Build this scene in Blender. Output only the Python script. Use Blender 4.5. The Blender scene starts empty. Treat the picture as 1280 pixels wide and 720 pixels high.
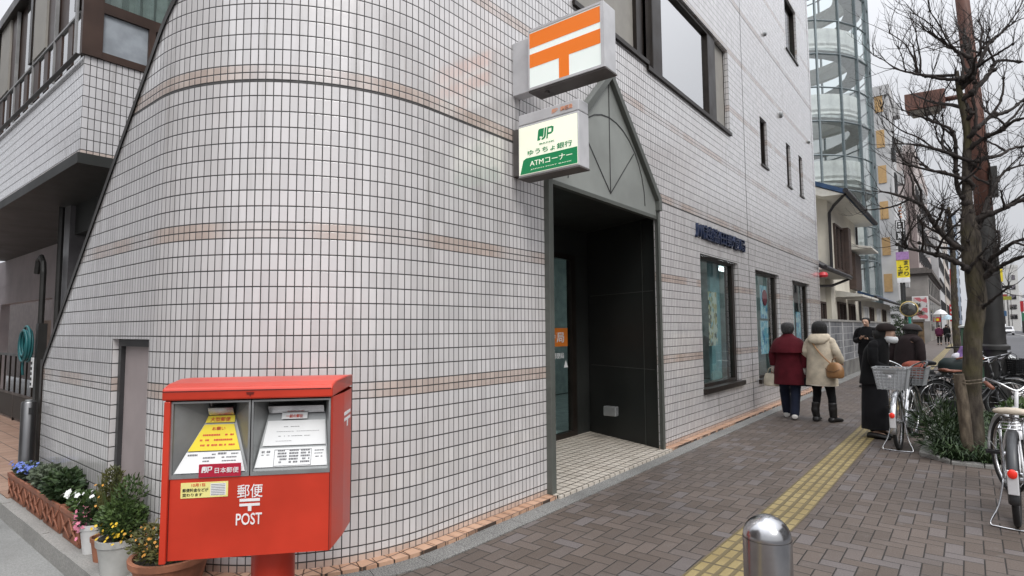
import bpy, bmesh, math, random
from mathutils import Vector, Matrix, Quaternion
random.seed(7)
PI = math.pi
D = bpy.data
SC = bpy.context.scene
COL = SC.collection

# ------------------------------------------------------------------ camera, sky, sun, exposure
cam_d = D.cameras.new('camera')
cam = D.objects.new('camera', cam_d)
COL.objects.link(cam)
_r = Vector((0.782, 0.624, -0.007)).normalized()
_u = Vector((0.050, -0.052, 0.997)); _u = (_u - _r * _u.dot(_r)).normalized()
_b = _r.cross(_u)
M4 = Matrix((_r, _u, _b)).transposed().to_4x4()
M4.translation = (0, 0, 1.45)
cam.matrix_world = M4
cam_d.sensor_width = 36.0
cam_d.lens = 715.0 / 1280.0 * 36.0
cam_d.clip_start = 0.05
cam_d.clip_end = 1500
SC.camera = cam

W = D.worlds.new('World'); SC.world = W; W.use_nodes = True
wt = W.node_tree; wn = wt.nodes
for n in list(wn): wn.remove(n)
w_out = wn.new('ShaderNodeOutputWorld'); w_bg = wn.new('ShaderNodeBackground')
sky = wn.new('ShaderNodeTexSky'); sky.sky_type = 'NISHITA'; sky.sun_disc = False
SUN_EL, SUN_ROT = math.radians(46), math.radians(118)
sky.sun_elevation = SUN_EL; sky.sun_rotation = SUN_ROT
sky.air_density = 1.0; sky.dust_density = 4.0; sky.ozone_density = 1.0
hs = wn.new('ShaderNodeHueSaturation'); hs.inputs['Saturation'].default_value = 0.25
mixw = wn.new('ShaderNodeMix'); mixw.data_type = 'RGBA'; mixw.inputs[0].default_value = 0.86
# overcast layer: brighter overhead than at the horizon
tcw = wn.new('ShaderNodeTexCoord'); sepw = wn.new('ShaderNodeSeparateXYZ')
mr = wn.new('ShaderNodeMapRange'); mr.inputs[1].default_value = 0.0; mr.inputs[2].default_value = 1.0
mr.inputs[3].default_value = 6.5; mr.inputs[4].default_value = 33.0
cloud = wn.new('ShaderNodeTexNoise'); cloud.inputs['Scale'].default_value = 2.2; cloud.inputs['Detail'].default_value = 4
cmr = wn.new('ShaderNodeMapRange'); cmr.inputs[1].default_value = .3; cmr.inputs[2].default_value = .7
cmr.inputs[3].default_value = .86; cmr.inputs[4].default_value = 1.08
mulw = wn.new('ShaderNodeMath'); mulw.operation = 'MULTIPLY'
tint = wn.new('ShaderNodeVectorMath'); tint.operation = 'SCALE'; tint.inputs[0].default_value = (0.955, 0.975, 1.03)
wt.links.new(tcw.outputs['Generated'], sepw.inputs[0]); pw = wn.new('ShaderNodeMath'); pw.operation = 'POWER'; pw.use_clamp = True; pw.inputs[1].default_value = 2.6; wt.links.new(sepw.outputs[2], pw.inputs[0]); wt.links.new(pw.outputs[0], mr.inputs[0])
wt.links.new(tcw.outputs['Generated'], cloud.inputs['Vector']); wt.links.new(cloud.outputs[0], cmr.inputs[0])
wt.links.new(mr.outputs[0], mulw.inputs[0]); wt.links.new(cmr.outputs[0], mulw.inputs[1])
wt.links.new(mulw.outputs[0], tint.inputs['Scale'])
wt.links.new(sky.outputs[0], hs.inputs['Color'])
wt.links.new(hs.outputs[0], mixw.inputs[6]); wt.links.new(tint.outputs[0], mixw.inputs[7])
wt.links.new(mixw.outputs[2], w_bg.inputs[0]); wt.links.new(w_bg.outputs[0], w_out.inputs[0])
w_bg.inputs[1].default_value = 0.10

sun_d = D.lights.new('sun', 'SUN'); sun_d.energy = 1.3; sun_d.angle = math.radians(25); sun_d.color = (1.0, 0.97, 0.93)
sun = D.objects.new('sun', sun_d); COL.objects.link(sun)
_sd = Vector((math.sin(SUN_ROT) * math.cos(SUN_EL), math.cos(SUN_ROT) * math.cos(SUN_EL), math.sin(SUN_EL)))
sun.rotation_euler = (-_sd).to_track_quat('-Z', 'Y').to_euler()
vs = SC.view_settings
vs.view_transform = 'Standard'; vs.look = 'None'; vs.exposure = 0.26; vs.gamma = 1.0; vs.use_curve_mapping = False
SC.cycles.max_bounces = 8; SC.cycles.diffuse_bounces = 3; SC.cycles.glossy_bounces = 4
SC.cycles.transparent_max_bounces = 12; SC.cycles.use_denoising = True
SC.cycles.sample_clamp_indirect = 6.0

# ------------------------------------------------------------------ node helper
class NT:
    def __init__(s, name):
        s.mat = D.materials.new(name); s.mat.use_nodes = True
        s.t = s.mat.node_tree; s.n = s.t.nodes
        s.bsdf = s.n['Principled BSDF']; s.out = s.n['Material Output']
    def put(s, sock, v):
        if isinstance(v, bpy.types.NodeSocket): s.t.links.new(v, sock)
        elif v is not None:
            try: sock.default_value = v
            except Exception: sock.default_value = (v, v, v)
    def m(s, op, a, b=None, c=None, clamp=False):
        n = s.n.new('ShaderNodeMath'); n.operation = op; n.use_clamp = clamp
        s.put(n.inputs[0], a); s.put(n.inputs[1], b); s.put(n.inputs[2], c)
        return n.outputs[0]
    def step(s, a, lo, hi, v0=0., v1=1.):
        n = s.n.new('ShaderNodeMapRange'); n.interpolation_type = 'SMOOTHSTEP'
        s.put(n.inputs[0], a); n.inputs[1].default_value = lo; n.inputs[2].default_value = hi
        n.inputs[3].default_value = v0; n.inputs[4].default_value = v1
        return n.outputs[0]
    def mix(s, f, a, b, blend='MIX'):
        n = s.n.new('ShaderNodeMix'); n.data_type = 'RGBA'; n.blend_type = blend
        s.put(n.inputs[0], f); s.put(n.inputs[6], s.c4(a)); s.put(n.inputs[7], s.c4(b))
        return n.outputs[2]
    @staticmethod
    def c4(c):
        if isinstance(c, (tuple, list)) and len(c) == 3: return (*c, 1.0)
        if isinstance(c, (int, float)): return (c, c, c, 1.0)
        return c
    def coord(s, kind='Object'):
        return s.n.new('ShaderNodeTexCoord').outputs[kind]
    def pos(s): return s.n.new('ShaderNodeNewGeometry').outputs['Position']
    def sep(s, v):
        n = s.n.new('ShaderNodeSeparateXYZ'); s.put(n.inputs[0], v); return n.outputs
    def comb(s, x, y, z=0.):
        n = s.n.new('ShaderNodeCombineXYZ'); s.put(n.inputs[0], x); s.put(n.inputs[1], y); s.put(n.inputs[2], z); return n.outputs[0]
    def scale(s, v, k):
        n = s.n.new('ShaderNodeMapping'); s.put(n.inputs[0], v); n.inputs['Scale'].default_value = k if isinstance(k, tuple) else (k, k, k); return n.outputs[0]
    def noise(s, v, sc=5., det=3., rough=.55):
        n = s.n.new('ShaderNodeTexNoise'); s.put(n.inputs['Vector'], v)
        n.inputs['Scale'].default_value = sc; n.inputs['Detail'].default_value = det; n.inputs['Roughness'].default_value = rough
        return n.outputs[0]
    def vor(s, v, sc=5., feat='F1'):
        n = s.n.new('ShaderNodeTexVoronoi'); s.put(n.inputs['Vector'], v); n.inputs['Scale'].default_value = sc; n.feature = feat
        return n.outputs
    def white(s, v):
        n = s.n.new('ShaderNodeTexWhiteNoise'); n.noise_dimensions = '3D'; s.put(n.inputs['Vector'], v); return n.outputs[0]
    def bump(s, h, strength=.5, dist=.01, normal=None):
        n = s.n.new('ShaderNodeBump'); n.inputs['Strength'].default_value = strength; n.inputs['Distance'].default_value = dist
        s.put(n.inputs['Height'], h)
        if normal is not None: s.put(n.inputs['Normal'], normal)
        s.put(s.bsdf.inputs['Normal'], n.outputs[0]); return n.outputs[0]
    def set(s, col=None, rough=None, metal=None, spec=None):
        if col is not None: s.put(s.bsdf.inputs['Base Color'], s.c4(col))
        s.put(s.bsdf.inputs['Roughness'], rough); s.put(s.bsdf.inputs['Metallic'], metal)
        s.put(s.bsdf.inputs['Specular IOR Level'], spec)
        return s

_MC = {}
def pm(name, col, rough=.6, metal=0., var=.12, sc=6., bump=0., bsc=60., emit=0., spec=None):
    """plain procedural material: base colour with noise wear"""
    if name in _MC: return _MC[name]
    k = NT(name); o = k.coord()
    n1 = k.noise(o, sc, 4.)
    d = tuple(max(0., c * (1 - var * 1.6)) for c in col); l = tuple(min(1., c * (1 + var)) for c in col)
    c = k.mix(k.step(n1, .3, .7), d, l)
    k.set(c, k.step(n1, .2, .8, max(0.03, rough - .07), min(1., rough + .07)), metal, spec)
    if bump: k.bump(k.noise(o, bsc, 3.), bump, .004)
    if emit:
        k.put(k.bsdf.inputs['Emission Color'], k.c4(col)); k.bsdf.inputs['Emission Strength'].default_value = emit
    _MC[name] = k.mat
    return k.mat

# ------------------------------------------------------------------ mesh builder
class MB:
    def __init__(s): s.v = []; s.f = []; s.uv = {}; s.mi = {}; s.cur = 0
    def add(s, vs, fs, uvs=None):
        o = len(s.v); s.v += [tuple(p) for p in vs]
        for i, f in enumerate(fs):
            if s.cur: s.mi[len(s.f)] = s.cur
            if uvs: s.uv[len(s.f)] = uvs[i]
            s.f.append([o + k for k in f])
        return s
    def quad(s, a, b, c, d, uv=None): return s.add([a, b, c, d], [(0, 1, 2, 3)], [uv] if uv else None)
    def poly(s, pts): return s.add(pts, [tuple(range(len(pts)))])
    def box(s, x0, x1, y0, y1, z0, z1):
        vs = [(x, y, z) for z in (z0, z1) for (x, y) in ((x0, y0), (x1, y0), (x1, y1), (x0, y1))]
        return s.add(vs, [(3, 2, 1, 0), (4, 5, 6, 7), (0, 1, 5, 4), (1, 2, 6, 5), (2, 3, 7, 6), (3, 0, 4, 7)])
    def obox(s, c, sx, sy, sz, rz=0., rx=0., ry=0.):
        m = Matrix.Translation(c) @ Matrix.Rotation(rz, 4, 'Z') @ Matrix.Rotation(rx, 4, 'X') @ Matrix.Rotation(ry, 4, 'Y')
        vs = [m @ Vector((x * sx / 2, y * sy / 2, z * sz / 2)) for z in (-1, 1) for (x, y) in ((-1, -1), (1, -1), (1, 1), (-1, 1))]
        return s.add(vs, [(3, 2, 1, 0), (4, 5, 6, 7), (0, 1, 5, 4), (1, 2, 6, 5), (2, 3, 7, 6), (3, 0, 4, 7)])
    def prism(s, pts, off):
        """pts planar polygon (3D), extruded by vector off"""
        n = len(pts); off = Vector(off); a = [Vector(p) for p in pts]; b = [p + off for p in a]
        return s.add(a + b, [tuple(range(n))[::-1], tuple(range(n, 2 * n))] + [(i, (i + 1) % n, n + (i + 1) % n, n + i) for i in range(n)])
    def tube(s, path, r, n=8, cap=True, sq=1.0, closed=False):
        P = [Vector(p) for p in path]; N = len(P); rr = r if isinstance(r, (list, tuple)) else [r] * N
        up = Vector((0, 0, 1)); rings = []; prev = None
        for i in range(N):
            if closed: t = (P[(i + 1) % N] - P[i - 1])
            else: t = (P[min(i + 1, N - 1)] - P[max(i - 1, 0)])
            if t.length < 1e-9: t = Vector((0, 0, 1))
            t.normalize()
            if prev is None:
                a = t.cross(up)
                if a.length < .05: a = t.cross(Vector((0, 1, 0)))
            else: a = prev - t * prev.dot(t)
            if a.length < 1e-6: a = t.orthogonal()
            a.normalize(); prev = a; b = t.cross(a)
            rings.append([P[i] + (a * math.cos(2 * PI * k / n) + b * math.sin(2 * PI * k / n) * sq) * rr[i] for k in range(n)])
        vs = [p for ring in rings for p in ring]; fs = []
        for i in range(N if closed else N - 1):
            j = (i + 1) % N
            for k in range(n): fs.append((i * n + k, i * n + (k + 1) % n, j * n + (k + 1) % n, j * n + k))
        if cap and not closed: fs += [tuple(range(n))[::-1], tuple(range((N - 1) * n, N * n))]
        return s.add(vs, fs)
    def cyl(s, a, b, r, n=12): return s.tube([a, b], r, n)
    def loft(s, rings, cap=True):
        n = len(rings[0]); vs = [p for r in rings for p in r]; fs = []
        for i in range(len(rings) - 1):
            for k in range(n): fs.append((i * n + k, i * n + (k + 1) % n, (i + 1) * n + (k + 1) % n, (i + 1) * n + k))
        if cap: fs += [tuple(range(n))[::-1], tuple(range((len(rings) - 1) * n, len(rings) * n))]
        return s.add(vs, fs)
    def lathe(s, prof, c=(0, 0, 0), n=24, cap=True):
        return s.loft([[(c[0] + r * math.cos(2 * PI * k / n), c[1] + r * math.sin(2 * PI * k / n), c[2] + z) for k in range(n)] for r, z in prof], cap)
    def ring(s, c, R, r, axis='Y', n=28, m=6, sq=1.):
        c = Vector(c)
        ax = {'Y': (Vector((1, 0, 0)), Vector((0, 0, 1))), 'X': (Vector((0, 1, 0)), Vector((0, 0, 1))), 'Z': (Vector((1, 0, 0)), Vector((0, 1, 0)))}[axis]
        return s.tube([c + (ax[0] * math.cos(2 * PI * k / n) + ax[1] * math.sin(2 * PI * k / n)) * R for k in range(n)], r, m, closed=True, sq=sq)
    def blob(s, c, rx, ry, rz, n=12, m=8, jit=0., rnd=random):
        rings = []
        for i in range(1, m):
            th = PI * i / m
            rings.append([(c[0] + rx * math.sin(th) * math.cos(2 * PI * k / n) * (1 + rnd.uniform(-jit, jit)), c[1] + ry * math.sin(th) * math.sin(2 * PI * k / n) * (1 + rnd.uniform(-jit, jit)), c[2] - rz * math.cos(th) * (1 + rnd.uniform(-jit, jit))) for k in range(n)])
        return s.loft(rings)
    def leaf(s, p, d, w, l, fold=.2):
        d = Vector(d).normalized(); a = d.orthogonal().normalized(); a.rotate(Quaternion(d, random.uniform(0, 2 * PI)))
        nrm = d.cross(a); p = Vector(p)
        return s.add([p, p + d * l * .5 + a * w / 2 + nrm * w * fold, p + d * l, p + d * l * .5 - a * w / 2 + nrm * w * fold], [(0, 1, 2, 3)])
    def mesh(s, name, mats, smooth=False, loc=None):
        me = D.meshes.new(name)
        vs = s.v if loc is None else [(p[0] - loc[0], p[1] - loc[1], p[2] - loc[2]) for p in s.v]
        me.from_pydata(vs, [], s.f)
        for m in (mats if isinstance(mats, (list, tuple)) else [mats]): me.materials.append(m)
        for i, k in s.mi.items(): me.polygons[i].material_index = k
        if s.uv:
            ul = me.uv_layers.new(name='UVMap')
            for i, uv in s.uv.items():
                for li, q in zip(me.polygons[i].loop_indices, uv): ul.data[li].uv = q
        if smooth:
            me.polygons.foreach_set('use_smooth', [True] * len(me.polygons))
        me.update()
        return me
    def build(s, name, mats, parent=None, smooth=False, bevel=0., world=False, angle=None):
        loc = parent_loc(parent) if (world and parent) else None
        me = s.mesh(name, mats, smooth, loc)
        o = D.objects.new(name, me); COL.objects.link(o)
        if parent: o.parent = parent
        if bevel:
            b = o.modifiers.new('bevel', 'BEVEL'); b.width = bevel; b.segments = 2; b.limit_method = 'ANGLE'; b.angle_limit = math.radians(40)
        if angle is not None:
            me.polygons.foreach_set('use_smooth', [True] * len(me.polygons)); me.set_sharp_from_angle(angle=math.radians(angle))
        return o

def parent_loc(p):
    L = Vector((0, 0, 0))
    while p: L += p.location; p = p.parent
    return L

def tag(o, label=None, cat=None, group=None, kind=None):
    if label: o['label'] = label
    if cat: o['category'] = cat
    if group: o['group'] = group
    if kind: o['kind'] = kind
    return o
def thing(name, label, cat, loc=(0, 0, 0), rz=0., group=None):
    o = D.objects.new(name, None); COL.objects.link(o); o.location = loc; o.rotation_euler = (0, 0, rz); o.empty_display_size = .1
    return tag(o, label, cat, group)
def structure(name, mb, mat, **k): return tag(mb.build(name, mat, **k), kind='structure')
def dup(root, loc, rz, label):
    r = root.copy(); COL.objects.link(r); r.location = loc; r.rotation_euler = (0, 0, rz); r['label'] = label
    for ch in list(root.children):
        c = ch.copy(); COL.objects.link(c); c.parent = r
        for g in list(ch.children):
            d = g.copy(); COL.objects.link(d); d.parent = c
    return r
def text_mesh(s, size=1., bold=0., extrude=0.004, res=3):
    cu = D.curves.new('lettering', 'FONT'); cu.body = s; cu.size = size; cu.align_x = 'CENTER'; cu.align_y = 'CENTER'
    cu.extrude = extrude; cu.offset = bold; cu.resolution_u = res
    o = D.objects.new('lettering', cu); COL.objects.link(o)
    bpy.context.view_layer.update()
    me = D.meshes.new_from_object(o.evaluated_get(bpy.context.evaluated_depsgraph_get()))
    D.objects.remove(o); D.curves.remove(cu)
    return me
def text(s, origin, xd, yd, width, height, mat, parent, name='lettering', bold=0., extrude=.002):
    """text fitted into width x height, centred at origin on the plane xd,yd; faces xd x yd"""
    me = text_mesh(s, 1., bold, 1.0)
    xs = [v.co.x for v in me.vertices]; ys = [v.co.y for v in me.vertices]
    cx, cy = (min(xs) + max(xs)) / 2, (min(ys) + max(ys)) / 2
    kx = width / (max(xs) - min(xs)); ky = height / (max(ys) - min(ys))
    xd = Vector(xd).normalized(); yd = Vector(yd).normalized(); nd = xd.cross(yd)
    L = Vector(origin) - parent_loc(parent)
    for v in me.vertices:
        v.co = L + xd * (v.co.x - cx) * kx + yd * (v.co.y - cy) * ky + nd * (v.co.z * extrude)
    me.materials.clear(); me.materials.append(mat)
    me.name = name
    o = D.objects.new(name, me); COL.objects.link(o); o.parent = parent
    return o
# ------------------------------------------------------------------ materials
def tile_mat(name, base, joint=(.016, .015, .014), tw=.05, th=.1, bands=True, rough=.2, jw=.0029, groove=True):
    k = NT(name); uv = k.sep(k.coord('UV')); u, v = uv[0], uv[1]
    vv = k.m('SUBTRACT', v, .02)
    a = k.m('DIVIDE', u, tw); b = k.m('DIVIDE', vv, th)
    fu = k.m('FRACT', a); fv = k.m('FRACT', b); iu = k.m('FLOOR', a); iv = k.m('FLOOR', b)
    du = k.m('MULTIPLY', k.m('MINIMUM', fu, k.m('SUBTRACT', 1., fu)), tw)
    dv = k.m('MULTIPLY', k.m('MINIMUM', fv, k.m('SUBTRACT', 1., fv)), th)
    rnd = k.white(k.comb(iu, iv, 3.))
    p2 = k.comb(k.m('MULTIPLY', u, 1.), k.m('MULTIPLY', v, 1.), 0.)
    big = k.noise(p2, .9, 3.)
    fine = k.noise(p2, 26., 3.)
    c = k.mix(rnd, tuple(x * .885 for x in base), tuple(min(1, x * 1.05) for x in base))
    c = k.mix(k.m('MULTIPLY', k.step(big, .45, .75), .22), c, tuple(x * f for x, f in zip(base, (.93, .86, .82))))
    if bands:
        row = k.m('MODULO', k.m('ADD', iv, 100.), 10.)
        isb = k.m('LESS_THAN', row, .5)
        bn = k.noise(k.comb(k.m('MULTIPLY', u, 1.3), k.m('MULTIPLY', iv, 7.7), 0.), 1.2, 1.)
        fade = k.step(bn, .36, .56, .22, .85)
        lo = k.m('LESS_THAN', k.m('ABSOLUTE', k.m('SUBTRACT', iv, 0.)), .5)
        fade = k.m('MAXIMUM', fade, lo)
        half = k.m('LESS_THAN', fv, .5)
        keep = k.m('MAXIMUM', half, k.m('SUBTRACT', 1., lo))
        pr = k.white(k.comb(iu, k.m('ADD', k.m('MULTIPLY', iv, 2.), half), 9.))
        peach = k.mix(pr, (.47, .37, .315), (.585, .475, .41))
        c = k.mix(k.m('MULTIPLY', k.m('MULTIPLY', isb, fade), keep), c, peach)
        dm = k.m('MULTIPLY', k.m('ABSOLUTE', k.m('SUBTRACT', fv, .5)), th)
        dm = k.m('ADD', dm, k.m('MULTIPLY', k.m('SUBTRACT', 1., isb), 1.))
        dv = k.m('MINIMUM', dv, dm)
    # rain streaks and grime
    st = k.noise(k.comb(k.m('MULTIPLY', u, 9.), k.m('MULTIPLY', v, .55), 0.), 1., 4.)
    c = k.mix(k.m('MULTIPLY', k.step(st, .54, .74), .30), c, (.22, .19, .16))
    ju = k.step(du, jw * .8, jw * 1.4); jv = k.step(dv, jw * 1.0, jw * 1.75)
    t = k.m('MULTIPLY', ju, jv)
    if groove:
        g1 = k.step(k.m('ABSOLUTE', k.m('SUBTRACT', v, 3.018)), .009, .013)
        g2 = k.step(k.m('ABSOLUTE', k.m('SUBTRACT', v, 7.018)), .009, .013)
        t = k.m('MULTIPLY', t, k.m('MULTIPLY', g1, g2))
    jn = k.mix(k.step(k.noise(p2, 5., 4.), .35, .7), joint, tuple(min(1, x * 2.0) for x in joint))
    c = k.mix(t, jn, c)
    k.set(c, k.m('ADD', k.m('MULTIPLY', k.m('SUBTRACT', 1., t), .6), k.step(fine, .3, .7, rough - .05, rough + .08)), 0., .95)
    k.put(k.bsdf.inputs['Coat Weight'], k.m('MULTIPLY', t, .9)); k.bsdf.inputs['Coat IOR'].default_value = 1.75; k.bsdf.inputs['Coat Roughness'].default_value = .15
    tl = k.m('ADD', k.m('MULTIPLY', k.m('SUBTRACT', fu, .5), k.m('SUBTRACT', rnd, .5)), k.m('MULTIPLY', k.m('SUBTRACT', fv, .5), k.m('SUBTRACT', k.white(k.comb(iu, iv, 5.)), .5)))
    h = k.m('ADD', k.m('MULTIPLY', k.m('MULTIPLY', k.step(du, 0, .007), k.step(dv, 0, .007)), .0022), k.m('ADD', k.m('MULTIPLY', tl, .0009), k.m('MULTIPLY', k.noise(p2, 14., 2.), .0009)))
    k.bump(h, .8, 1.0)
    return k.mat

M = {}
M['tile'] = tile_mat('glazed_tile', (.66, .642, .638), rough=.14)
M['tile_plain'] = tile_mat('glazed_tile_annex', (.62, .61, .62), tw=.05, th=.1, bands=True)

def paver_mat():
    k = NT('herringbone_pavers'); p = k.sep(k.pos()); S = .1
    x = k.m('DIVIDE', k.m('ADD', p[0], 50.), S); y = k.m('DIVIDE', k.m('ADD', p[1], 50.), S)
    i = k.m('FLOOR', x); j = k.m('FLOOR', y); fx = k.m('FRACT', x); fy = k.m('FRACT', y)
    q = k.m('MODULO', k.m('ADD', k.m('SUBTRACT', i, j), 4000.), 4.)
    e = lambda n: k.m('COMPARE', q, float(n), .1)
    e0, e1, e2, e3 = e(0), e(1), e(2), e(3)
    l, r, bo, to = fx, k.m('SUBTRACT', 1., fx), fy, k.m('SUBTRACT', 1., fy)
    big = 9.
    dl = k.m('ADD', l, k.m('MULTIPLY', e1, big)); dr = k.m('ADD', r, k.m('MULTIPLY', e0, big))
    db = k.m('ADD', bo, k.m('MULTIPLY', e2, big)); dt = k.m('ADD', to, k.m('MULTIPLY', e3, big))
    d = k.m('MULTIPLY', k.m('MINIMUM', k.m('MINIMUM', dl, dr), k.m('MINIMUM', db, dt)), S)
    bi = k.m('SUBTRACT', i, e1); bj = k.m('SUBTRACT', j, e2)
    rn = k.white(k.comb(bi, bj, 1.)); rn2 = k.white(k.comb(bi, bj, 2.))
    fine = k.noise(k.pos(), 120., 3.); mid = k.noise(k.pos(), 1.1, 4.); spot = k.noise(k.pos(), 9., 4.)
    c = k.mix(rn, (.097, .074, .059), (.148, .117, .099))
    c = k.mix(k.m('MULTIPLY', k.step(rn2, .72, .95), .75), c, (.165, .147, .145))
    c = k.mix(k.m('MULTIPLY', k.step(mid, .4, .7), .45), c, (.095, .08, .072))
    c = k.mix(k.m('MULTIPLY', k.step(spot, .55, .8), .4), c, (.2, .18, .17))
    c = k.mix(k.step(fine, .2, .8, .0, .35), c, (.05, .043, .04))
    gum = k.vor(k.pos(), 2.6)[0]; c = k.mix(k.m('MULTIPLY', k.step(gum, .035, .05, 1., 0.), .55), c, (.03, .027, .025))
    sta = k.noise(k.pos(), .55, 5.); c = k.mix(k.m('MULTIPLY', k.step(sta, .5, .68), .35), c, (.055, .046, .042))
    t = k.step(d, .0022, .0048)
    c = k.mix(t, (.022, .02, .018), c)
    k.set(c, k.step(fine, .2, .8, .5, .75), 0., .4)
    h = k.m('ADD', k.m('MULTIPLY', k.step(d, .0, .008), .004), k.m('ADD', k.m('MULTIPLY', fine, .0012), k.m('MULTIPLY', rn, .002)))
    k.bump(h, .8, 1.0)
    return k.mat
M['paver'] = paver_mat()

def tactile_mat():
    k = NT('yellow_tactile'); uv = k.sep(k.coord('UV')); u, v = uv[0], uv[1]
    fu = k.m('FRACT', k.m('DIVIDE', u, .075)); fv = k.m('FRACT', k.m('DIVIDE', v, .15))
    du = k.m('MULTIPLY', k.m('MINIMUM', fu, k.m('SUBTRACT', 1., fu)), .075)
    dv = k.m('MULTIPLY', k.m('MINIMUM', fv, k.m('SUBTRACT', 1., fv)), .15)
    bar = k.m('MULTIPLY', k.step(du, .009, .017), k.step(dv, .006, .014))
    f3 = k.m('FRACT', k.m('DIVIDE', v, .3)); d3 = k.m('MULTIPLY', k.m('MINIMUM', f3, k.m('SUBTRACT', 1., f3)), .3)
    jn = k.step(d3, .002, .005)
    o = k.pos(); n1 = k.noise(o, 2.5, 4.); n2 = k.noise(o, 70., 3.)
    c = k.mix(k.step(n1, .35, .65), (.235, .18, .075), (.31, .245, .11))
    c = k.mix(k.m('MULTIPLY', k.step(n2, .4, .75), .5), c, (.2, .15, .07))
    low = k.mix(n2, (.10, .078, .04), (.16, .125, .06))
    c = k.mix(bar, low, c); c = k.mix(jn, (.03, .027, .02), c)
    k.set(c, .65)
    k.bump(k.m('ADD', k.m('MULTIPLY', bar, .005), k.m('MULTIPLY', n2, .0008)), .9, 1.)
    return k.mat
M['tactile'] = tactile_mat()

def square_mat(name, S, base, alt, joint, jw=.004, rough=.5):
    k = NT(name); p = k.sep(k.pos())
    x = k.m('DIVIDE', k.m('ADD', p[0], 60.02), S); y = k.m('DIVIDE', k.m('ADD', p[1], 60.), S)
    fx = k.m('FRACT', x); fy = k.m('FRACT', y)
    d = k.m('MULTIPLY', k.m('MINIMUM', k.m('MINIMUM', fx, k.m('SUBTRACT', 1., fx)), k.m('MINIMUM', fy, k.m('SUBTRACT', 1., fy))), S)
    rn = k.white(k.comb(k.m('FLOOR', x), k.m('FLOOR', y), 0.)); n = k.noise(k.pos(), 3., 4.); f = k.noise(k.pos(), 60., 2.)
    c = k.mix(rn, base, alt); c = k.mix(k.m('MULTIPLY', k.step(n, .45, .7), .35), c, tuple(b * .6 for b in base))
    c = k.mix(k.step(f, .3, .8, 0., .25), c, tuple(b * .6 for b in base))
    t = k.step(d, jw * .5, jw); c = k.mix(t, joint, c)
    k.set(c, rough); k.bump(k.m('ADD', k.m('MULTIPLY', k.step(d, 0, jw * 2), .003), k.m('MULTIPLY', f, .0006)), .7, 1.)
    return k.mat
M['porch'] = square_mat('porch_tiles', .1, (.52, .47, .40), (.60, .55, .48), (.045, .035, .025), .008)
M['edge'] = square_mat('peach_edge_tiles', .1, (.46, .27, .175), (.55, .35, .24), (.06, .04, .03), .006)
M['brickpave'] = square_mat('brick_forecourt', .2, (.33, .2, .14), (.4, .26, .19), (.09, .07, .06), .006, .7)

def speck(name, a, b, sc=160., rough=.85, big=(.6, .35), bsc=1.5, bump=.5):
    k = NT(name); o = k.pos(); f = k.noise(o, sc, 3.); n = k.noise(o, bsc, 5.)
    c = k.mix(k.step(f, .38, .62), a, b)
    c = k.mix(k.m('MULTIPLY', k.step(n, .42, .7), big[1]), c, tuple(x * big[0] for x in a))
    k.set(c, rough); k.bump(f, bump, .004)
    return k.mat
M['strip'] = speck('aggregate_strip', (.10, .10, .095), (.28, .275, .26), 110.)
M['kerb'] = speck('kerb_concrete', (.25, .245, .23), (.33, .32, .30), 90., bsc=3.)
M['asphalt'] = speck('road_asphalt', (.085, .085, .09), (.15, .15, .155), 60., big=(.75, .4), bsc=.35)
M['lane'] = speck('side_lane_concrete', (.22, .22, .21), (.29, .29, .28), 120., big=(.62, .55), bsc=1.1)
M['ground'] = speck('far_ground', (.10, .10, .10), (.14, .14, .14), 20.)
M['soil'] = speck('dark_soil', (.02, .015, .01), (.05, .04, .028), 60.)
M['roadpaint'] = speck('worn_road_paint', (.62, .62, .6), (.8, .8, .78), 30., big=(.75, .5), bsc=2.)

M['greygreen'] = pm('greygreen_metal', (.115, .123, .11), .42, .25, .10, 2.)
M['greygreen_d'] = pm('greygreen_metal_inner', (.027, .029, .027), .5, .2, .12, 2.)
M['greygreen_l'] = pm('greygreen_panel', (.28, .295, .275), .45, .1, .10, 1.5)
M['bronze'] = pm('bronze_window_frame', (.028, .022, .018), .38, .5, .15, 4.)
M['brown'] = pm('brown_window_frame', (.055, .032, .024), .42, .4, .15, 3.)
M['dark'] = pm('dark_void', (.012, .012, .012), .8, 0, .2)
M['interior'] = pm('interior_wall', (.40, .46, .44), .8, 0, .1)
M['blind'] = pm('window_blind', (.62, .60, .57), .8, 0, .05)
M['curtain'] = pm('curtain_grey', (.3, .29, .27), .85, 0, .12, 9.)
M['panelbeige'] = pm('cladding_greige', (.30, .285, .255), .6, 0, .06)
M['white'] = pm('white_paint', (.80, .80, .80), .45, 0, .05)
M['signgrey'] = pm('sign_box_grey', (.56, .56, .57), .4, .1, .07, 5.)
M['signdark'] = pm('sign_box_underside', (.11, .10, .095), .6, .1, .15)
M['post_red'] = pm('post_red_paint', (.54, .038, .016), .34, 0, .10, 2.2, .05, 220.)
M['post_red_d'] = pm('post_red_shadow_gap', (.12, .006, .004), .6)
M['steel_grey'] = pm('slot_grey_metal', (.30, .31, .31), .42, .55, .08)
M['steel_dark'] = pm('dark_grey_metal', (.06, .06, .062), .45, .5, .1)
M['yellow'] = pm('yellow_plate', (.83, .66, .03), .45, 0, .04)
M['paper'] = pm('paper_white', (.78, .79, .79), .5, 0, .03)
M['lyellow'] = pm('pale_yellow_sticker', (.80, .74, .27), .5, 0, .04)
M['crimson'] = pm('crimson_plate', (.42, .012, .04), .4, 0, .05)
M['inkred'] = pm('red_ink', (.62, .06, .03), .6, 0, .02)
M['inkgrey'] = pm('grey_ink', (.17, .17, .18), .7, 0, .03)
M['inkblack'] = pm('black_ink', (.02, .02, .02), .6, 0, .02)
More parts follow.
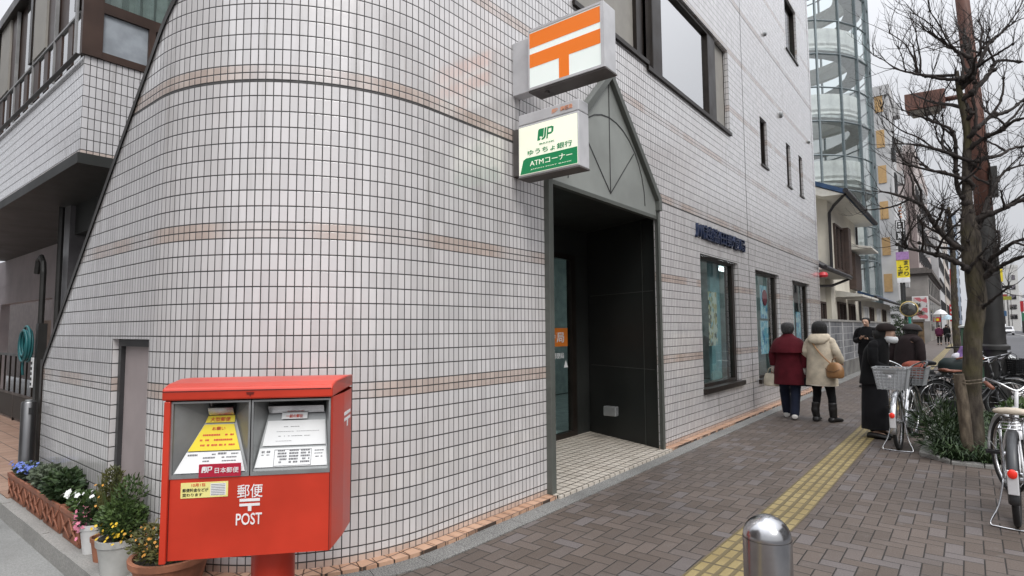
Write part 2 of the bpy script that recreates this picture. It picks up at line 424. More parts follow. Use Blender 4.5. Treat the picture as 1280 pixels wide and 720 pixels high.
M['navy'] = pm('navy_lettering', (.008, .018, .055), .4, .1, .1)
M['orange_print'] = pm('faded_orange_print', (.75, .36, .22), .5, 0, .05)
def lit(name, col, e):
    k = NT(name); k.set(col, .35)
    k.put(k.bsdf.inputs['Emission Color'], k.c4(col)); k.bsdf.inputs['Emission Strength'].default_value = e
    n = k.noise(k.coord(), 3., 2.); k.put(k.bsdf.inputs['Emission Strength'], k.step(n, .3, .7, e * .92, e * 1.05))
    return k.mat
M['lit_white'] = lit('lit_sign_white', (.76, .82, .78), .26)
M['lit_cream'] = lit('lit_sign_cream', (.86, .88, .72), .32)
M['lit_orange'] = lit('lit_sign_orange', (.88, .20, .012), .10)
M['lit_green'] = lit('lit_sign_green', (.005, .20, .07), .25)
M['lit_tube'] = lit('lit_tube', (.95, .97, 1.), 5.0)
M['lit_orange_s'] = pm('orange_sticker', (.70, .20, .03), .4, 0, .03)

def glass(name, tint=(.6, .7, .7), ior=1.6, rough=.01, refl=1.0):
    k = NT(name); k.n.remove(k.bsdf)
    tr = k.n.new('ShaderNodeBsdfTransparent'); tr.inputs[0].default_value = (*tint, 1)
    gl = k.n.new('ShaderNodeBsdfGlossy'); gl.inputs['Roughness'].default_value = rough; gl.inputs[0].default_value = (refl, refl, refl, 1)
    fr = k.n.new('ShaderNodeFresnel'); fr.inputs[0].default_value = ior
    nz = k.noise(k.coord(), 1.3, 1.); bp = k.n.new('ShaderNodeBump'); bp.inputs['Strength'].default_value = .03; bp.inputs['Distance'].default_value = .05
    k.t.links.new(nz, bp.inputs['Height']); k.t.links.new(bp.outputs[0], gl.inputs['Normal'])
    mx = k.n.new('ShaderNodeMixShader'); bk = k.n.new('ShaderNodeNewGeometry').outputs['Backfacing']; k.t.links.new(k.m('MULTIPLY', fr.outputs[0], k.m('SUBTRACT', 1., bk)), mx.inputs[0]); k.t.links.new(tr.outputs[0], mx.inputs[1]); k.t.links.new(gl.outputs[0], mx.inputs[2])
    k.t.links.new(mx.outputs[0], k.out.inputs[0]); return k.mat
M['glass'] = glass('window_glass', (.84, .91, .91), 1.5)
M['glass_up'] = glass('coated_window_glass', (.35, .4, .42), 14.0)
M['glass_tower'] = glass('tower_glass', (.92, .965, .96), 2.1, .02)

M['chrome'] = pm('brushed_steel', (.47, .47, .48), .2, 1., .08, 8.)
M['bike_silver'] = pm('bike_silver', (.62, .63, .65), .28, .7, .08)
M['bike_white'] = pm('bike_white', (.72, .72, .73), .3, 0, .05)
M['bike_black'] = pm('bike_black', (.012, .012, .013), .35, .1, .1)
M['bike_grey'] = pm('bike_dark_grey', (.055, .058, .062), .4, .1, .1)
M['rubber'] = pm('tyre_rubber', (.018, .018, .019), .75, 0, .2)
M['brownleather'] = pm('brown_saddle', (.19, .065, .035), .45, 0, .12)
M['beige'] = pm('beige_saddle', (.50, .43, .34), .5, 0, .08)
M['basket'] = pm('grey_plastic_basket', (.33, .34, .35), .5, 0, .08)
M['reflector'] = lit('red_reflector', (.75, .03, .015), .12)
M['terracotta'] = pm('terracotta', (.33, .135, .075), .75, 0, .18, 9., .3)
M['terracotta_d'] = pm('brown_plastic_planter', (.27, .105, .06), .6, 0, .16, 9.)
M['potwhite'] = pm('white_plastic_pot', (.60, .60, .59), .5, 0, .08)
M['potgrey'] = pm('grey_plastic_pot', (.42, .42, .40), .6, 0, .1)
def leafm(name, a, b):
    k = NT(name); o = k.coord(); rn = k.n.new('ShaderNodeObjectInfo').outputs['Random']
    n = k.noise(o, 9., 2.); w = k.vor(o, 28.)[0]
    c = k.mix(k.step(n, .3, .7), a, b); c = k.mix(k.step(w, .2, .7, 0., .5), c, tuple(x * .55 for x in a))
    k.set(c, .5, 0., .35); return k.mat
M['leaf'] = leafm('leaf_green', (.04, .075, .022), (.095, .15, .04))
M['leaf_dark'] = leafm('leaf_dark_green', (.022, .045, .017), (.06, .095, .033))
M['leaf_grey'] = leafm('leaf_grey_green', (.06, .08, .05), (.13, .16, .10))
M['leaf_olive'] = leafm('leaf_olive', (.06, .07, .02), (.14, .13, .035))
M['fl_blue'] = pm('petal_blue', (.14, .20, .55), .6); M['fl_white'] = pm('petal_white', (.80, .80, .78), .6)
M['fl_yellow'] = pm('petal_yellow', (.70, .46, .03), .6); M['fl_pink'] = pm('petal_pink', (.70, .22, .32), .6)
M['fl_orange'] = pm('petal_orange', (.55, .26, .04), .6)
def bark(name, a, b, moss=0.):
    k = NT(name); o = k.coord(); n = k.noise(k.scale(o, (9., 9., 2.2)), 3., 5.); f = k.noise(o, 45., 3.); v = k.vor(k.scale(o, (14, 14, 5)), 1.)[0]
    c = k.mix(k.step(n, .32, .68), a, b); c = k.mix(k.step(v, .25, .7, .0, .45), c, tuple(x * .5 for x in a))
    if moss: c = k.mix(k.m('MULTIPLY', k.step(k.noise(o, 2.4, 4.), .42, .66), moss), c, (.085, .075, .022))
    k.set(c, .9); k.bump(k.m('ADD', k.m('MULTIPLY', n, .6), k.m('MULTIPLY', f, .4)), .9, .012); return k.mat
M['bark'] = bark('tree_bark', (.035, .026, .02), (.10, .082, .062), .55)
M['twig'] = bark('twig_bark', (.016, .012, .010), (.042, .032, .027))
M['stake'] = bark('weathered_wood', (.07, .052, .036), (.17, .135, .095))
M['polebrown'] = pm('brown_painted_pole', (.145, .066, .048), .5, .1, .12, 5.)
M['poledark'] = pm('dark_pole_base', (.035, .034, .032), .5, .2, .15, 5.)
M['greenbox'] = pm('green_cabinet', (.06, .12, .075), .5, .1, .1)
M['skin'] = pm('skin', (.52, .33, .24), .5, 0, .06)
def hair_mat(name, a, b):
    k = NT(name); o = k.coord(); s_ = k.noise(k.scale(o, (55., 55., 6.)), 3., 4.); c = k.mix(k.step(s_, .35, .68), a, b); k.set(c, .5); k.bump(s_, 1., .02); return k.mat
M['hairblack'] = hair_mat('hair_black', (.004, .0035, .0035), (.016, .014, .013)); M['hairgrey'] = hair_mat('hair_greying', (.010, .010, .010), (.075, .072, .075))
def cloth(name, a, sc=220., b=.35, rough=.9):
    k = NT(name); o = k.coord(); n = k.noise(o, 7., 4.); f = k.noise(o, sc, 2.)
    c = k.mix(k.step(n, .3, .7), tuple(x * .78 for x in a), tuple(min(1, x * 1.12) for x in a)); k.set(c, rough, 0., .2)
    k.put(k.bsdf.inputs['Sheen Weight'], .04)
    k.bump(k.m('ADD', k.m('MULTIPLY', f, .4), k.m('MULTIPLY', k.noise(o, 11., 3.), .9)), b, .012); return k.mat
M['maroon'] = cloth('maroon_wool', (.085, .008, .014)); M['creamwool'] = cloth('cream_fleece', (.62, .54, .42), 160., .6)
M['navyjean'] = cloth('navy_trousers', (.012, .016, .032)); M['blackcloth'] = cloth('black_cloth', (.006, .006, .007))
M['darkgrey_cloth'] = cloth('charcoal_cloth', (.012, .012, .014)); M['hatwool'] = cloth('dark_brown_felt', (.020, .014, .013)); M['hatgrey'] = cloth('grey_felt', (.05, .045, .045))
M['shoewhite'] = pm('white_shoe', (.6, .58, .55), .6, 0, .1); M['shoeblack'] = pm('black_shoe', (.012, .011, .011), .45)
M['glove'] = pm('pale_glove', (.55, .5, .47), .8); M['tan'] = pm('tan_leather', (.33, .17, .07), .45, 0, .15); M['canvas'] = cloth('canvas_cream', (.55, .50, .40))
M['mask'] = pm('white_mask', (.75, .77, .78), .8, 0, .03); M['purple'] = cloth('purple_jacket', (.12, .06, .17)); M['wine'] = cloth('wine_jacket', (.10, .02, .05))
M['eye'] = pm('dark_eye', (.02, .015, .012), .3)
# ------------------------------------------------------------------ ground
FX = -2.92
def sheet(name, pts, z, mat):
    return structure(name, MB().poly([(x, y, z) for x, y in pts]), mat)
def slab(name, pts, z0, z1, mat):
    return structure(name, MB().prism([(x, y, z0) for x, y in pts], (0, 0, z1 - z0)), mat)
sheet('ground', [(-400, -300), (400, -300), (400, 900), (-400, 900)], -.20, M['ground'])
sheet('side_lane', [(-80, -4.2), (-3.4, -4.2), (-3.4, 1.22), (-80, 1.22)], -.13, M['lane'])
sheet('road', [(1.12, -60), (12.5, -60), (12.5, 420), (1.12, 420)], -.13, M['asphalt'])
# pavement slab (top at z = 0), beds cut out of it
BX0, BX1, BY0, BY1 = -.52, .86, 7.66, 11.6
pv = MB()
for (x0, x1, y0, y1) in ((-3.4, .98, -30, 1.22), (FX - .02, .98, 1.22, BY0), (FX - .02, BX0, BY0, BY1), (BX1, .98, BY0, BY1), (-3.0, .98, BY1, 300)):
    pv.quad((x0, y0, 0), (x1, y0, 0), (x1, y1, 0), (x0, y1, 0))
pv.poly([(BX0, BY0, 0), (BX0 + .29, BY0, 0), (BX0, BY0 + .35, 0)])
pv.poly([(-3.4, 1.22, 0), (FX - .02, 1.22, 0), (FX - .02, 2.3, 0), (-3.4, 2.3, 0)])
structure('pavement', pv, M['paver'])
kb = MB()
for i in range(-30, 180):
    if -6 < i < 120:
        y = i * 1.0
        kb.box(.98, 1.12, y + .004, y + .996, -.2, .004)
kb.box(.98, 1.12, 120, 300, -.2, .004)
kb.box(-3.52, -3.4, -4.2, 1.185, -.2, .003)
structure('kerb', kb, M['kerb'])
lk = MB()                                                  # raised ledge along the side wall
for i in range(9):
    x1 = -3.52 - i * .6; lk.box(x1 - .596, x1, 1.185, 1.245, -.2, -.005 + .004 * (i % 2))
lk.box(-8.92, -3.4, 1.245, 1.47, -.2, -.012)
structure('side_kerb', lk, M['kerb'])
structure('forecourt', MB().box(-22, -6.72, 1.25, 2.95, -.2, .0), M['brickpave'])
structure('forecourt_channel', MB().box(-22, -8.93, 1.15, 1.249, -.2, -.04), M['steel_dark'])
# tactile strip with bends as in the picture
tl = [(-1.20, -3.0), (-1.24, 3.4), (-1.20, 5.0), (-1.18, 9.2), (-1.18, 13.), (-1.15, 60)]
tm = MB(); s = 0.
for (a, b) in zip(tl[:-1], tl[1:]):
    L = math.hypot(b[0] - a[0], b[1] - a[1])
    tm.quad((a[0] - .15, a[1], .004), (a[0] + .15, a[1], .004), (b[0] + .15, b[1], .004), (b[0] - .15, b[1], .004), uv=[(0, s), (.3, s), (.3, s + L), (0, s + L)]); s += L
structure('tactile_paving', tm, M['tactile'])
# road markings
rm = MB()
for (x0, x1, y0, y1) in ((1.35, 1.5, 36, 300), (6.6, 6.75, 20, 300), (11.8, 11.95, -20, 300)):
    rm.quad((x0, y0, -.126), (x1, y0, -.126), (x1, y1, -.126), (x0, y1, -.126))
rm.poly([(1.5, 34.6, -.126), (1.30, 51., -.126), (1.48, 51., -.126), (1.78, 34.6, -.126)])
rm.poly([(1.2, 34.2, -.122), (2.6, 34.2, -.122), (2.6, 34.6, -.122), (1.2, 34.6, -.122)])
rm.poly([(1.2, 27.6, -.122), (6.4, 27.6, -.122), (6.4, 28.1, -.122), (1.2, 28.1, -.122)])
rm.poly([(1.2, 20.6, -.122), (6.4, 20.6, -.122), (6.4, 21.05, -.122), (1.2, 21.05, -.122)])
structure('road_markings', rm, M['roadpaint'])

# ------------------------------------------------------------------ post office
R_ = 1.29; CX, CY = -4.21, 2.75; U1 = 2.49; U2 = U1 + R_ * PI / 2
def wp(u, off=0.):
    if u <= U1: return (-6.7 + u, CY - R_ - off)
    if u <= U2:
        a = (u - U1) / R_; return (CX + (R_ + off) * math.sin(a), CY - (R_ + off) * math.cos(a))
    return (FX + off, CY + u - U2)
def uY(y): return U2 + y - CY
TOP = 10.4
def ztop(u):
    zs = 1.16 + u * .925
    return zs if u < U2 else TOP
po = thing('post_office', 'white tiled building with rounded corner, grey gabled entrance and slanted end wall', 'building', (-4.2, 5.3, 0))
DOORU = (-4.9 + 6.7, 2.49)
holes = [(DOORU[0], DOORU[1], -1, 1.4), (uY(4.2), uY(6.42), -1, 2.8),
         (uY(7.92), uY(9.60), .60, 2.5), (uY(10.58), uY(12.20), .54, 2.48), (uY(13.30), uY(14.95), .54, 2.46),
         (uY(4.66), uY(6.33), 4.70, 6.05), (uY(6.33), uY(9.45), 4.64, 6.05),
         (uY(11.25), uY(11.72), 4.54, 5.47), (uY(13.25), uY(13.62), 4.52, 5.47), (uY(14.42), uY(14.80), 4.52, 5.47),
         (uY(13.65), uY(14.75), 7.75, 9.05)]
us = {0., uY(16.2)}
for k in range(1, 50): us.add(k * .05)
for k in range(0, 37): us.add(U1 + (U2 - U1) * k / 36)
for h in holes: us.add(h[0]); us.add(h[1])
us = sorted(us)
us = [u for i, u in enumerate(us) if i == 0 or u - us[i - 1] > 1e-5]
w = MB()
ZB = -.16
for a, b in zip(us[:-1], us[1:]):
    mid = (a + b) / 2
    hs_ = sorted([(max(h[2], ZB), h[3]) for h in holes if h[0] - 1e-6 <= mid <= h[1] + 1e-6])
    z = ZB; spans = []
    for h0, h1 in hs_:
        if h0 > z: spans.append((z, h0))
        z = h1
    spans.append((z, None))
    pa, pb = wp(a), wp(b)
    for z0, z1 in spans:
        za = zb = z1
        if z1 is None:
            za, zb = (ztop(a), ztop(b)) if b <= U2 + 1e-6 else (TOP, TOP)
            if abs(b - U2) < 1e-6: zb = 1.16 + b * .925
        w.quad((*pa, z0), (*pb, z0), (*pb, zb), (*pa, za), uv=[(a, z0), (b, z0), (b, zb), (a, za)])
# inner skin behind the slanted screen wall so it has thickness
for a, b in zip(us[:-1], us[1:]):
    if b > U2 + .01: break
    pa, pb = wp(a, -.2), wp(b, -.2); zb = 1.16 + b * .925
    z0 = 1.4 if DOORU[0] <= (a + b) / 2 <= DOORU[1] else ZB
    w.quad((*pb, z0), (*pa, z0), (*pa, 1.16 + a * .925), (*pb, zb), uv=[(b, z0), (a, z0), (a, 1.16 + a * .925), (b, zb)])
# reveals of the small service door (tiled)
d0, d1 = wp(DOORU[0]), wp(DOORU[1])
w.quad((d0[0], d0[1], ZB), (d0[0], d0[1] + .12, ZB), (d0[0], d0[1] + .12, 1.4), (d0[0], d0[1], 1.4), uv=[(0, ZB), (.12, ZB), (.12, 1.4), (0, 1.4)])
w.quad((d1[0], d1[1] + .12, ZB), (d1[0], d1[1], ZB), (d1[0], d1[1], 1.4), (d1[0], d1[1] + .12, 1.4), uv=[(0, ZB), (.12, ZB), (.12, 1.4), (0, 1.4)])
w.quad((d0[0], d0[1], 1.4), (d0[0], d0[1] + .12, 1.4), (d1[0], d1[1] + .12, 1.4), (d1[0], d1[1], 1.4), uv=[(0, .3), (.05, .3), (.05, .32), (0, .32)])
# tiled reveals round each window
for h in holes[2:]:
    y0, y1 = CY + h[0] - U2, CY + h[1] - U2
    for (ya, yb) in ((y0, y0), (y1, y1)):
        w.quad((FX, ya, h[2]), (FX - .07, ya, h[2]), (FX - .07, ya, h[3]), (FX, ya, h[3]), uv=[(0, h[2]), (.07, h[2]), (.07, h[3]), (0, h[3])])
    for zz in (h[2], h[3]):
        w.quad((FX, y0, zz), (FX, y1, zz), (FX - .07, y1, zz), (FX - .07, y0, zz), uv=[(0, .3), (0, .3 + y1 - y0), (.07, .3 + y1 - y0), (.07, .3)])
# body behind: end wall, back, upper front
ye = 16.2
w.quad((FX, ye, ZB), (-13, ye, ZB), (-13, ye, TOP), (FX, ye, TOP), uv=[(0, ZB), (10, ZB), (10, TOP), (0, TOP)])
w.quad((-13, ye, ZB), (-13, 3.2, ZB), (-13, 3.2, TOP), (-13, ye, TOP), uv=[(0, ZB), (13, ZB), (13, TOP), (0, TOP)])
w.quad((-13, 3.2, 3.0), (FX, 3.2, 3.0), (FX, 3.2, TOP), (-13, 3.2, TOP), uv=[(0, 3), (10, 3), (10, TOP), (0, TOP)])
w.build('wall', M['tile'], po, world=True)
MB().box(-13, FX - .01, 3.21, ye - .01, TOP - .25, TOP - .02).build('roof', M['kerb'], po, world=True)
# dark trim along the slanted edge
tr = MB()
pts = [u for u in us if u <= U2 + 1e-6]
edge = [(wp(u, .012), 1.16 + u * .925 + .02) for u in pts]; edgeb = [(wp(u, -.21), 1.16 + u * .925 + .02) for u in pts]
for (p, z), (q, z2), (pb, zb), (qb, zb2) in zip(edge[:-1], edge[1:], edgeb[:-1], edgeb[1:]):
    tr.quad((*p, z - .045), (*q, z2 - .045), (*q, z2 + .02), (*p, z + .02)); tr.quad((*p, z + .02), (*q, z2 + .02), (*qb, z2 + .02), (*pb, z + .02))
    tr.quad((*qb, z2 - .045), (*pb, z - .045), (*pb, z + .02), (*qb, z2 + .02))
tr.box(-6.76, -6.70, CY - R_ - .012, CY - R_ + .21, ZB, 1.2)
tr.build('edge_trim', M['bronze'], po, world=True)
# vertical movement joints and vents on the facade
mj = MB()
for y in (10.22, 16.02): mj.box(FX, FX + .002, y - .006, y + .006, .1, TOP)
mj.build('movement_joint', M['inkblack'], po, world=True)
for (y, z) in ((12.83, 5.95), (11.8, 7.3), (15.55, 6.06)):
    v = MB(); r = .07 if y == 12.83 else .045
    v.lathe([(r, 0), (r, .035), (r * .8, .05), (.01, .052)], (0, 0, 0), 14)
    for i, p in enumerate(v.v): v.v[i] = (FX + p[2], y + p[0], z + p[1])
    v.build('vent_cap', M['steel_grey'], po, world=True, angle=40)
# base course of peach edging tiles and grey aggregate strip
bt = MB(); bs = MB(); n0 = uY(2.0) 
ul = [U1 - .3 + i * .1 for i in range(int((uY(16.2) - U1 + .3) / .1) + 1)]
for a, b in zip(ul[:-1], ul[1:]):
    y = CY + (a + b) / 2 - U2
    if 4.14 < y < 6.5 and a > U2: continue
    jit = random.uniform(-.003, .003)
    p = [wp(a, .0), wp(b - .006, .0), wp(b - .006, .105 + jit), wp(a, .105 + jit)]
    z1 = .030 + random.uniform(-.002, .003)
    bt.prism([(x, yy, -.02) for x, yy in reversed(p)], (0, 0, z1 + .02))
structure('edging_tiles', bt, M['edge'])
ul = [U1 + .35 + i * .3 for i in range(int((uY(30) - U1) / .3))]
for a, b in zip(ul[:-1], ul[1:]):
    p = [wp(a, .0), wp(b - .004, .0), wp(b - .004, .27), wp(a, .27)]
    bs.prism([(x, yy, -.02) for x, yy in reversed(p)], (0, 0, .028))
structure('drain_strip', bs, M['strip'])
structure('porch_floor', MB().prism([(-2.79, 4.14, -.02), (-2.79, 6.5, -.02), (FX, 6.5, -.02), (-4.3, 7.0, -.02), (-4.3, 4.14, -.02)], (0, 0, .052)), M['porch'])

# service door in the side wall
dr = MB().box(d0[0] + .055, d1[0] - .02, 1.53, 1.575, ZB, 1.345).build('door', pm('pinkish_grey_door', (.34, .29, .285), .55, 0, .05), po, world=True)
fr = MB(); fr.box(d0[0] + .003, d0[0] + .055, 1.50, 1.60, ZB, 1.397); fr.box(d0[0] + .055, d1[0], 1.50, 1.60, 1.347, 1.397)
fr.build('frame', M['steel_dark'], dr, world=True); dr['label'] = 'narrow beige service door in the side wall'

# entrance
MB().box(FX - 1.2, FX + .055, 4.13, 4.2, 0, 2.82).build('entrance_jamb', M['greygreen'], po, world=True, bevel=.006)
en = MB()
en.prism([(FX + .055, 6.42, .0), (FX + .055, 6.485, .0), (FX - .03, 6.52, .0), (FX - .03, 6.456, .0)], (0, 0, 2.86))
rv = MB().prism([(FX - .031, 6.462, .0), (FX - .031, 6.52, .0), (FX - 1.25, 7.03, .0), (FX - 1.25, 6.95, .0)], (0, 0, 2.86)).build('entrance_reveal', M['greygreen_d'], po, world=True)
sm_ = MB()
for zz in (.95, 1.9): sm_.prism([(FX - .05, 6.466, zz), (FX - 1.2, 6.926, zz), (FX - 1.2, 6.926, zz + .006), (FX - .05, 6.466, zz + .006)], (0, -.003, 0))
sm_.prism([(FX - .22, 6.534, .02), (FX - .226, 6.537, .02), (FX - .226, 6.537, 2.78), (FX - .22, 6.534, 2.78)], (0, -.004, 0))
sm_.build('panel_joint', M['greygreen'], rv, world=True)
eo = en.build('entrance_jamb', M['greygreen'], po, world=True, bevel=.006)
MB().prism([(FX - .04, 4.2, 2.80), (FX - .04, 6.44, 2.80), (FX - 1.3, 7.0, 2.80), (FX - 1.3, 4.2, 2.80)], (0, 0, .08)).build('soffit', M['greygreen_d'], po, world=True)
gb = MB(); gb.prism([(FX + .002, 4.16, 2.80), (FX + .002, 6.46, 2.80), (FX + .002, 6.45, 3.0), (FX + .002, 5.30, 4.16), (FX + .002, 4.15, 3.0)], (.03, 0, 0))
go = gb.build('gable_panel', M['greygreen_l'], po, world=True)
gl = MB(); x = FX + .034
def line(a, b, wd=.012):
    d = Vector((0, b[0] - a[0], b[1] - a[1])).normalized(); nn = Vector((1, 0, 0)).cross(d) * wd / 2
    A = Vector((x, *a)); B = Vector((x, *b)); gl.prism([A + nn, A - nn, B - nn, B + nn], (.003, 0, 0))
line((5.3, 2.87), (5.3, 4.1)); line((5.3, 2.87), (5.86, 3.43)); line((5.3, 2.87), (4.74, 3.43))
for i in range(16):
    a0, a1 = PI * i / 16, PI * (i + 1) / 16
    line((5.3 + .82 * math.cos(a0), 2.87 + .82 * math.sin(a0)), (5.3 + .82 * math.cos(a1), 2.87 + .82 * math.sin(a1)))
gl.build('gable_joint', M['steel_dark'], go, world=True)
gf = MB()
def strip(a, b, c, d): gf.prism([(FX, *a), (FX, *b), (FX, *c), (FX, *d)], (.085, 0, 0))
strip((4.13, 2.82), (4.2, 2.82), (4.2, 2.98), (4.13, 3.02)); strip((6.41, 2.86), (6.485, 2.86), (6.485, 3.02), (6.41, 2.98))
strip((4.13, 3.02), (4.2, 2.98), (5.3, 4.10), (5.3, 4.20)); strip((6.41, 2.98), (6.485, 3.02), (5.3, 4.20), (5.3, 4.10))
gf.build('gable_frame', M['greygreen'], po, world=True, bevel=.005)
MB().box(FX - .02, FX + .04, 4.2, 6.42, 2.76, 2.80).build('entrance_head', M['greygreen'], po, world=True)
bw = MB(); bx = FX - 1.26
bw.box(bx - .06, bx, 4.2, 5.0, 0, 2.8); bw.box(bx - .06, bx, 6.62, 7.0, 0, 2.8); bw.box(bx - .06, bx, 5.0, 6.62, 2.45, 2.8)
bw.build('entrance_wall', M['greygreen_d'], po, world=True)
gd = MB(); gd.box(bx - .05, bx - .03, 5.06, 6.52, .08, 2.4); gdo = gd.build('entrance_door', M['glass'], po, world=True)
df = MB()
for (y0, y1, z0, z1) in ((5.0, 5.06, .03, 2.45), (6.52, 6.62, .03, 2.45), (5.06, 6.52, .03, .10), (5.06, 6.52, 2.38, 2.45), (5.75, 5.81, .1, 2.38)): df.box(bx - .07, bx + .01, y0, y1, z0, z1)
df.build('frame', M['bronze'], gdo, world=True)
st = MB().box(bx - .029, bx - .026, 5.3, 6.46, 1.22, 1.46).build('sticker', M['lit_orange_s'], gdo, world=True)
text('郵便局', (bx - .024, 6.10, 1.34), (0, 1, 0), (0, 0, 1), .54, .14, M['paper'], gdo, bold=.01)
text('川越脇田郵便局', (bx - .024, 6.06, 1.10), (0, 1, 0), (0, 0, 1), .6, .075, M['paper'], gdo)
MB().poly([(bx - .025, 6.36, .94), (bx - .025, 6.46, .94), (bx - .025, 6.41, 1.04)]).build('sticker', M['paper'], gdo, world=True)
MB().box(FX - .80, FX - .62, 6.52, 6.60, .34, .46).build('outlet_box', M['steel_grey'], po, world=True, bevel=.01)
# interior behind the glass
it = MB(); ix0, ix1 = -7.0, FX - .22
for (xa, xb, ya, yb) in ((ix0, bx - .07, 4.3, 7.1), (ix0, ix1, 7.1, 16.)):
    it.quad((xa, ya, .03), (xb, ya, .03), (xb, yb, .03), (xa, yb, .03)); it.quad((xa, ya, 3.0), (xa, yb, 3.0), (xb, yb, 3.0), (xb, ya, 3.0))
it.quad((bx - .07, 7.1, .03), (ix1, 7.1, .03), (ix1, 7.1, 3.), (bx - .07, 7.1, 3.))
it.quad((ix0, 4.3, .05), (ix0, 16, .05), (ix0, 16, 3.0), (ix0, 4.3, 3.0)); it.quad((ix0, 16, .05), (ix1, 16, .05), (ix1, 16, 3.0), (ix0, 16, 3.0)); it.quad((ix0, 4.3, .05), (ix0, 4.3, 3), (bx - .3, 4.3, 3.0), (bx - .3, 4.3, .05))
it.build('interior_shell', M['interior'], po, world=True)
for (y, xx) in ((6.9, -5.6), (9.2, -4.6), (11.2, -4.2), (13.4, -4.3), (15., -4.8)):
    MB().box(xx - .11, xx + .11, y - .65, y + .65, 2.90, 2.95).build('ceiling_lamp', M['lit_tube'], po, world=True)
sh = MB()
for k in range(9): sh.box(-3.75, -3.45, 8.0, 8.75, .06 + k * .2, .09 + k * .2)
sh.box(-3.78, -3.42, 8.75, 8.8, .06, 1.75); sh.box(-3.8, -3.77, 8.0, 8.8, .06, 1.75)
sh.build('leaflet_shelf', pm('teal_shelf', (.05, .10, .095), .6), po, world=True)
def poster_mat(name, cols, sc):
    k = NT(name); o = k.scale(k.coord(), (1., 1.5, 1.)); v = k.vor(o, sc); r = k.white(v[1] if False else v['Position'])
    c = k.mix(k.m('GREATER_THAN', r, .4), cols[0], cols[1]); c = k.mix(k.m('GREATER_THAN', r, .72), c, cols[2]); c = k.mix(k.m('GREATER_THAN', r, .88), c, cols[3]); k.set(c, .5); return k.mat
PM = [poster_mat('poster_warm_print', ((.62, .58, .5), (.45, .36, .18), (.12, .11, .09), (.3, .45, .5)), 16), poster_mat('poster_blue_print', ((.25, .5, .62), (.55, .68, .72), (.08, .22, .45), (.7, .72, .72)), 11), poster_mat('poster_pale_print', ((.6, .66, .68), (.35, .5, .5), (.25, .3, .3), (.66, .45, .4)), 9)]
def window(y0, y1, z0, z1, sill=True, panes=None, g=None, fw=.05, deep=.07, right=.11):
    """frame recessed in the opening; returns window part"""
    px = FX - deep - .03
    wo = MB().box(px - .012, px, y0 + fw, y1 - right, z0 + fw, z1 - fw).build('window', g or M['glass'], po, world=True)
    f = MB()
    f.box(px - .09, px + .035, y0 + .002, y0 + fw, z0 + .002, z1 - .002); f.box(px - .09, px + .035, y1 - right, y1 - .002, z0 + .002, z1 - .002)
    f.box(px - .09, px + .035, y0 + fw, y1 - right, z0 + .002, z0 + fw); f.box(px - .09, px + .035, y0 + fw, y1 - right, z1 - fw, z1 - .002)
    f.build('frame', M['bronze'], wo, world=True)
    if sill: MB().box(FX - .06, FX + .05, y0 - .02, y1 + .08, z0 - .07, z0 + .004).build('sill', M['bronze'], wo, world=True, bevel=.004)
    return wo
w1 = window(7.92, 9.60, .60, 2.5); w1['label'] = 'shop window under the raised lettering'
window(10.58, 12.20, .54, 2.48); window(13.30, 14.95, .54, 2.46)
def poster(y0, y1, z0, z1, m, xx=FX - .24):
    MB().box(xx - .004, xx, y0, y1, z0, z1).build('poster', m, po, world=True)
poster(8.58, 8.95, 1.18, 2.0, PM[0], FX - .14)
poster(11.35, 11.8, 1.62, 2.25, PM[1], FX - .14); poster(11.3, 11.82, .95, 1.58, PM[1], FX - .14); poster(10.72, 11.1, 1.0, 2.1, PM[2], FX - .14)
poster(13.5, 14.0, .9, 2.1, PM[2], FX - .14); poster(14.15, 14.6, 1.0, 1.8, PM[1], FX - .14)
MB().box(FX - .26, FX - .22, 7.95, 8.42, .1, 2.7).build('dark_panel', pm('dark_green_panel', (.022, .032, .030), .5), po, world=True)  # dark panel added in front of the shelves to darken the window's left side
MB().box(FX - .26, FX - .22, 8.42, 8.5, .1, 2.7).build('dark_panel', M['bronze'], po, world=True)  # the room's own upright partition
MB().box(FX - .30, FX - .26, 10.6, 11.2, .1, 2.7).build('dark_panel', pm('dark_green_panel', (.022, .032, .030), .5), po, world=True)
MB().box(FX - .30, FX - .26, 14.0, 15.0, .1, 2.7).build('dark_panel', pm('dark_green_panel', (.022, .032, .030), .5), po, world=True)
MB().box(FX - .30, FX - .26, 9.02, 9.46, .06, 2.9).build('blind', pm('teal_blind', (.24, .40, .42), .6), po, world=True)
MB().box(FX - .60, FX - .52, 11.95, 12.15, .06, 2.9).build('blind', pm('teal_blind', (.24, .40, .42), .6), po, world=True)
rg = MB().lathe([(.17, 0), (.17, .01)], (0, 0, 0), 24); rg.v = [(FX - .135 + p[2], 11.62 + p[0] * .9, 2.02 + p[1] * .9) for p in rg.v]
rg.build('poster', pm('poster_red_disc', (.30, .04, .06), .5), po, world=True)

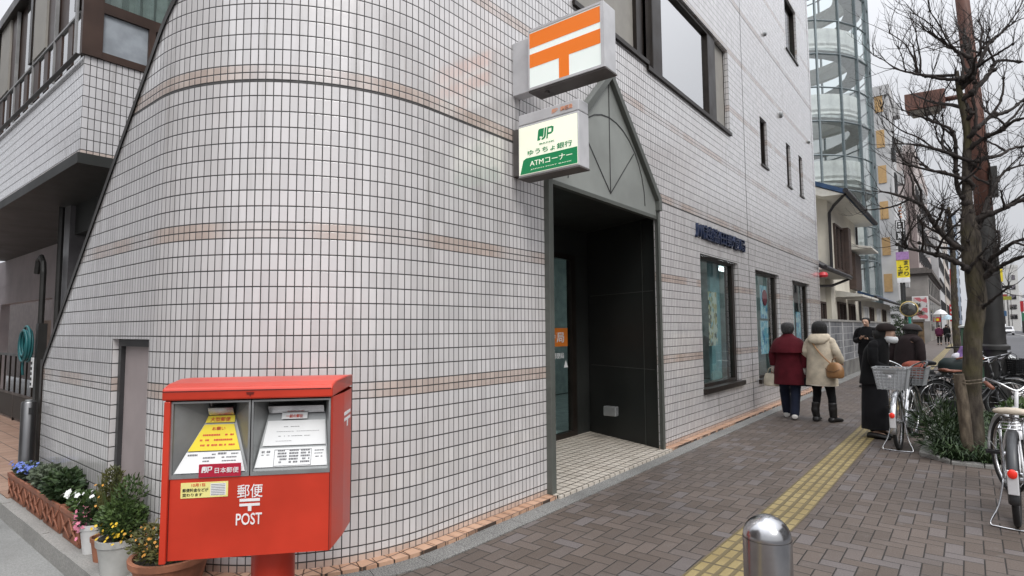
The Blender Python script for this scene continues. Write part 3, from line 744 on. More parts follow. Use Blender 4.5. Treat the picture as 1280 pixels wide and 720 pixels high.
# upper windows
def upper(y0, y1, z0, z1, segs):
    """segs: list of (ya, yb, kind)"""
    px = FX - .06
    MB().box(FX - .05, FX + .035, y0 - .01, y1 + .01, z0 - .05, z0 + .002).build('window_sill', M['bronze'], po, world=True)
    for ya, yb, kind in segs:
        if kind == 'glass': wo = MB().box(px - .03, px - .018, ya, yb, z0 + .05, z1 - .06).build('window', M['glass_up'], po, world=True)
        elif kind == 'panel': wo = MB().box(px - .05, px - .02, ya, yb, z0 + .01, z1 - .01).build('window_panel', M['panelbeige'], po, world=True)
        else: wo = MB().box(px - .05, px + .03, ya, yb, z0 + .01, z1 - .01).build('mullion', M['bronze'], po, world=True)
        if kind == 'glass':
            f = MB(); f.box(px - .05, px + .03, ya, yb, z0 + .01, z0 + .05); f.box(px - .05, px + .03, ya, yb, z1 - .06, z1 - .01); f.box(px - .05, px + .028, ya + .001, ya + .014, z0 + .05, z1 - .06); f.box(px - .05, px + .028, yb - .014, yb - .001, z0 + .05, z1 - .06); f.build('frame', M['bronze'], wo, world=True)
    MB().box(px - .5, px - .06, y0, y1, z0, z1).build('blind', M['blind'], po, world=True)
upper(4.66, 6.33, 4.70, 6.05, [(4.67, 4.75, 'm'), (4.75, 6.14, 'panel'), (6.14, 6.32, 'm')])
upper(6.33, 9.45, 4.64, 6.05, [(6.331, 6.60, 'glass'), (6.60, 6.86, 'm'), (6.86, 8.60, 'glass'), (8.60, 8.92, 'm'), (8.92, 9.44, 'panel')])
for (y0, y1, z0, z1) in ((11.25, 11.72, 4.54, 5.47), (13.25, 13.62, 4.52, 5.47), (14.42, 14.80, 4.52, 5.47), (13.65, 14.75, 7.75, 9.05)):
    wo = MB().box(FX - .10, FX - .09, y0 + .04, y1 - .06, z0 + .04, z1 - .04).build('window', M['glass'], po, world=True)
    f = MB(); f.box(FX - .14, FX - .04, y0 + .002, y0 + .04, z0, z1); f.box(FX - .14, FX - .04, y1 - .06, y1 - .002, z0, z1); f.box(FX - .14, FX - .04, y0 + .04, y1 - .06, z0, z0 + .04); f.box(FX - .14, FX - .04, y0 + .04, y1 - .06, z1 - .04, z1)
    f.build('frame', M['bronze'], wo, world=True)
    MB().box(FX - .03, FX + .025, y0 - .01, y1 + .02, z0 - .035, z0 + .001).build('sill', M['bronze'], wo, world=True)
    MB().box(FX - .5, FX - .3, y0 - .1, y1 + .1, z0 - .1, z1 + .1).build('blind', M['interior'], po, world=True)
text('川越脇田郵便局', (FX + .02, 8.84, 2.815), (0, 1, 0), (0, 0, 1), 2.2, .215, M['navy'], po, 'lettering', bold=.004, extrude=.018)

# annex block over the side lane (overhanging upper floor of the same building)
ab = MB(); ax = -6.2; ay = 1.53
ab.quad((-16, ay, 3.07), (ax, ay, 3.07), (ax, ay, 3.98), (-16, ay, 3.98), uv=[(0, 2.09), (9.8, 2.09), (9.8, 3.0), (0, 3.0)])
ab.quad((ax, ay, 3.07), (ax, 3.19, 3.07), (ax, 3.19, 3.98), (ax, ay, 3.98), uv=[(9.8, 2.09), (11.45, 2.09), (11.45, 3.0), (9.8, 3.0)])
ab.build('parapet', M['tile_plain'], po, world=True)
sf = MB(); sf.box(-16, ax + .02, ay - .02, 3.19, 2.97, 3.068); sf.build('soffit', M['greygreen_d'], po, world=True)
wf = MB()
wf.box(ax - .03, ax + .03, ay - .03, ay + .13, 3.981, 5.38)                       # corner post
wf.box(ax - .04, ax + .02, ay + .13, 3.19, 3.981, 4.05); wf.box(ax - .04, ax + .02, ay + .13, 3.19, 4.43, 4.53)
wf.box(ax - .04, ax + .02, 2.04, 2.10, 4.05, 4.43); wf.box(ax - .04, ax + .02, 2.6, 2.72, 4.53, 5.38)
wf.build('window_band', M['brown'], po, world=True)
MB().box(ax - .03, ax - .01, ay + .13, 2.04, 4.05, 4.43).build('window_panel', pm('frosted_panel', (.30, .33, .36), .4), po, world=True)
gl_ = MB().box(ax - .03, ax - .018, ay + .13, 3.19, 4.53, 5.38).build('window', M['glass'], po, world=True)
cu = MB(); n = 40
for i in range(n):
    y0 = ay + .15 + i * .04; o0 = .03 * math.sin(i * 1.9); o1 = .03 * math.sin((i + 1) * 1.9)
    cu.quad((ax - .15 + o0, y0, 4.5), (ax - .15 + o1, y0 + .04, 4.5), (ax - .15 + o1, y0 + .04, 5.38), (ax - .15 + o0, y0, 5.38))
cu.build('curtain', M['curtain'], gl_, world=True)
MB().box(-16, ax + .04, ay - .06, 3.19, 5.38, 5.5).build('annex_roof', M['bronze'], po, world=True)
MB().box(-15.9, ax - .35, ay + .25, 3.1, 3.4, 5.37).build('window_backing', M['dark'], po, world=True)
# left face: repeating bay = greige panel + dark glass leaf, white metal edges
bays = MB();
def leaf_box(*a): MB().box(*a).build('window_leaf', M['brown'], po, world=True)
gls = MB(); pur = MB()
for k in range(10):
    x1 = ax - .16 - k * .86; x0 = x1 - .86
    bays.box(x0, x0 + .018, ay - .012, ay + .02, 3.99, 5.38); bays.box(x0 + .018, x1, ay - .01, ay + .02, 4.435, 4.455)
    if k % 2 == 0: leaf_box(x0 + .05, x0 + .42, ay + .03, ay + .06, 4.47, 5.38); gls.box(x0 + .42, x1 - .1, ay + .01, ay + .02, 4.47, 5.38); pur.box(x1 - .1, x1, ay - .03, ay + .04, 4.47, 5.38)
    else: MB().box(x0 + .06, x1 - .3, ay - .02, ay + .01, 4.47, 5.38).build('window_panel', M['panelbeige'], po, world=True); leaf_box(x1 - .3, x1, ay + .0, ay + .06, 4.47, 5.38)
    leaf_box(x0 + .05, x0 + .25, ay + .0, ay + .06, 4.0, 4.42); gls.box(x0 + .25, x0 + .43, ay + .01, ay + .02, 4.0, 4.42); leaf_box(x0 + .465, x0 + .62, ay, ay + .06, 4.0, 4.42); gls.box(x0 + .62, x1, ay + .01, ay + .02, 4.0, 4.42)
bays.box(ax - .16, ax - .10, ay - .045, ay - .032, 3.99, 5.38)
bays.build('window_rail', pm('rail_grey', (.27, .27, .27), .5), po, world=True); 
gls.build('window', M['glass_up'], po, world=True); pur.build('window_post', M['bronze'], po, world=True)
MB().box(-16, ax - .03, ay - .06, ay - .02, 3.981, 3.989).build('window_sill', M['bronze'], po, world=True)
# ground floor under the overhang
gw = MB(); gy = 2.75
gw.box(-26, -16.2, gy, gy + .15, 0, 2.97); gw.box(-16.2, -12.3, gy, gy + .15, 2.05, 2.97); gw.box(-12.3, -8.75, gy, gy + .15, 0, 2.97); gw.box(-26, -12.3, gy - .004, gy, 2.42, 2.44)
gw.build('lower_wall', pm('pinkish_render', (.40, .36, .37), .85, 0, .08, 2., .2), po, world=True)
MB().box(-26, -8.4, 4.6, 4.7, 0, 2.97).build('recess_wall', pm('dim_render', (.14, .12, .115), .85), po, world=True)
MB().box(-15.4, -14.2, gy + .5, gy + .55, .2, 1.7).build('recess_panel', pm('buff_panel', (.34, .27, .22), .7), po, world=True)
cl = MB(); cl.box(-8.75, -8.35, 2.0, 2.4, 0, 2.97); cl.build('column', M['tile_plain'] if False else pm('dark_tile_column', (.12, .115, .12), .35), po, world=True)
MB().box(-8.6, -6.9, 2.05, 3.1, 2.62, 2.97).build('beam', M['greygreen_d'], po, world=True)
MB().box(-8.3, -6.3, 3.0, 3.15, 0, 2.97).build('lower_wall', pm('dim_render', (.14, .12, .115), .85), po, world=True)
pp = MB(); pp.tube([(-8.95, 1.9, 0), (-8.95, 1.9, 2.2), (-8.98, 1.9, 2.32), (-9.08, 1.9, 2.4), (-9.2, 1.9, 2.36), (-9.26, 1.9, 2.2)], .032, 8)
pp.tube([(-8.45, 1.94, 0), (-8.45, 1.94, 2.95)], .03, 8); pp.build('drainpipe', M['poledark'], po, world=True)
# ------------------------------------------------------------------ red post box
PBR = math.radians(48.25)
pb = thing('post_box', 'large red street post box with two posting slots in front of the curved tiled corner', 'post box', (-2.541, 1.297, 0), PBR)
def face_text(s, x, z, w, h, mat, y=-.001, bold=0., name='lettering', parent=None, tilt=0., ex=.0015):
    me = text_mesh(s, 1., bold, 1.0)
    xs = [v.co.x for v in me.vertices]; ys = [v.co.y for v in me.vertices]
    cx, cy = (min(xs) + max(xs)) / 2, (min(ys) + max(ys)) / 2; kx = w / (max(xs) - min(xs)); ky = h / (max(ys) - min(ys))
    yd = Vector((0, math.sin(tilt), math.cos(tilt))); nd = Vector((1, 0, 0)).cross(yd)
    for v in me.vertices: v.co = Vector((x, y, z)) + Vector((1, 0, 0)) * (v.co.x - cx) * kx + yd * (v.co.y - cy) * ky + nd * (v.co.z * ex)
    me.materials.clear(); me.materials.append(mat); me.name = name
    o = D.objects.new(name, me); COL.objects.link(o); o.parent = parent; return o
Z0, Z1 = .462, 1.146
bd = MB()
plan = [(-.35, .0), (.35, .0), (.356, .02), (.385, .2), (.40, .38), (.39, .47), (.34, .5), (-.34, .5), (-.39, .47), (-.40, .38), (-.385, .2), (-.356, .02)]
n = len(plan)
# outer sides, bottom, back
for i in range(1, n):
    a, b = plan[i], plan[(i + 1) % n]
    bd.quad((*a, Z0), (*b, Z0), (*b, Z1), (*a, Z1))
bd.poly([(x, y, Z0) for x, y in reversed(plan)])
# front panels round the two recesses
def fq(x0, x1, z0, z1, y=0.): bd.quad((x0, y, z0), (x1, y, z0), (x1, y, z1), (x0, y, z1))
fq(-.35, .35, Z0, .808); fq(-.35, -.329, .808, Z1); fq(.349, .35, .808, Z1)
bd.build('body', M['post_red'], pb, bevel=.006)
fp = MB(); fp.box(-.350, -.324, -.018, .0, Z0 - .008, Z1 - .002); fp.build('edge_rib', M['post_red'], pb, bevel=.004)
MB().box(.3465, .3495, -.0015, .001, Z0 + .002, Z1).build('seam', M['post_red_d'], pb)
gp = MB(); gp.box(-.324, -.321, -.0015, .001, Z0, .808); gp.build('seam', M['post_red_d'], pb)
ld = MB()
prof = [(-.022, Z1 + .002), (-.024, 1.19), (-.014, 1.203), (.06, 1.216), (.25, 1.222), (.44, 1.213), (.515, 1.195), (.52, Z1 + .002)]
lx = lambda y: .358 + max(0, min(.045, .045 * y / .38)) - max(0, .2 * (y - .45))
ld.loft([[(s * lx(y), y, z) for y, z in prof] for s in (-1, 1)])
ld.build('lid', M['post_red'], pb, bevel=.007)
MB().box(-.355, .352, -.026, -.021, 1.186, 1.190).build('lid_seam', M['post_red_d'], pb)
lm = MB(); lm.box(-.012, .022, -.0265, -.0245, 1.176, 1.179); lm.box(-.010, .020, -.0265, -.0245, 1.170, 1.173); lm.box(.003, .007, -.0265, -.0245, 1.162, 1.170)
lm.build('lid_mark', M['post_red_d'], pb)
leg = MB(); leg.cyl((.06, .24, .02), (.06, .24, Z0), .098, 28); leg.cyl((.06, .24, 0), (.06, .24, .02), .17, 28)
leg.build('leg', M['post_red'], pb, angle=40)
def recess(x0, x1, x_l, x_r):
    z0, z1, dp = .808, 1.141, .135
    rc = MB(); i0, i1 = x0 + .008, x1 - .008
    # rim
    for (a, b, c, d) in ((x0, i0, z0, z1), (i1, x1, z0, z1), (i0, i1, z0, z0 + .016), (i0, i1, z1 - .008, z1)): rc.box(a, b, -.004, .012, c, d)
    rc.quad((i0, .012, z0 + .016), (i0, dp, z0 + .06), (i0, dp, z1), (i0, .012, z1)); rc.quad((i1, dp, z0 + .06), (i1, .012, z0 + .016), (i1, .012, z1), (i1, dp, z1))
    rc.quad((i0, .012, z1 - .008), (i0, dp, z1 - .008), (i1, dp, z1 - .008), (i1, .012, z1 - .008))
    rc.quad((i0, dp, z0), (i1, dp, z0), (i1, dp, z1), (i0, dp, z1))
    rc.quad((i0, .012, z0 + .014), (i1, .012, z0 + .014), (i1, .105, 1.06), (i0, .105, 1.06))       # sloping floor
    ro = rc.build('slot_panel', M['steel_grey'], pb)
    # converging cheeks
    for xa, xb in ((i0, x_l), (i1, x_r)):
        ck = MB(); s = 1 if xb > xa else -1
        ck.prism([(xa, .012, z1 - .008), (xa, .012, z0 + .016), (xb - s * .03, .02, z0 + .03), (xb, .104, 1.055), (xb, .12, z1 - .008)], (0, .004, 0))
        ck.build('cheek', M['steel_grey'], ro)
    sl = MB().box(x_l, x_r, .108, .134, 1.068, 1.125).build('slot', M['dark'], ro)
    fl = MB(); fl.prism([(x_l + .004, .098, 1.065), (x_r - .004, .098, 1.065), (x_r - .004, .075, 1.10), (x_l + .004, .075, 1.10)], (0, -.003, .001)); fl.prism([(x_l + .01, .10, 1.105), (x_r - .01, .10, 1.105), (x_r - .01, .09, 1.128), (x_l + .01, .09, 1.128)], (0, -.003, .001))
    fl.build('flap', M['chrome'], ro)
    return ro
def incl(z): return .012 + (z - .822) / (1.06 - .822) * .093 - .003
def plate(name, pts, mat, parent, lift=.003):
    """pts (x, z) as seen on the sloping floor"""
    m = MB(); ps = [(x, incl(z) - lift, z) for x, z in pts]; m.prism(ps[::-1], (0, -.002, .0008)); return m.build(name, mat, parent)
rL = recess(-.324, .003, -.205, -.09); rL['label'] = 'posting slot with yellow notice plate'
plate('plate', [(-.268, .916), (-.05, .916), (-.09, 1.025), (-.215, 1.025)], M['yellow'], rL)
plate('plate', [(-.213, 1.033), (-.088, 1.033), (-.09, 1.062), (-.205, 1.062)], M['yellow'], rL)
plate('plate', [(-.309, .828), (-.018, .828), (-.047, .911), (-.272, .911)], M['paper'], rL)
TI = math.atan2(.093, .238)
def itext(s, x, z, w, h, m, p, lift=.0065, bold=0.): return face_text(s, x, z, w, h, m, incl(z) - lift, bold, parent=p, tilt=TI)
itext('大型郵便', -.150, 1.047, .085, .019, M['inkred'], rL); itext('お願い', -.152, 1.008, .055, .015, M['inkred'], rL)
def rows(spec, m, p, lift=.006):
    b = MB()
    for x0, x1, z, h in spec:
        x = x0
        while x < x1:
            wd = random.uniform(.004, .011); xe = min(x + wd, x1)
            if random.random() < .86: ps = [(x, incl(z) - lift, z), (x, incl(z + h) - lift, z + h), (xe, incl(z + h) - lift, z + h), (xe, incl(z) - lift, z)]; b.prism(ps, (0, -.0008, 0))
            x = xe + .0016
    return b.build('small_print', m, p)
rows([(-.215, -.085, .978, .007), (-.225, -.08, .957, .007), (-.22, -.075, .936, .007)], M['inkred'], rL)
rows([(-.265, -.225, .897, .007), (-.165, -.15, .899, .005), (-.14, -.105, .9, .008), (-.095, -.055, .9, .005), (-.20, -.15, .885, .006), (-.13, -.06, .886, .005), (-.2, -.165, .872, .005), (-.12, -.06, .872, .004)], M['inkgrey'], rL)
cr = MB().box(-.203, -.030, -.010, -.006, .812, .868).build('name_plate', M['crimson'], pb)
face_text('日本郵便', -.088, .840, .098, .024, M['paper'], -.0105, .003, parent=cr)
def jp_mark(x, z, h, m, parent, y):
    """slanted J-in-a-block and P emblem"""
    b = MB(); s = h * .12
    def pl(pts): b.prism([(x + px * h + s * (pz - .5), y, z + (pz - .5) * h) for px, pz in pts][::-1], (0, -.001, 0))
    pl([(-.95, 0), (-.72, 0), (-.62, .07), (-.62, .16), (-.72, .16), (-.74, .32), (-.52, .32), (-.50, .22), (-.40, .24), (-.34, .34), (-.34, 1.0), (-.83, 1.0), (-.95, .9)])
    pl([(-.50, -.02), (-.30, .0), (-.14, .10), (-.08, .26), (-.08, 1.0), (-.27, 1.0), (-.27, .30), (-.34, .18), (-.50, .14)])
    pl([(.0, 0), (.14, 0), (.14, 1.0), (.0, 1.0)]); pl([(.14, .84), (.44, .84), (.60, .92), (.46, 1.0), (.14, 1.0)]); pl([(.14, .34), (.46, .34), (.60, .43), (.44, .50), (.14, .50)]); pl([(.46, .44), (.66, .46), (.66, .92), (.46, .9)])
    return b.build('emblem', m, parent)
jp_mark(-.166, .845, .026, M['paper'], cr, -.0105)
rR = recess(.008, .348, .055, .31); rR['label'] = 'posting slot with white address notice'
plate('plate', [(.045, .926), (.322, .926), (.312, 1.032), (.058, 1.032)], M['paper'], rR)
plate('plate', [(.022, .838), (.334, .838), (.324, .916), (.036, .916)], M['paper'], rR)
plate('plate', [(.118, 1.04), (.232, 1.04), (.232, 1.066), (.118, 1.066)], M['paper'], rR, .012)
itext('一般の郵便', .175, 1.053, .075, .016, M['inkred'], rR, .0155, .01)
rows([(.13, .2, 1.005, .002), (.1, .29, .985, .0012), (.11, .25, .965, .002), (.1, .17, .945, .0012)], M['inkgrey'], rR)
rows([(.045, .09, .898, .008), (.045, .08, .888, .003), (.275, .315, .9, .004), (.275, .31, .888, .003), (.28, .315, .874, .004)] + [(.115 + .05 * (i % 3), .155 + .05 * (i % 3), .902 - .012 * (i // 3), .007) for i in range(15)], M['inkgrey'], rR)
bxm = MB()
for (a, b, c, d) in ((.10, .262, .908, .9095), (.10, .262, .842, .8435), (.10, .1015, .842, .908), (.2605, .262, .842, .908)): bxm.prism([(a, incl(c) - .006, c), (a, incl(d) - .006, d), (b, incl(d) - .006, d), (b, incl(c) - .006, c)], (0, -.001, 0))
bxm.build('notice_border', M['inkgrey'], rR)
sk = MB().box(-.276, -.083, -.003, -.0005, .724, .790).build('sticker', M['lyellow'], pb)
face_text('10月1日', -.205, .779, .055, .013, M['inkred'], -.0032, .006, parent=sk); face_text('郵便料金などが', -.216, .758, .105, .015, M['inkblack'], -.0032, .004, parent=sk); face_text('変わります', -.228, .738, .08, .014, M['inkblack'], -.0032, .004, parent=sk)
sg = MB(); sg.box(-.155, -.092, -.0036, -.0028, .731, .783); sgo = sg.build('sticker_table', M['paper'], sk)
tb = MB()
for k in range(7): tb.box(-.152, -.095, -.0042, -.0034, .734 + k * .0072, .7366 + k * .0072)
tb.build('small_print', M['steel_grey'], sk)
face_text('郵便', .009, .742, .106, .058, M['white'], -.0012, .003, parent=pb)
mk = MB(); mk.box(-.034, .051, -.0025, -.0002, .697, .709); mk.box(-.034, .051, -.0025, -.0002, .677, .688); mk.box(.002, .016, -.0025, -.0002, .655, .677)
mk.build('postal_mark', M['white'], pb)
face_text('POST', .007, .621, .108, .050, M['white'], -.0012, .008, parent=pb)
# small postal mark on the side
sm = MB()
for (c0, c1, z0, z1) in ((.20, .345, 1.030, 1.046), (.20, .345, 1.002, 1.016), (.262, .284, .970, 1.002)):
    f = lambda y: .385 + (.40 - .385) * (y - .2) / .18 if y < .38 else .40 - .01 * (y - .38) / .09
    sm.prism([(f(c0) + .001, c0, z0), (f(c1) + .001, c1, z0), (f(c1) + .001, c1, z1), (f(c0) + .001, c0, z1)], (.0015, 0, 0))
sm.build('postal_mark', M['white'], pb)

# ------------------------------------------------------------------ projecting signs
SY = 3.66
s1 = thing('projecting_sign', 'lit white projecting sign with an orange postal mark, above the green bank sign', 'sign', (FX, SY, 3.63), 0)
X0, X1, A0, A1 = -2.72, -2.015, 3.39, 3.90
b = MB(); b.box(X0, X1, SY, SY + .17, A0, A1); b.build('box', M['signgrey'], s1, world=True, bevel=.008)
b = MB(); b.box(FX, X0, SY + .03, SY + .14, A0 + .02, A1 - .03); b.build('bracket', M['signgrey'], s1, world=True, bevel=.004)
b = MB(); b.box(X0 - .004, X1 + .004, SY - .004, SY + .174, A0 - .012, A0); b.box(-2.6, -2.575, SY + .05, SY + .08, A0 - .03, A0 - .012); b.build('underside', M['signdark'], s1, world=True)
F0, F1, G0, G1 = X0 + .012, X1 - .03, A0 + .022, A1 - .02
fo = MB().box(F0, F1, SY - .006, SY - .001, G0, G1).build('face', M['lit_white'], s1, world=True)
W_, H_ = F1 - F0, G1 - G0
o = MB()
o.box(F0, F1 - .005, SY - .009, SY - .0055, G1 - .135, G1 - .012); o.box(F0, F1 - .005, SY - .009, SY - .0055, G1 - .30, G1 - .188); o.box(F0 + W_ * .43, F0 + W_ * .57, SY - .009, SY - .0055, G0 + .004, G1 - .30)
o.build('postal_mark', M['lit_orange'], fo, world=True)
rm_ = MB()
for (a, bb, c, d) in ((X0, F0, A0, A1), (F1, X1, A0, A1), (F0, F1, A0, G0), (F0, F1, G1, A1)): rm_.box(a + .001, bb - .001 if bb == X1 else bb, SY - .014, SY - .0005, c + .001, d - .001)
rm_.build('rim', M['signgrey'], s1, world=True)
s2 = thing('projecting_sign', 'lit cream and green projecting bank sign reading ATM, below the orange sign', 'sign', (FX, SY, 2.93), 0)
X0, X1, A0, A1 = -2.84, -2.255, 2.69, 3.215
b = MB(); b.box(X0, X1, SY, SY + .15, A0, A1 - .095); b.box(X0, X1, SY + .004, SY + .146, A1 - .09, A1); b.build('box', M['signgrey'], s2, world=True, bevel=.007)
b = MB(); b.box(FX, X0 + .01, SY + .03, SY + .12, A0 + .03, A1 - .10); b.box(X0 + .01, X1 - .01, SY + .02, SY + .13, A1 - .10, A1 - .08); b.build('bracket', M['signdark'], s2, world=True)
b = MB(); b.box(X0 - .003, X1 + .003, SY - .003, SY + .153, A0 - .012, A0); b.build('underside', M['signdark'], s2, world=True)
F0, F1, G0, G1 = X0 + .012, X1 - .012, A0 + .015, A1 - .115
fo = MB().box(F0, F1, SY - .006, SY - .001, G0, G1).build('face', M['lit_cream'], s2, world=True)
W_, H_ = F1 - F0, G1 - G0
MB().prism([(F0 + .012, SY - .0055, G0 + .004), (F1, SY - .0055, G0 + .004), (F1, SY - .0055, G0 + H_ * .335), (F0 + .075, SY - .0055, G0 + H_ * .335), (F0 + .045, SY - .0055, G0 + H_ * .30)], (0, -.002, 0)).build('green_band', M['lit_green'], fo, world=True)
def st(s, fx, fz, w, h, m, bold=0.): return text(s, (F0 + W_ * fx, SY - .0062, G0 + H_ * fz), (1, 0, 0), (0, 0, 1), w, h, m, fo, bold=bold, extrude=.003)
st('ゆうちょ銀行', .54, .435, W_ * .76, H_ * .115, M['lit_green'], .004); st('ATMコーナー', .56, .205, W_ * .72, H_ * .12, M['lit_cream'], 0.)
st('BANK', .50, .565, W_ * .26, H_ * .028, M['lit_green'])
st('JAPAN POST BANK', .56, .075, W_ * .7, H_ * .022, M['lit_cream'])
e = jp_mark(F0 + W_ * .50, G0 + H_ * .76, H_ * .235, M['lit_green'], None, SY - .0062); e.parent = fo
for v in e.data.vertices: v.co -= Vector(s2.location)
e2 = jp_mark(F1 - .205, A1 - .045, .034, M['orange_print'], None, SY + .003); e2.parent = s2
for v in e2.data.vertices: v.co -= Vector(s2.location)
text('郵便局', (F1 - .10, SY + .002, A1 - .045), (1, 0, 0), (0, 0, 1), .11, .034, M['orange_print'], s2, bold=.02, extrude=.002)

# ------------------------------------------------------------------ steel bollards
def bollard(label, loc, r, h, cap=True):
    t = thing('bollard', label, 'bollard', loc, 0)
    p = [(r * 1.0, 0), (r, h - r * .95)]
    bo = MB().lathe(p, n=36, cap=False).build('post', M['chrome'], t, angle=40)
    pr = [(r * .985, h - r * .95), (r * .99, h - r * .93)] + [(r * .99 * math.cos(a * PI / 2 / 9), h - r * .93 + r * .93 * math.sin(a * PI / 2 / 9)) for a in range(1, 10)]
    pr[-1] = (.001, h)
    MB().lathe(pr, n=36, cap=False).build('cap', M['chrome'], t, smooth=True)
    MB().lathe([(r * 1.25, 0), (r * 1.25, .008), (r * 1.02, .012)], n=30).build('base_ring', M['steel_dark'], t)
    return t
bollard('polished steel bollard with domed cap on the herringbone pavement', (-.53, 1.94, 0), .072, .862)
t = thing('bollard', 'slim flat-topped steel bollard beside the slanted tiled wall end', 'bollard', (-6.86, 1.40, 0), 0)
MB().lathe([(.057, 0), (.057, .80), (.05, .812), (.03, .814)], n=24).build('post', pm('dull_steel', (.22, .22, .225), .35, .9, .06, 3.), t, angle=40)
MB().lathe([(.03, .812), (.028, .83), (.001, .832)], n=16).build('cap', M['steel_grey'], t, angle=40)
pl_ = MB(); pl_.box(.03, .061, -.012, .012, .70, .76); pl_.build('lock_plate', M['steel_dark'], t)

# ------------------------------------------------------------------ planters and pots
def foliage(mb_, c, rx, ry, rz, n, w, l, up=.3):
    for _ in range(n):
        while True:
            p = Vector((random.uniform(-1, 1), random.uniform(-1, 1), random.uniform(-1, 1)))
            if .25 < p.length < 1: break
        q = (c[0] + p.x * rx, c[1] + p.y * ry, c[2] + p.z * rz)
        mb_.leaf(q, (p.x + random.uniform(-1.1, 1.1), p.y + random.uniform(-1.1, 1.1), p.z * .6 + up + random.uniform(-.5, .5)), w * random.uniform(.7, 1.3), l * random.uniform(.7, 1.3))
def stems(mb_, c, rx, ry, h, n, r=.003):
    for _ in range(n):
        a = random.uniform(0, 2 * PI); k = random.random() ** .5; x, y = k * rx * math.cos(a), k * ry * math.sin(a)
        mb_.tube([(c[0] + x * .3, c[1] + y * .3, c[2]), (c[0] + x * .7, c[1] + y * .7, c[2] + h * .5), (c[0] + x, c[1] + y, c[2] + h * random.uniform(.7, 1))], [r, r * .8, r * .5], 5)
def blossoms(pts, mat, parent, size, petals=5, name='blossom', heart=None):
    mb_ = MB()
    for p in pts:
        d = Vector((random.uniform(-.5, .6), random.uniform(-1, -.1), random.uniform(.2, 1))).normalized(); a = d.orthogonal().normalized(); b_ = d.cross(a); P0 = Vector(p)
        for k in range(petals):
            th = 2 * PI * k / petals; dr = a * math.cos(th) + b_ * math.sin(th); sd = d.cross(dr)
            mb_.add([P0, P0 + dr * size * .6 + sd * size * .45 + d * size * .12, P0 + dr * size + d * size * .06, P0 + dr * size * .6 - sd * size * .45 + d * size * .12], [(0, 1, 2, 3)])
    return mb_.build(name, mat, parent)
def trough(label, x, w, build, lift=0.):
    t = thing('planter', label, 'planter', (x, 1.355, -.012), 0, 'terracotta troughs along the tiled side wall')
    h = .215; d = .088
    m = MB()
    def rect(hw, hd, z): return [(-hw, -hd, z), (hw, -hd, z), (hw, hd, z), (-hw, hd, z)]
    k = .86
    m.loft([rect(w / 2 * k, d * .84, 0), rect(w / 2 * .97, d * .97, h * .82), rect(w / 2 * 1.0, d * 1.03, h * .84), rect(w / 2, d * 1.03, h), rect(w / 2 - .018, d * .85, h), rect(w / 2 - .022, d * .82, h - .035)])
    bo = m.build('trough', M['terracotta_d'], t, bevel=.004)
    rl = MB()
    nA = max(2, int(w / .16))
    for i in range(nA):                                     # relief: crossed ribs and raised bosses
        x0 = -w / 2 * .88 + i * w * .88 / nA; x1 = x0 + w * .88 / nA
        for (xa, xb) in ((x0, x1), (x1, x0)):
            rl.tube([(xa, -d * .88 - .004, .03), ((xa + xb) / 2, -d * .92 - .010, .10), (xb, -d * .97 - .004, .168)], [.005, .007, .005], 6)
        rl.blob(((x0 + x1) / 2, -d * .92 - .006, .10), .018, .009, .022, 8, 5)
    rl.build('relief', M['terracotta_d'], bo, smooth=True)
    MB().poly([(p[0], p[1], h - .03) for p in rect(w / 2 - .02, d * .83, 0)]).build('soil', M['soil'], t)
    build(t, w, h); return t
def pansy(t, w, h):
    f = MB(); foliage(f, (0, .01, h + .035), w * .44, .085, .05, 420, .028, .04); f.build('foliage', M['leaf_grey'], t)
    blossoms([(random.uniform(-w * .42, w * .42), random.uniform(-.10, .07), h + random.uniform(.05, .10)) for _ in range(110)], M['fl_blue'], t, .016)
def greyleaf(t, w, h):
    f = MB(); foliage(f, (0, .01, h + .07), w * .46, .10, .08, 800, .024, .04); stems(f, (0, 0, h - .03), w * .4, .1, .14, 14); f.build('foliage', M['leaf_grey'], t)
def darkleaf(t, w, h):
    f = MB(); foliage(f, (0, .0, h + .085), w * .48, .11, .10, 800, .034, .05); stems(f, (0, 0, h - .03), w * .4, .1, .16, 14); f.build('foliage', M['leaf_dark'], t)
def whitefl(t, w, h):
    f = MB(); foliage(f, (0, .01, h + .045), w * .44, .085, .06, 420, .03, .042); f.build('foliage', M['leaf'], t)
    blossoms([(random.uniform(-w * .42, w * .42), random.uniform(-.10, .06), h + random.uniform(.07, .125)) for _ in range(26)], M['fl_white'], t, .021)
trough('brown trough of small blue flowers, farthest along the side wall', -6.52, .58, pansy)
trough('brown trough of pale grey-green bushy plants next to the blue flowers', -5.97, .50, greyleaf)
trough('brown trough of dark green leafy plants', -5.46, .50, darkleaf)
trough('brown trough of white flowers nearest the service door', -4.97, .44, whitefl)
def pot(label, loc, r, h, mat, build, k=.74, group=None):
    t = thing('flower_pot', label, 'flower pot', loc, 0)
    pr = [(r * k, 0), (r * .96, h * .82), (r * 1.03, h * .83), (r * 1.05, h), (r * .93, h), (r * .9, h * .86)]
    MB().lathe(pr, n=30, cap=False).build('pot', mat, t, angle=35)
    MB().lathe([(r * k * .98, .004), (.001, .004)], n=20, cap=False).build('pot_base', mat, t)
    MB().lathe([(r * .91, h * .88), (.001, h * .90)], n=20, cap=False).build('soil', M['soil'], t)
    build(t, r, h); return t
def pinkpot(t, r, h):
    f = MB(); foliage(f, (0, 0, h + .05), r * 1.1, r * 1.1, .09, 260, .025, .05); stems(f, (0, 0, h * .8), r, r, .2, 10); f.build('foliage', M['leaf_dark'], t)
    blossoms([(random.uniform(-r * 1.5, r * .6), random.uniform(-r * 1.3, 0), h + random.uniform(-.08, .10)) for _ in range(40)], M['fl_pink'], t, .015)
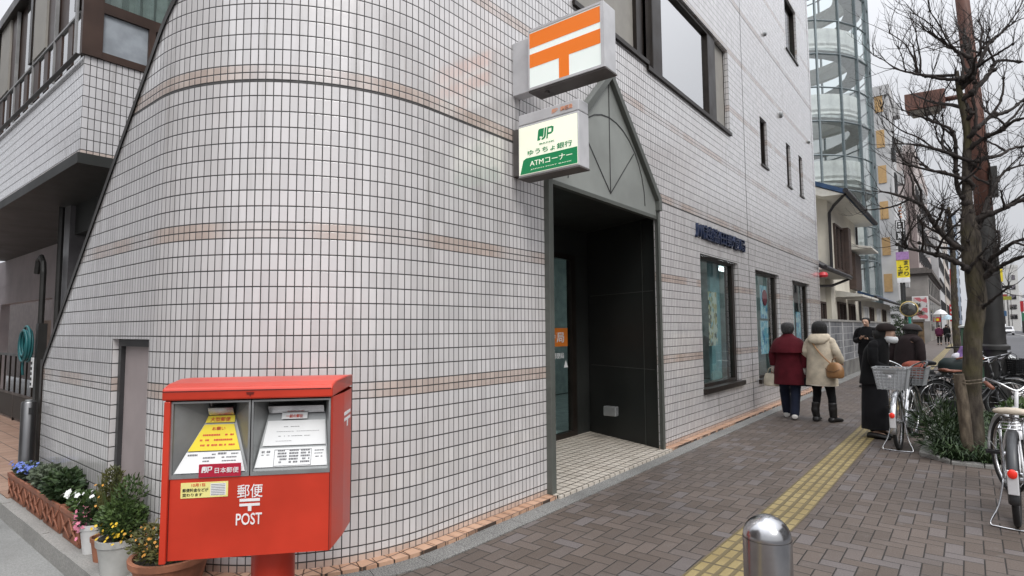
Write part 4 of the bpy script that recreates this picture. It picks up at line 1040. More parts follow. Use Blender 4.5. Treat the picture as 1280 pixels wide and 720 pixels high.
def yellowpot(t, r, h):
    f = MB(); foliage(f, (-.03, .02, h + .10), r * 1.5, r * 1.05, .095, 1500, .017, .032); foliage(f, (.0, .05, h + .24), r * .9, r * .6, .12, 300, .012, .035, .9); stems(f, (0, 0, h * .8), r * 1.3, r, .34, 26); f.build('foliage', M['leaf'], t)
    blossoms([(random.uniform(-r * .4, r * 1.5), random.uniform(-r * 1.2, -.02), h + random.uniform(.0, .13)) for _ in range(40)], M['fl_yellow'], t, .010)
def feather(t, r, h):
    f = MB(); foliage(f, (0, .04, h + .26), r * 1.5, r * .8, .17, 800, .010, .034, .6); stems(f, (0, 0, h * .8), r * 1.5, r, .44, 30); f.build('foliage', M['leaf_olive'], t)
    blossoms([(random.uniform(-r, r), random.uniform(-r, 0), h + random.uniform(.05, .35)) for _ in range(10)], M['fl_orange'], t, .009)
def olive(t, r, h):
    f = MB(); foliage(f, (.0, -.0, h + .07), r * 1.1, r * 1.0, .10, 1200, .016, .032); stems(f, (0, 0, h * .8), r * 1.2, r * 1.2, .2, 20); f.build('foliage', M['leaf_olive'], t)
    blossoms([(random.uniform(-r, r), random.uniform(-r, r * .3), h + random.uniform(.03, .17)) for _ in range(60)], M['fl_orange'], t, .009)
pot('small off-white pot spilling pink flowers', (-4.66, 1.33, -.012), .082, .19, M['potwhite'], pinkpot)
pot('small terracotta pot under tall feathery greenery', (-4.44, 1.325, -.012), .075, .15, M['terracotta'], feather)
pot('large pale grey pot of green leaves with yellow flowers', (-4.13, 1.31, -.012), .118, .215, M['potgrey'], yellowpot)
pot('wide terracotta bowl of olive and orange plants behind the post box', (-3.60, 1.40, .0), .20, .20, M['terracotta'], olive)

# ------------------------------------------------------------------ things at the far left
rail = thing('railing', 'black metal railing beneath the overhanging upper floor', 'railing', (-10.6, 2.35, 0), 0)
r_ = MB(); r_.box(-3.4, 1.5, -.02, .02, 1.06, 1.10); r_.box(-3.4, 1.5, -.015, .015, .42, .46)
r_.build('rail', M['bronze'], rail)
for k in range(14): MB().box(-3.4 + k * .37, -3.375 + k * .37, -.012, .012, 0 if k % 4 == 0 else .42, 1.06).build('baluster', M['bronze'], rail)
MB().box(-3.4, 1.5, -.01, .01, .05, .42).build('lower_panel', pm('dark_mesh_panel', (.05, .045, .04), .8), rail)
hose = thing('hose_post', 'dark post carrying a coil of teal hose and a narrow white notice', 'post', (-8.05, 1.72, 0), 0)
MB().box(-.05, .05, -.04, .04, 0, 1.55).build('post', M['poledark'], hose)
hc = MB()
for k in range(6): hc.ring((-.10 + random.uniform(-.015, .015), -.09 - .022 * (k % 3), 1.32 + random.uniform(-.02, .02)), .15 + .022 * (k % 2) + random.uniform(-.012, .012), .013, 'Y', 26, 7)
hc.tube([(-.22, -.1, 1.22), (-.25, -.1, 1.05), (-.22, -.1, .98)], .012, 6); hc.build('hose_coil', pm('teal_hose', (.015, .12, .13), .45), hose, smooth=True)
nb = MB().box(.055, .13, -.09, -.08, .86, 1.18).build('notice', M['paper'], hose)
nr = MB()
for k in range(5): nr.box(.07, .115, -.093, -.089, .88 + k * .056, .91 + k * .056)
nr.build('notice_marks', M['inkblack'], nb)
dp = thing('potted_shrub', 'dim green shrub in a grey pot near the hose post', 'plant', (-8.9, 2.15, 0), 0)
MB().lathe([(.09, 0), (.12, .2), (.11, .2)], n=18).build('pot', M['potgrey'], dp, angle=40); f = MB(); foliage(f, (0, 0, .45), .2, .18, .25, 500, .04, .09); stems(f, (0, 0, .15), .15, .15, .4, 8); f.build('foliage', M['leaf_dark'], dp)
# ------------------------------------------------------------------ people
def skin_body(name, nodes, edges, mat, parent, sub=2):
    """nodes: {key: (pos, rx, ry)} -> one continuous skinned surface"""
    keys = list(nodes); me = D.meshes.new(name)
    me.from_pydata([nodes[k][0] for k in keys], [(keys.index(a), keys.index(b)) for a, b in edges], [])
    o = D.objects.new(name, me); COL.objects.link(o)
    sm_ = o.modifiers.new('skin', 'SKIN'); sm_.use_smooth_shade = True
    sk_ = me.skin_vertices[0].data
    for i, k in enumerate(keys): sk_[i].radius = (nodes[k][1], nodes[k][2])
    sk_[0].use_root = True
    su = o.modifiers.new('sub', 'SUBSURF'); su.levels = sub; su.render_levels = sub
    bpy.context.view_layer.update()
    nm = D.meshes.new_from_object(o.evaluated_get(bpy.context.evaluated_depsgraph_get()))
    D.objects.remove(o); D.meshes.remove(me)
    nm.name = name; nm.materials.clear(); nm.materials.append(mat)
    nm.polygons.foreach_set('use_smooth', [True] * len(nm.polygons))
    q = D.objects.new(name, nm); COL.objects.link(q); q.parent = parent
    return q
def ering(c, rx, ry, n=24, rz=0., fold=0., nf=7, ph=0., tilt=0.):
    out = []
    for k in range(n):
        a = 2 * PI * k / n; m = 1 + fold * math.sin(nf * a + ph) + fold * .6 * math.sin((nf + 4) * a + ph * 2.3)
        x, y = rx * math.cos(a) * m, ry * math.sin(a) * m
        out.append((c[0] + x * math.cos(rz) - y * math.sin(rz), c[1] + x * math.sin(rz) + y * math.cos(rz), c[2] + tilt * y))
    return out
def smooth_path(pts, k=4):
    """Catmull-Rom through points (with radii appended as 4th value)"""
    out = []; n = len(pts)
    for i in range(n - 1):
        p0, p1, p2, p3 = pts[max(i - 1, 0)], pts[i], pts[i + 1], pts[min(i + 2, n - 1)]
        for j in range(k):
            t = j / k
            out.append(tuple(.5 * (2 * b + (c - a) * t + (2 * a - 5 * b + 4 * c - d) * t * t + (3 * b - a - 3 * c + d) * t ** 3) for a, b, c, d in zip(p0, p1, p2, p3)))
    out.append(tuple(pts[-1])); return out
from mathutils import noise as mnoise
def garment(name, rings, mat, parent, sub=1, fold=.013):
    if sub and len(rings) > 3:                                # dense rings with cloth folds running down
        n = len(rings[0]); cols = [smooth_path([r[k] for r in rings], 4) for k in range(n)]
        R2 = [[cols[k][i] for k in range(n)] for i in range(len(cols[0]))]
        zs_ = [p[2] for r in R2 for p in r]; z0, z1 = min(zs_), max(zs_); out = []; sd_ = len(name) * 3.1 + parent.location.x * 7
        for r in R2:
            cx, cy = sum(p[0] for p in r) / n, sum(p[1] for p in r) / n; q = []
            for p in r:
                d = Vector((p[0] - cx, p[1] - cy, 0)); L = d.length; h = 1 - (p[2] - z0) / max(z1 - z0, .01)
                w_ = mnoise.noise(Vector((p[0] * 13 + sd_, p[1] * 13, p[2] * 3.2))) * .7 + mnoise.noise(Vector((p[0] * 24, p[1] * 24 + sd_, p[2] * 9))) * .35
                k_ = 1 + (fold * (.35 + .9 * h) * w_ / L if L > .03 else 0); q.append((cx + d.x * k_, cy + d.y * k_, p[2]))
            out.append(q)
        rings = out
    m = MB().loft(rings); o = m.build(name, mat, parent, smooth=True)
    if sub: s_ = o.modifiers.new('sub', 'SUBSURF'); s_.levels = sub; s_.render_levels = sub
    return o
def sleeve(name, path, rad, mat, parent, n=14):
    m = MB().tube(path, rad, n); o = m.build(name, mat, parent, smooth=True)
    s_ = o.modifiers.new('sub', 'SUBSURF'); s_.levels = 1; s_.render_levels = 1
    return o
def sp_sleeve(name, pts, mat, parent, wr=.05):
    if name == 'sleeve':
        a = pts[0]; pts = [(a[0] * .45, a[1], a[2] + .035, a[3] * .75), (a[0] * .86, a[1], a[2] + .02, a[3] * .98)] + [(a[0] * 1.12, a[1], a[2] - .05, a[3])] + list(pts[1:])
    P = smooth_path(pts, 5); sd_ = pts[0][0] * 31; path = [(p[0] + .010 * mnoise.noise(Vector((sd_, p[2] * 9, 1))), p[1] + .010 * mnoise.noise(Vector((sd_, p[2] * 9, 5))), p[2]) for p in P]; rad = [p[3] * (1 + .16 * mnoise.noise(Vector((sd_ + i * .9, p[2] * 14, 3)))) for i, p in enumerate(P)]
    return sleeve(name, path, rad, mat, parent)
def shoe(name, ankle, d, mat, parent, L=.24, w=.045, hi=.0):
    L *= 1.1; w *= 1.18
    """shoe pointing along d (2D unit) from ankle x,y"""
    d = Vector((d[0], d[1], 0)).normalized(); s = Vector((-d.y, d.x, 0)); A = Vector((ankle[0], ankle[1], ankle[2])); rings = []
    for t, ww, h in ((-.30, .55, .055), (-.26, .85, .075), (-.05, .95, .095), (.25, 1.0, .078), (.52, 1.1, .064), (.66, .8, .045), (.70, .4, .022)):
        c = A + d * (t * L); r = []
        for k in range(12):
            a = 2 * PI * k / 12; r.append(tuple(c + s * (math.cos(a) * w * ww) + Vector((0, 0, max(0., h / 2 + math.sin(a) * h / 2)))))
        rings.append(r)
    m = MB().loft(rings)
    o = m.build(name, mat, parent, smooth=True); s_ = o.modifiers.new('sub', 'SUBSURF'); s_.levels = 1; s_.render_levels = 1
    return o
def body_graph(J):
    """J: joint dict -> nodes + edges with hands of five fingers"""
    N = {}; E = []
    def nd(k, p, rx, ry=None): N[k] = (tuple(p), rx, ry or rx)
    nd('pelvis', J['pelvis'], .125, .10); nd('waist', J['waist'], .11, .085); nd('chest', J['chest'], .13, .095); nd('neck0', J['neck0'], .055); nd('neck', J['neck'], .048)
    nd('jaw', J['jaw'], .062, .07); nd('head', J['head'], .078, .088); nd('crown', J['crown'], .055, .06)
    f = Vector(J['face']).normalized()
    nd('nose', Vector(J['head']) * .55 + Vector(J['jaw']) * .45 + f * .098, .010)
    E += [('pelvis', 'waist'), ('waist', 'chest'), ('chest', 'neck0'), ('neck0', 'neck'), ('neck', 'jaw'), ('jaw', 'head'), ('head', 'crown'), ('jaw', 'nose')]
    for s in ('l', 'r'):
        nd('sh' + s, J['sh' + s], .046); nd('el' + s, J['el' + s], .037); nd('wr' + s, J['wr' + s], .024, .02); nd('pa' + s, J['pa' + s], .032, .017)
        E += [('chest', 'sh' + s), ('sh' + s, 'el' + s), ('el' + s, 'wr' + s), ('wr' + s, 'pa' + s)]
        nd('hi' + s, J['hi' + s], .085); nd('kn' + s, J['kn' + s], .055); nd('an' + s, J['an' + s], .036); nd('to' + s, J['to' + s], .034, .026)
        E += [('pelvis', 'hi' + s), ('hi' + s, 'kn' + s), ('kn' + s, 'an' + s), ('an' + s, 'to' + s)]
        w_, p_ = Vector(J['wr' + s]), Vector(J['pa' + s]); d = (p_ - w_).normalized(); sd = d.cross(f); sd = sd.normalized() if sd.length > .1 else d.orthogonal()
        cu = f if abs(d.dot(f)) < .8 else Vector((0, 0, -1))
        for i, (off, L) in enumerate(((-.024, .062), (-.008, .072), (.008, .068), (.023, .054))):
            a = p_ + sd * off + d * .022; b = a + d * L * .5 + cu * .006; c = b + d * L * .35 + cu * .020
            nd(f'f{i}a' + s, a, .0085); nd(f'f{i}b' + s, b, .008); nd(f'f{i}c' + s, c, .0065); E += [('pa' + s, f'f{i}a' + s), (f'f{i}a' + s, f'f{i}b' + s), (f'f{i}b' + s, f'f{i}c' + s)]
        tk = w_ + d * .03 + cu * .022 + sd * -.02; tl_ = tk + d * .03 + cu * .018 - sd * .012
        nd('ta' + s, tk, .011); nd('tb' + s, tl_, .009); E += [('wr' + s, 'ta' + s), ('ta' + s, 'tb' + s)]
    return N, E
def std(h=1.0, face=(0, 1, 0)):
    """standing joints, local +Y is forward, heights for a 1.58 m figure times h"""
    J = dict(pelvis=(0, 0, .86), waist=(0, .0, 1.02), chest=(0, -.005, 1.21), neck0=(0, -.01, 1.315), neck=(0, 0, 1.37), jaw=(0, .025, 1.425), head=(0, .01, 1.49), crown=(0, 0, 1.535),
             shl=(-.165, -.01, 1.275), ell=(-.205, -.03, 1.03), wrl=(-.205, .03, .82), pal=(-.205, .045, .76), shr=(.165, -.01, 1.275), elr=(.205, -.03, 1.03), wrr=(.205, .03, .82), par=(.205, .045, .76),
             hil=(-.085, 0, .80), knl=(-.09, .02, .45), anl=(-.09, -.02, .09), tol=(-.095, .13, .035), hir=(.085, 0, .80), knr=(.09, .02, .45), anr=(.09, -.02, .09), tor=(.095, .13, .035))
    J = {k: tuple(c * h for c in v) for k, v in J.items()}; J['face'] = face; return J
def eyes(J, parent, mat=None):
    f = Vector(J['face']).normalized(); s = f.cross(Vector((0, 0, 1))).normalized(); c = Vector(J['head']) * .8 + Vector(J['jaw']) * .2 + f * .083; m = MB()
    for k in (-1, 1): m.blob(tuple(c + s * k * .03), .011, .011, .007, 8, 5); m.obox(tuple(c + s * k * .03 + Vector((0, 0, .02))), .028, .012, .006, math.atan2(f.y, f.x) - PI / 2)
    m.build('eyes', M['eye'], parent)
    l = MB(); q = Vector(J['jaw']) + f * .076 - Vector((0, 0, .018)); l.blob(tuple(q), .022, .008, .006, 8, 5); l.build('mouth', pm('lips', (.30, .12, .10), .5), parent)

# --- woman in a maroon cape coat, seen from behind
p1 = thing('person', 'person with short greying hair in a maroon cape coat carrying a pale bag', 'person', (-2.30, 10.02, 0), math.radians(8))
J = std(.975); J.update(wrl=(-.225, .02, .84), pal=(-.235, .03, .775), ell=(-.235, -.03, 1.02), elr=(.225, -.05, 1.02), wrr=(.21, -.03, .80), par=(.205, -.02, .735), tol=(-.10, .12, .035), anr=(.07, -.16, .10), knr=(.08, -.02, .45), tor=(.08, -.03, .035), anl=(-.08, .06, .08))
J['anl'] = (-.07, .14, .08); J['tol'] = (-.07, .27, .035); J['knl'] = (-.085, .10, .44)
N, E = body_graph(J); skin_body('body', N, E, M['skin'], p1)
fl = .028
garment('coat', [ering((0, -.005, z), rx, ry, 28, 0, fo, 8, 1.) for z, rx, ry, fo in ((.545, .245, .165, .035), (.56, .25, .17, .035), (.75, .225, .16, .025), (.95, .20, .15, .015), (1.12, .195, .145, .01), (1.22, .185, .125, 0), (1.285, .14, .09, 0), (1.325, .07, .065, 0))], M['maroon'], p1)
garment('cape', [ering((0, -.012, z), rx, ry, 28, 0, fo, 9, .3) for z, rx, ry, fo in ((1.045, .268, .19, .03), (1.055, .272, .193, .03), (1.12, .262, .182, .02), (1.20, .235, .155, .01), (1.262, .19, .115, 0), (1.30, .115, .088, 0), (1.35, .068, .066, 0))], M['maroon'], p1)
sp_sleeve('sleeve', [(-.175, -.01, 1.20, .052), (-.23, -.03, 1.02, .064), (-.232, .01, .86, .056), (-.231, .014, .845, .05)], M['maroon'], p1)
sp_sleeve('sleeve', [(.175, -.01, 1.20, .052), (.222, -.05, 1.02, .064), (.213, -.03, .83, .056), (.212, -.028, .815, .05)], M['maroon'], p1)
for s in (-1, 1):
    k = 'l' if s < 0 else 'r'
    sp_sleeve('trousers', [(s * .08, 0, .82, .10), (s * .085, .01, .62, .092), (J['kn' + k][0], J['kn' + k][1], .43, .078), (J['an' + k][0], J['an' + k][1], .10, .068), (J['an' + k][0], J['an' + k][1], .085, .062)], M['navyjean'], p1)
    shoe('shoe', (J['an' + k][0], J['an' + k][1], 0.02 if s > 0 else 0), (0, 1), M['shoewhite'], p1)
hr = MB(); hr.loft([ering((0, -.012 - .01 * (z < 1.40), z), rx, ry, 20) for z, rx, ry in ((1.345, .062, .055), (1.37, .082, .078), (1.41, .094, .094), (1.45, .098, .102), (1.49, .093, .098), (1.515, .072, .078), (1.530, .035, .04))])
h_ = hr.build('hair', M['hairgrey'], p1, smooth=True)
for v in h_.data.vertices:
    d = Vector((v.co.x, v.co.y, 0)); n_ = .006 * math.sin(v.co.x * 90) * math.sin(v.co.y * 80 + v.co.z * 60)
    v.co += d.normalized() * n_ if d.length > .01 else Vector()
gv = MB()
for q in ((-.231, .016, .855, -.236, .034, .755), (.212, -.028, .825, .206, -.016, .715)):
    gv.tube([q[:3], [(a + b_) / 2 for a, b_ in zip(q[:3], q[3:])], q[3:], (q[3], q[4] + .02, q[5] - .035)], [.030, .036, .036, .018], 10)
gv.build('gloves', M['glove'], p1, smooth=True)
bg = thing('shoulder_bag', 'pale canvas tote bag in the left hand of the maroon-coated person', 'bag', (-2.30 - .27, 10.02 - .03, .50), math.radians(-12))
garment('bag_body', [ering((0, 0, z), rx, ry, 20, 0, .01, 5) for z, rx, ry in ((0, .11, .05), (.02, .125, .06), (.12, .12, .055), (.19, .095, .035), (.2, .09, .028))], M['canvas'], bg)
hb = MB(); hb.tube([(-.06, 0, .19), (-.04, 0, .27), (0, 0, .30), (.04, 0, .27), (.06, 0, .19)], .008, 6); hb.build('handle', M['canvas'], bg, smooth=True)
# the second, dark bag
bg = thing('handbag', 'small dark handbag hanging between the maroon and the cream coats', 'bag', (-2.30 + .235, 10.02 - .0, .52), math.radians(5))
garment('bag_body', [ering((0, 0, z), rx, ry, 18, 0, .01, 5) for z, rx, ry in ((0, .12, .05), (.02, .13, .055), (.1, .11, .045), (.13, .09, .03))], M['darkgrey_cloth'], bg)
hb = MB(); hb.tube([(-.05, 0, .12), (-.02, 0, .2), (.02, 0, .2), (.05, 0, .12)], .006, 6); hb.build('handle', M['darkgrey_cloth'], bg, smooth=True)

# --- woman in a cream hooded coat
p2 = thing('person', 'person with black hair in a cream hooded coat with a strap across the back', 'person', (-1.82, 9.95, 0), math.radians(-12))
J = std(.985); J.update(ell=(-.225, -.02, 1.05), wrl=(-.20, .12, .93), pal=(-.17, .17, .90), elr=(.225, -.02, 1.05), wrr=(.23, .10, .93), par=(.22, .16, .91))
J['anl'] = (-.10, -.02, .08); J['anr'] = (.12, .05, .08); J['tol'] = (-.11, .10, .035); J['tor'] = (.15, .18, .035); J['knr'] = (.105, .05, .45)
N, E = body_graph(J); skin_body('body', N, E, M['skin'], p2)
garment('coat', [ering((0, -.005, z), rx, ry, 28, 0, fo, 7, 2.) for z, rx, ry, fo in ((.555, .225, .165, .02), (.568, .232, .17, .02), (.72, .222, .168, .018), (.92, .205, .155, .012), (1.08, .205, .150, .01), (1.2, .20, .135, 0), (1.27, .16, .105, 0), (1.33, .075, .07, 0))], M['creamwool'], p2)
sp_sleeve('sleeve', [(-.165, -.01, 1.215, .066), (-.224, -.02, 1.05, .068), (-.21, .10, .94, .062), (-.20, .12, .93, .05)], M['creamwool'], p2)
sp_sleeve('sleeve', [(.165, -.01, 1.215, .066), (.230, -.02, 1.05, .068), (.235, .09, .94, .062), (.23, .10, .935, .05)], M['creamwool'], p2)
hd = MB(); hd.loft([ering((0, -.06 + dy, z), rx, ry, 22, 0, .02, 5) for z, rx, ry, dy in ((1.19, .06, .03, -.075), (1.215, .13, .07, -.055), (1.27, .165, .105, -.01), (1.315, .155, .115, .02), (1.345, .125, .10, .04), (1.35, .095, .08, .05))])
hd.build('hood', M['creamwool'], p2, smooth=True)
garment('hem_trim', [ering((0, -.005, z), rx, ry, 28, 0, .02, 7, 2.) for z, rx, ry in ((.548, .230, .170), (.56, .236, .176), (.575, .230, .170))], pm('pale_trim', (.70, .64, .55), .95), p2)
for s in (-1, 1):
    k = 'l' if s < 0 else 'r'
    sp_sleeve('trousers', [(s * .085, 0, .80, .092), (s * .09, .01, .62, .082), (J['kn' + k][0], J['kn' + k][1], .42, .062), (J['an' + k][0], J['an' + k][1] - .01, .22, .055), (J['an' + k][0], J['an' + k][1], .20, .05)], M['blackcloth'], p2)
    sp_sleeve('boot', [(J['an' + k][0], J['an' + k][1] - .01, .30, .058), (J['an' + k][0], J['an' + k][1] - .01, .18, .060), (J['an' + k][0], J['an' + k][1], .06, .052)], M['shoeblack'], p2)
    shoe('shoe', (J['an' + k][0], J['an' + k][1], 0), (s * .25, 1), M['shoeblack'], p2, .25, .05)
hr = MB(); hr.loft([ering((0, -.02, z), rx, ry, 20) for z, rx, ry in ((1.315, .085, .06), (1.34, .108, .085), (1.39, .112, .105), (1.44, .110, .112), (1.49, .100, .105), (1.525, .075, .082), (1.545, .035, .04))])
hr.build('hair', M['hairblack'], p2, smooth=True)
stp = MB(); stp.tube(smooth_path([(-.12, -.10, 1.285), (-.05, -.160, 1.20), (.06, -.175, 1.05), (.17, -.165, .93), (.215, -.14, .885)], 4), .013, 6, sq=.5); stp.build('bag_strap', M['tan'], p2, smooth=True)
c8, s8 = math.cos(math.radians(-12)), math.sin(math.radians(-12)); bx_, by_ = .245, -.135
bg = thing('shoulder_bag', 'tan leather slouchy bag at the hip of the cream coat', 'bag', (-1.82 + bx_ * c8 - by_ * s8, 9.95 + bx_ * s8 + by_ * c8, .685), math.radians(-30))
garment('bag_body', [ering((0, 0, z), rx, ry, 20, 0, .03, 5) for z, rx, ry in ((0, .10, .06), (.03, .135, .085), (.12, .14, .085), (.2, .10, .06), (.235, .045, .03))], M['tan'], bg)
ft = MB(); ft.tube([(-.12, -.05, .14), (-.06, -.083, .10), (.06, -.083, .10), (.12, -.05, .14)], .006, 6); ft.tube([(-.05, 0, .22), (-.03, 0, .28), (.01, .02, .30)], .009, 6); ft.build('piping', pm('dark_tan', (.16, .075, .03), .5), bg, smooth=True)

# --- woman in long black coat and hat, head bent, beside the silver bicycle (faces +X)
p3 = thing('person', 'person in long black skirt, dark hat and white mask standing at the silver bicycle', 'person', (-1.02, 8.95, 0), math.radians(-98))
J = std(.96); J.update(chest=(0, .04, 1.16), neck0=(0, .085, 1.245), neck=(0, .125, 1.285), jaw=(0, .20, 1.305), head=(0, .185, 1.375), crown=(0, .165, 1.425), shl=(-.16, .05, 1.215), shr=(.16, .05, 1.215), ell=(-.19, .06, .98), elr=(.19, .06, .98), wrl=(-.13, .20, .90), wrr=(.12, .20, .92), pal=(-.10, .25, .895), par=(.09, .25, .915))
J['face'] = (0, .93, -.36); N, E = body_graph(J); skin_body('body', N, E, M['skin'], p3); eyes(J, p3)
garment('skirt', [ering((0, y, z), rx, ry, 28, 0, fo, 6, 1.) for z, rx, ry, fo, y in ((.125, .165, .165, .03, .0), (.14, .17, .17, .03, .0), (.45, .165, .16, .02, .0), (.75, .16, .15, .01, .01), (.86, .15, .13, 0, .01))], M['darkgrey_cloth'], p3)
garment('jacket', [ering((0, y, z), rx, ry, 28, 0, fo, 6, .5) for z, rx, ry, fo, y in ((.70, .185, .165, .02, .0), (.715, .19, .17, .02, .0), (.86, .18, .155, .01, .01), (1.0, .18, .15, 0, .025), (1.12, .19, .145, 0, .04), (1.2, .175, .12, 0, .06), (1.255, .13, .095, 0, .085), (1.30, .068, .068, 0, .115))], M['blackcloth'], p3)
for s in (-1, 1):
    sp_sleeve('sleeve', [(s * .16, .05, 1.195, .062), (s * .195, .06, .98, .058), (s * .135, .185, .905, .050), (s * .128, .20, .905, .044)], M['blackcloth'], p3)
    k = 'l' if s < 0 else 'r'; sp_sleeve('stocking', [(s * .085, 0, .3, .05), (s * .088, -.02, .08, .042)], M['blackcloth'], p3); shoe('shoe', (s * .09, -.01, 0), (s * .1, 1), M['shoeblack'], p3, .25, .05)
hr = MB(); hr.loft([ering((0, .112 + dy, z), rx, ry, 18) for z, rx, ry, dy in ((1.27, .07, .06, -.01), (1.31, .085, .08, -.012), (1.36, .09, .098, -.01), (1.40, .085, .095, -.005))]); hr.build('hair', M['hairblack'], p3, smooth=True)
ht = MB(); ht.loft([ering((0, .165 + dy, z), rx, ry, 22, 0, 0, 5, 0, .08) for z, rx, ry, dy in ((1.390, .098, .108, 0), (1.398, .108, .118, 0), (1.42, .106, .116, -.005), (1.45, .096, .106, -.012), (1.482, .066, .074, -.018), (1.496, .03, .03, -.02))]); ht.build('hat', M['hatwool'], p3, smooth=True)
mk_ = MB(); mk_.loft([ering((0, .205, z), rx, ry, 18, 0, 0, 5, 0, -.15) for z, rx, ry in ((1.24, .035, .05), (1.255, .056, .078), (1.29, .066, .092), (1.322, .058, .084), (1.332, .035, .05))]); mk_.build('mask', M['mask'], p3, smooth=True)

# --- person with grey hat half hidden behind her, seen from behind
p4 = thing('person', 'person in dark jacket and rounded grey hat behind the black-skirted person', 'person', (-.74, 10.35, 0), math.radians(-30))
J = std(.97); J.update(chest=(0, .04, 1.17), neck0=(0, .07, 1.26), neck=(0, .1, 1.31), jaw=(0, .15, 1.345), head=(0, .14, 1.41), crown=(0, .12, 1.455))
J['face'] = (0, .95, -.3); N, E = body_graph(J); skin_body('body', N, E, M['skin'], p4)
p4c = cloth('dark_brown_cloth', (.020, .013, .014))
garment('jacket', [ering((0, y, z), rx, ry, 26, 0, fo, 6, .5) for z, rx, ry, fo, y in ((.62, .225, .185, .02, .0), (.635, .23, .19, .02, .0), (.86, .205, .17, .01, .01), (1.0, .205, .16, 0, .025), (1.12, .205, .15, 0, .04), (1.21, .19, .125, 0, .045), (1.275, .15, .11, 0, .06), (1.325, .085, .085, 0, .085), (1.345, .066, .066, 0, .10))], p4c, p4)
for s in (-1, 1):
    k = 'l' if s < 0 else 'r'
    sp_sleeve('sleeve', [(s * .165, .0, 1.222, .068), (s * .21, -.03, 1.0, .064), (s * .205, .02, .82, .055), (s * .205, .03, .80, .05)], p4c, p4)
    sp_sleeve('trousers', [(s * .085, 0, .80, .095), (s * .09, .02, .45, .075), (s * .09, -.02, .09, .065)], M['blackcloth'], p4); shoe('shoe', (s * .09, -.02, 0), (0, 1), M['shoeblack'], p4)
hr = MB(); hr.loft([ering((0, .11, z), rx, ry, 18) for z, rx, ry in ((1.30, .07, .06), (1.35, .088, .09), (1.40, .09, .1))]); hr.build('hair', M['hairblack'], p4, smooth=True)
ht = MB(); ht.loft([ering((0, .13, z), rx, ry, 22, 0, 0, 5, 0, -.1) for z, rx, ry in ((1.385, .12, .13), (1.395, .125, .138), (1.43, .115, .125), (1.47, .09, .1), (1.49, .04, .04))]); ht.build('hat', M['hatgrey'], p4, smooth=True)

# --- man in dark suit looking down at a phone by the block wall (faces the camera)
p5 = thing('person', 'person in dark suit looking down by the grey block wall', 'person', (-1.95, 16.2, 0), math.radians(172))
J = std(1.08); J.update(jaw=(0, .07, 1.52), head=(0, .05, 1.59), crown=(0, .03, 1.64), ell=(-.22, .02, 1.12), elr=(.22, .02, 1.12), wrl=(-.08, .25, 1.17), wrr=(.07, .25, 1.17), pal=(-.05, .30, 1.20), par=(.035, .30, 1.20)); J['face'] = (0, .93, -.36)
N, E = body_graph(J); skin_body('body', N, E, M['skin'], p5); eyes(J, p5)
garment('jacket', [ering((0, 0, z), rx, ry, 26, 0, fo, 6) for z, rx, ry, fo in ((.80, .205, .15, .02), (.815, .21, .155, .02), (1.0, .195, .14, 0), (1.2, .205, .14, 0), (1.32, .20, .125, 0), (1.40, .15, .10, 0), (1.46, .075, .07, 0))], M['blackcloth'], p5)
for s in (-1, 1):
    k = 'l' if s < 0 else 'r'
    sp_sleeve('sleeve', [(s * .175, 0, 1.34, .078), (s * .232, .02, 1.12, .07), (s * .105, .215, 1.16, .052), (s * .09, .235, 1.167, .046)], M['blackcloth'], p5)
    sp_sleeve('trousers', [(s * .09, 0, .88, .105), (s * .095, .02, .5, .085), (s * .095, -.02, .1, .075)], M['darkgrey_cloth'], p5); shoe('shoe', (s * .1, -.02, 0), (s * .2, 1), M['shoeblack'], p5, .27, .05)
hr = MB(); hr.loft([ering((0, .012 + dy, z), rx, ry, 18, 0, .03, 5) for z, rx, ry, dy in ((1.52, .07, .05, -.035), (1.57, .088, .085, -.02), (1.61, .094, .102, -.005), (1.645, .085, .095, .005), (1.67, .05, .055, .0))]); hr.build('hair', M['hairblack'], p5, smooth=True)
ph_ = thing('phone', 'small dark phone held by the suited person', 'phone', (-1.95 - .0, 16.2 - .325, 1.205), math.radians(172)); MB().obox((0, 0, .0), .075, .008, .14, 0, math.radians(-50)).build('phone_case', M['inkblack'], ph_, bevel=.003)

# --- small far pedestrians
def far_person(label, loc, rz, top, bottom, hair='hairblack', h=1.0, group=None, stride=.12):
    t = thing('person', label, 'person', loc, rz, group); J = std(h); J['anl'] = (-.09 * h, stride * h, .08 * h); J['tol'] = (-.09 * h, (stride + .12) * h, .035 * h); J['anr'] = (.09 * h, -stride * h, .1 * h); J['tor'] = (.09 * h, (-stride + .12) * h, .035 * h)
    N, E = body_graph(J); skin_body('body', N, E, M['skin'], t, 1)
    garment('coat', [ering((0, 0, z * h), rx * h, ry * h, 16) for z, rx, ry in ((.68, .2, .14), (.9, .19, .14), (1.1, .19, .13), (1.24, .18, .12), (1.29, .14, .10), (1.345, .065, .065))], top, t, 0)
    for s in (-1, 1):
        k = 'l' if s < 0 else 'r'
        sleeve('sleeve', [(s * .07 * h, 0, 1.275 * h), (s * .15 * h, 0, 1.262 * h), (s * .19 * h, -.01 * h, 1.20 * h), (s * .21 * h, -.03 * h, 1.02 * h), (s * .21 * h, .03 * h, .8 * h)], [.05 * h, .068 * h, .068 * h, .06 * h, .045 * h], top, t, 8)
        sleeve('trousers', [(s * .085 * h, 0, .8 * h), J['kn' + k], J['an' + k]], [.09 * h, .07 * h, .055 * h], bottom, t, 8); shoe('shoe', (J['an' + k][0], J['an' + k][1], 0), (0, 1), M['shoeblack'], t)
    MB().loft([ering((0, -.008 * h, z * h), rx * h, ry * h, 12) for z, rx, ry in ((1.40, .07, .06), (1.45, .09, .095), (1.50, .092, .1), (1.54, .05, .055))]).build('hair', M[hair], t, smooth=True)
    return t
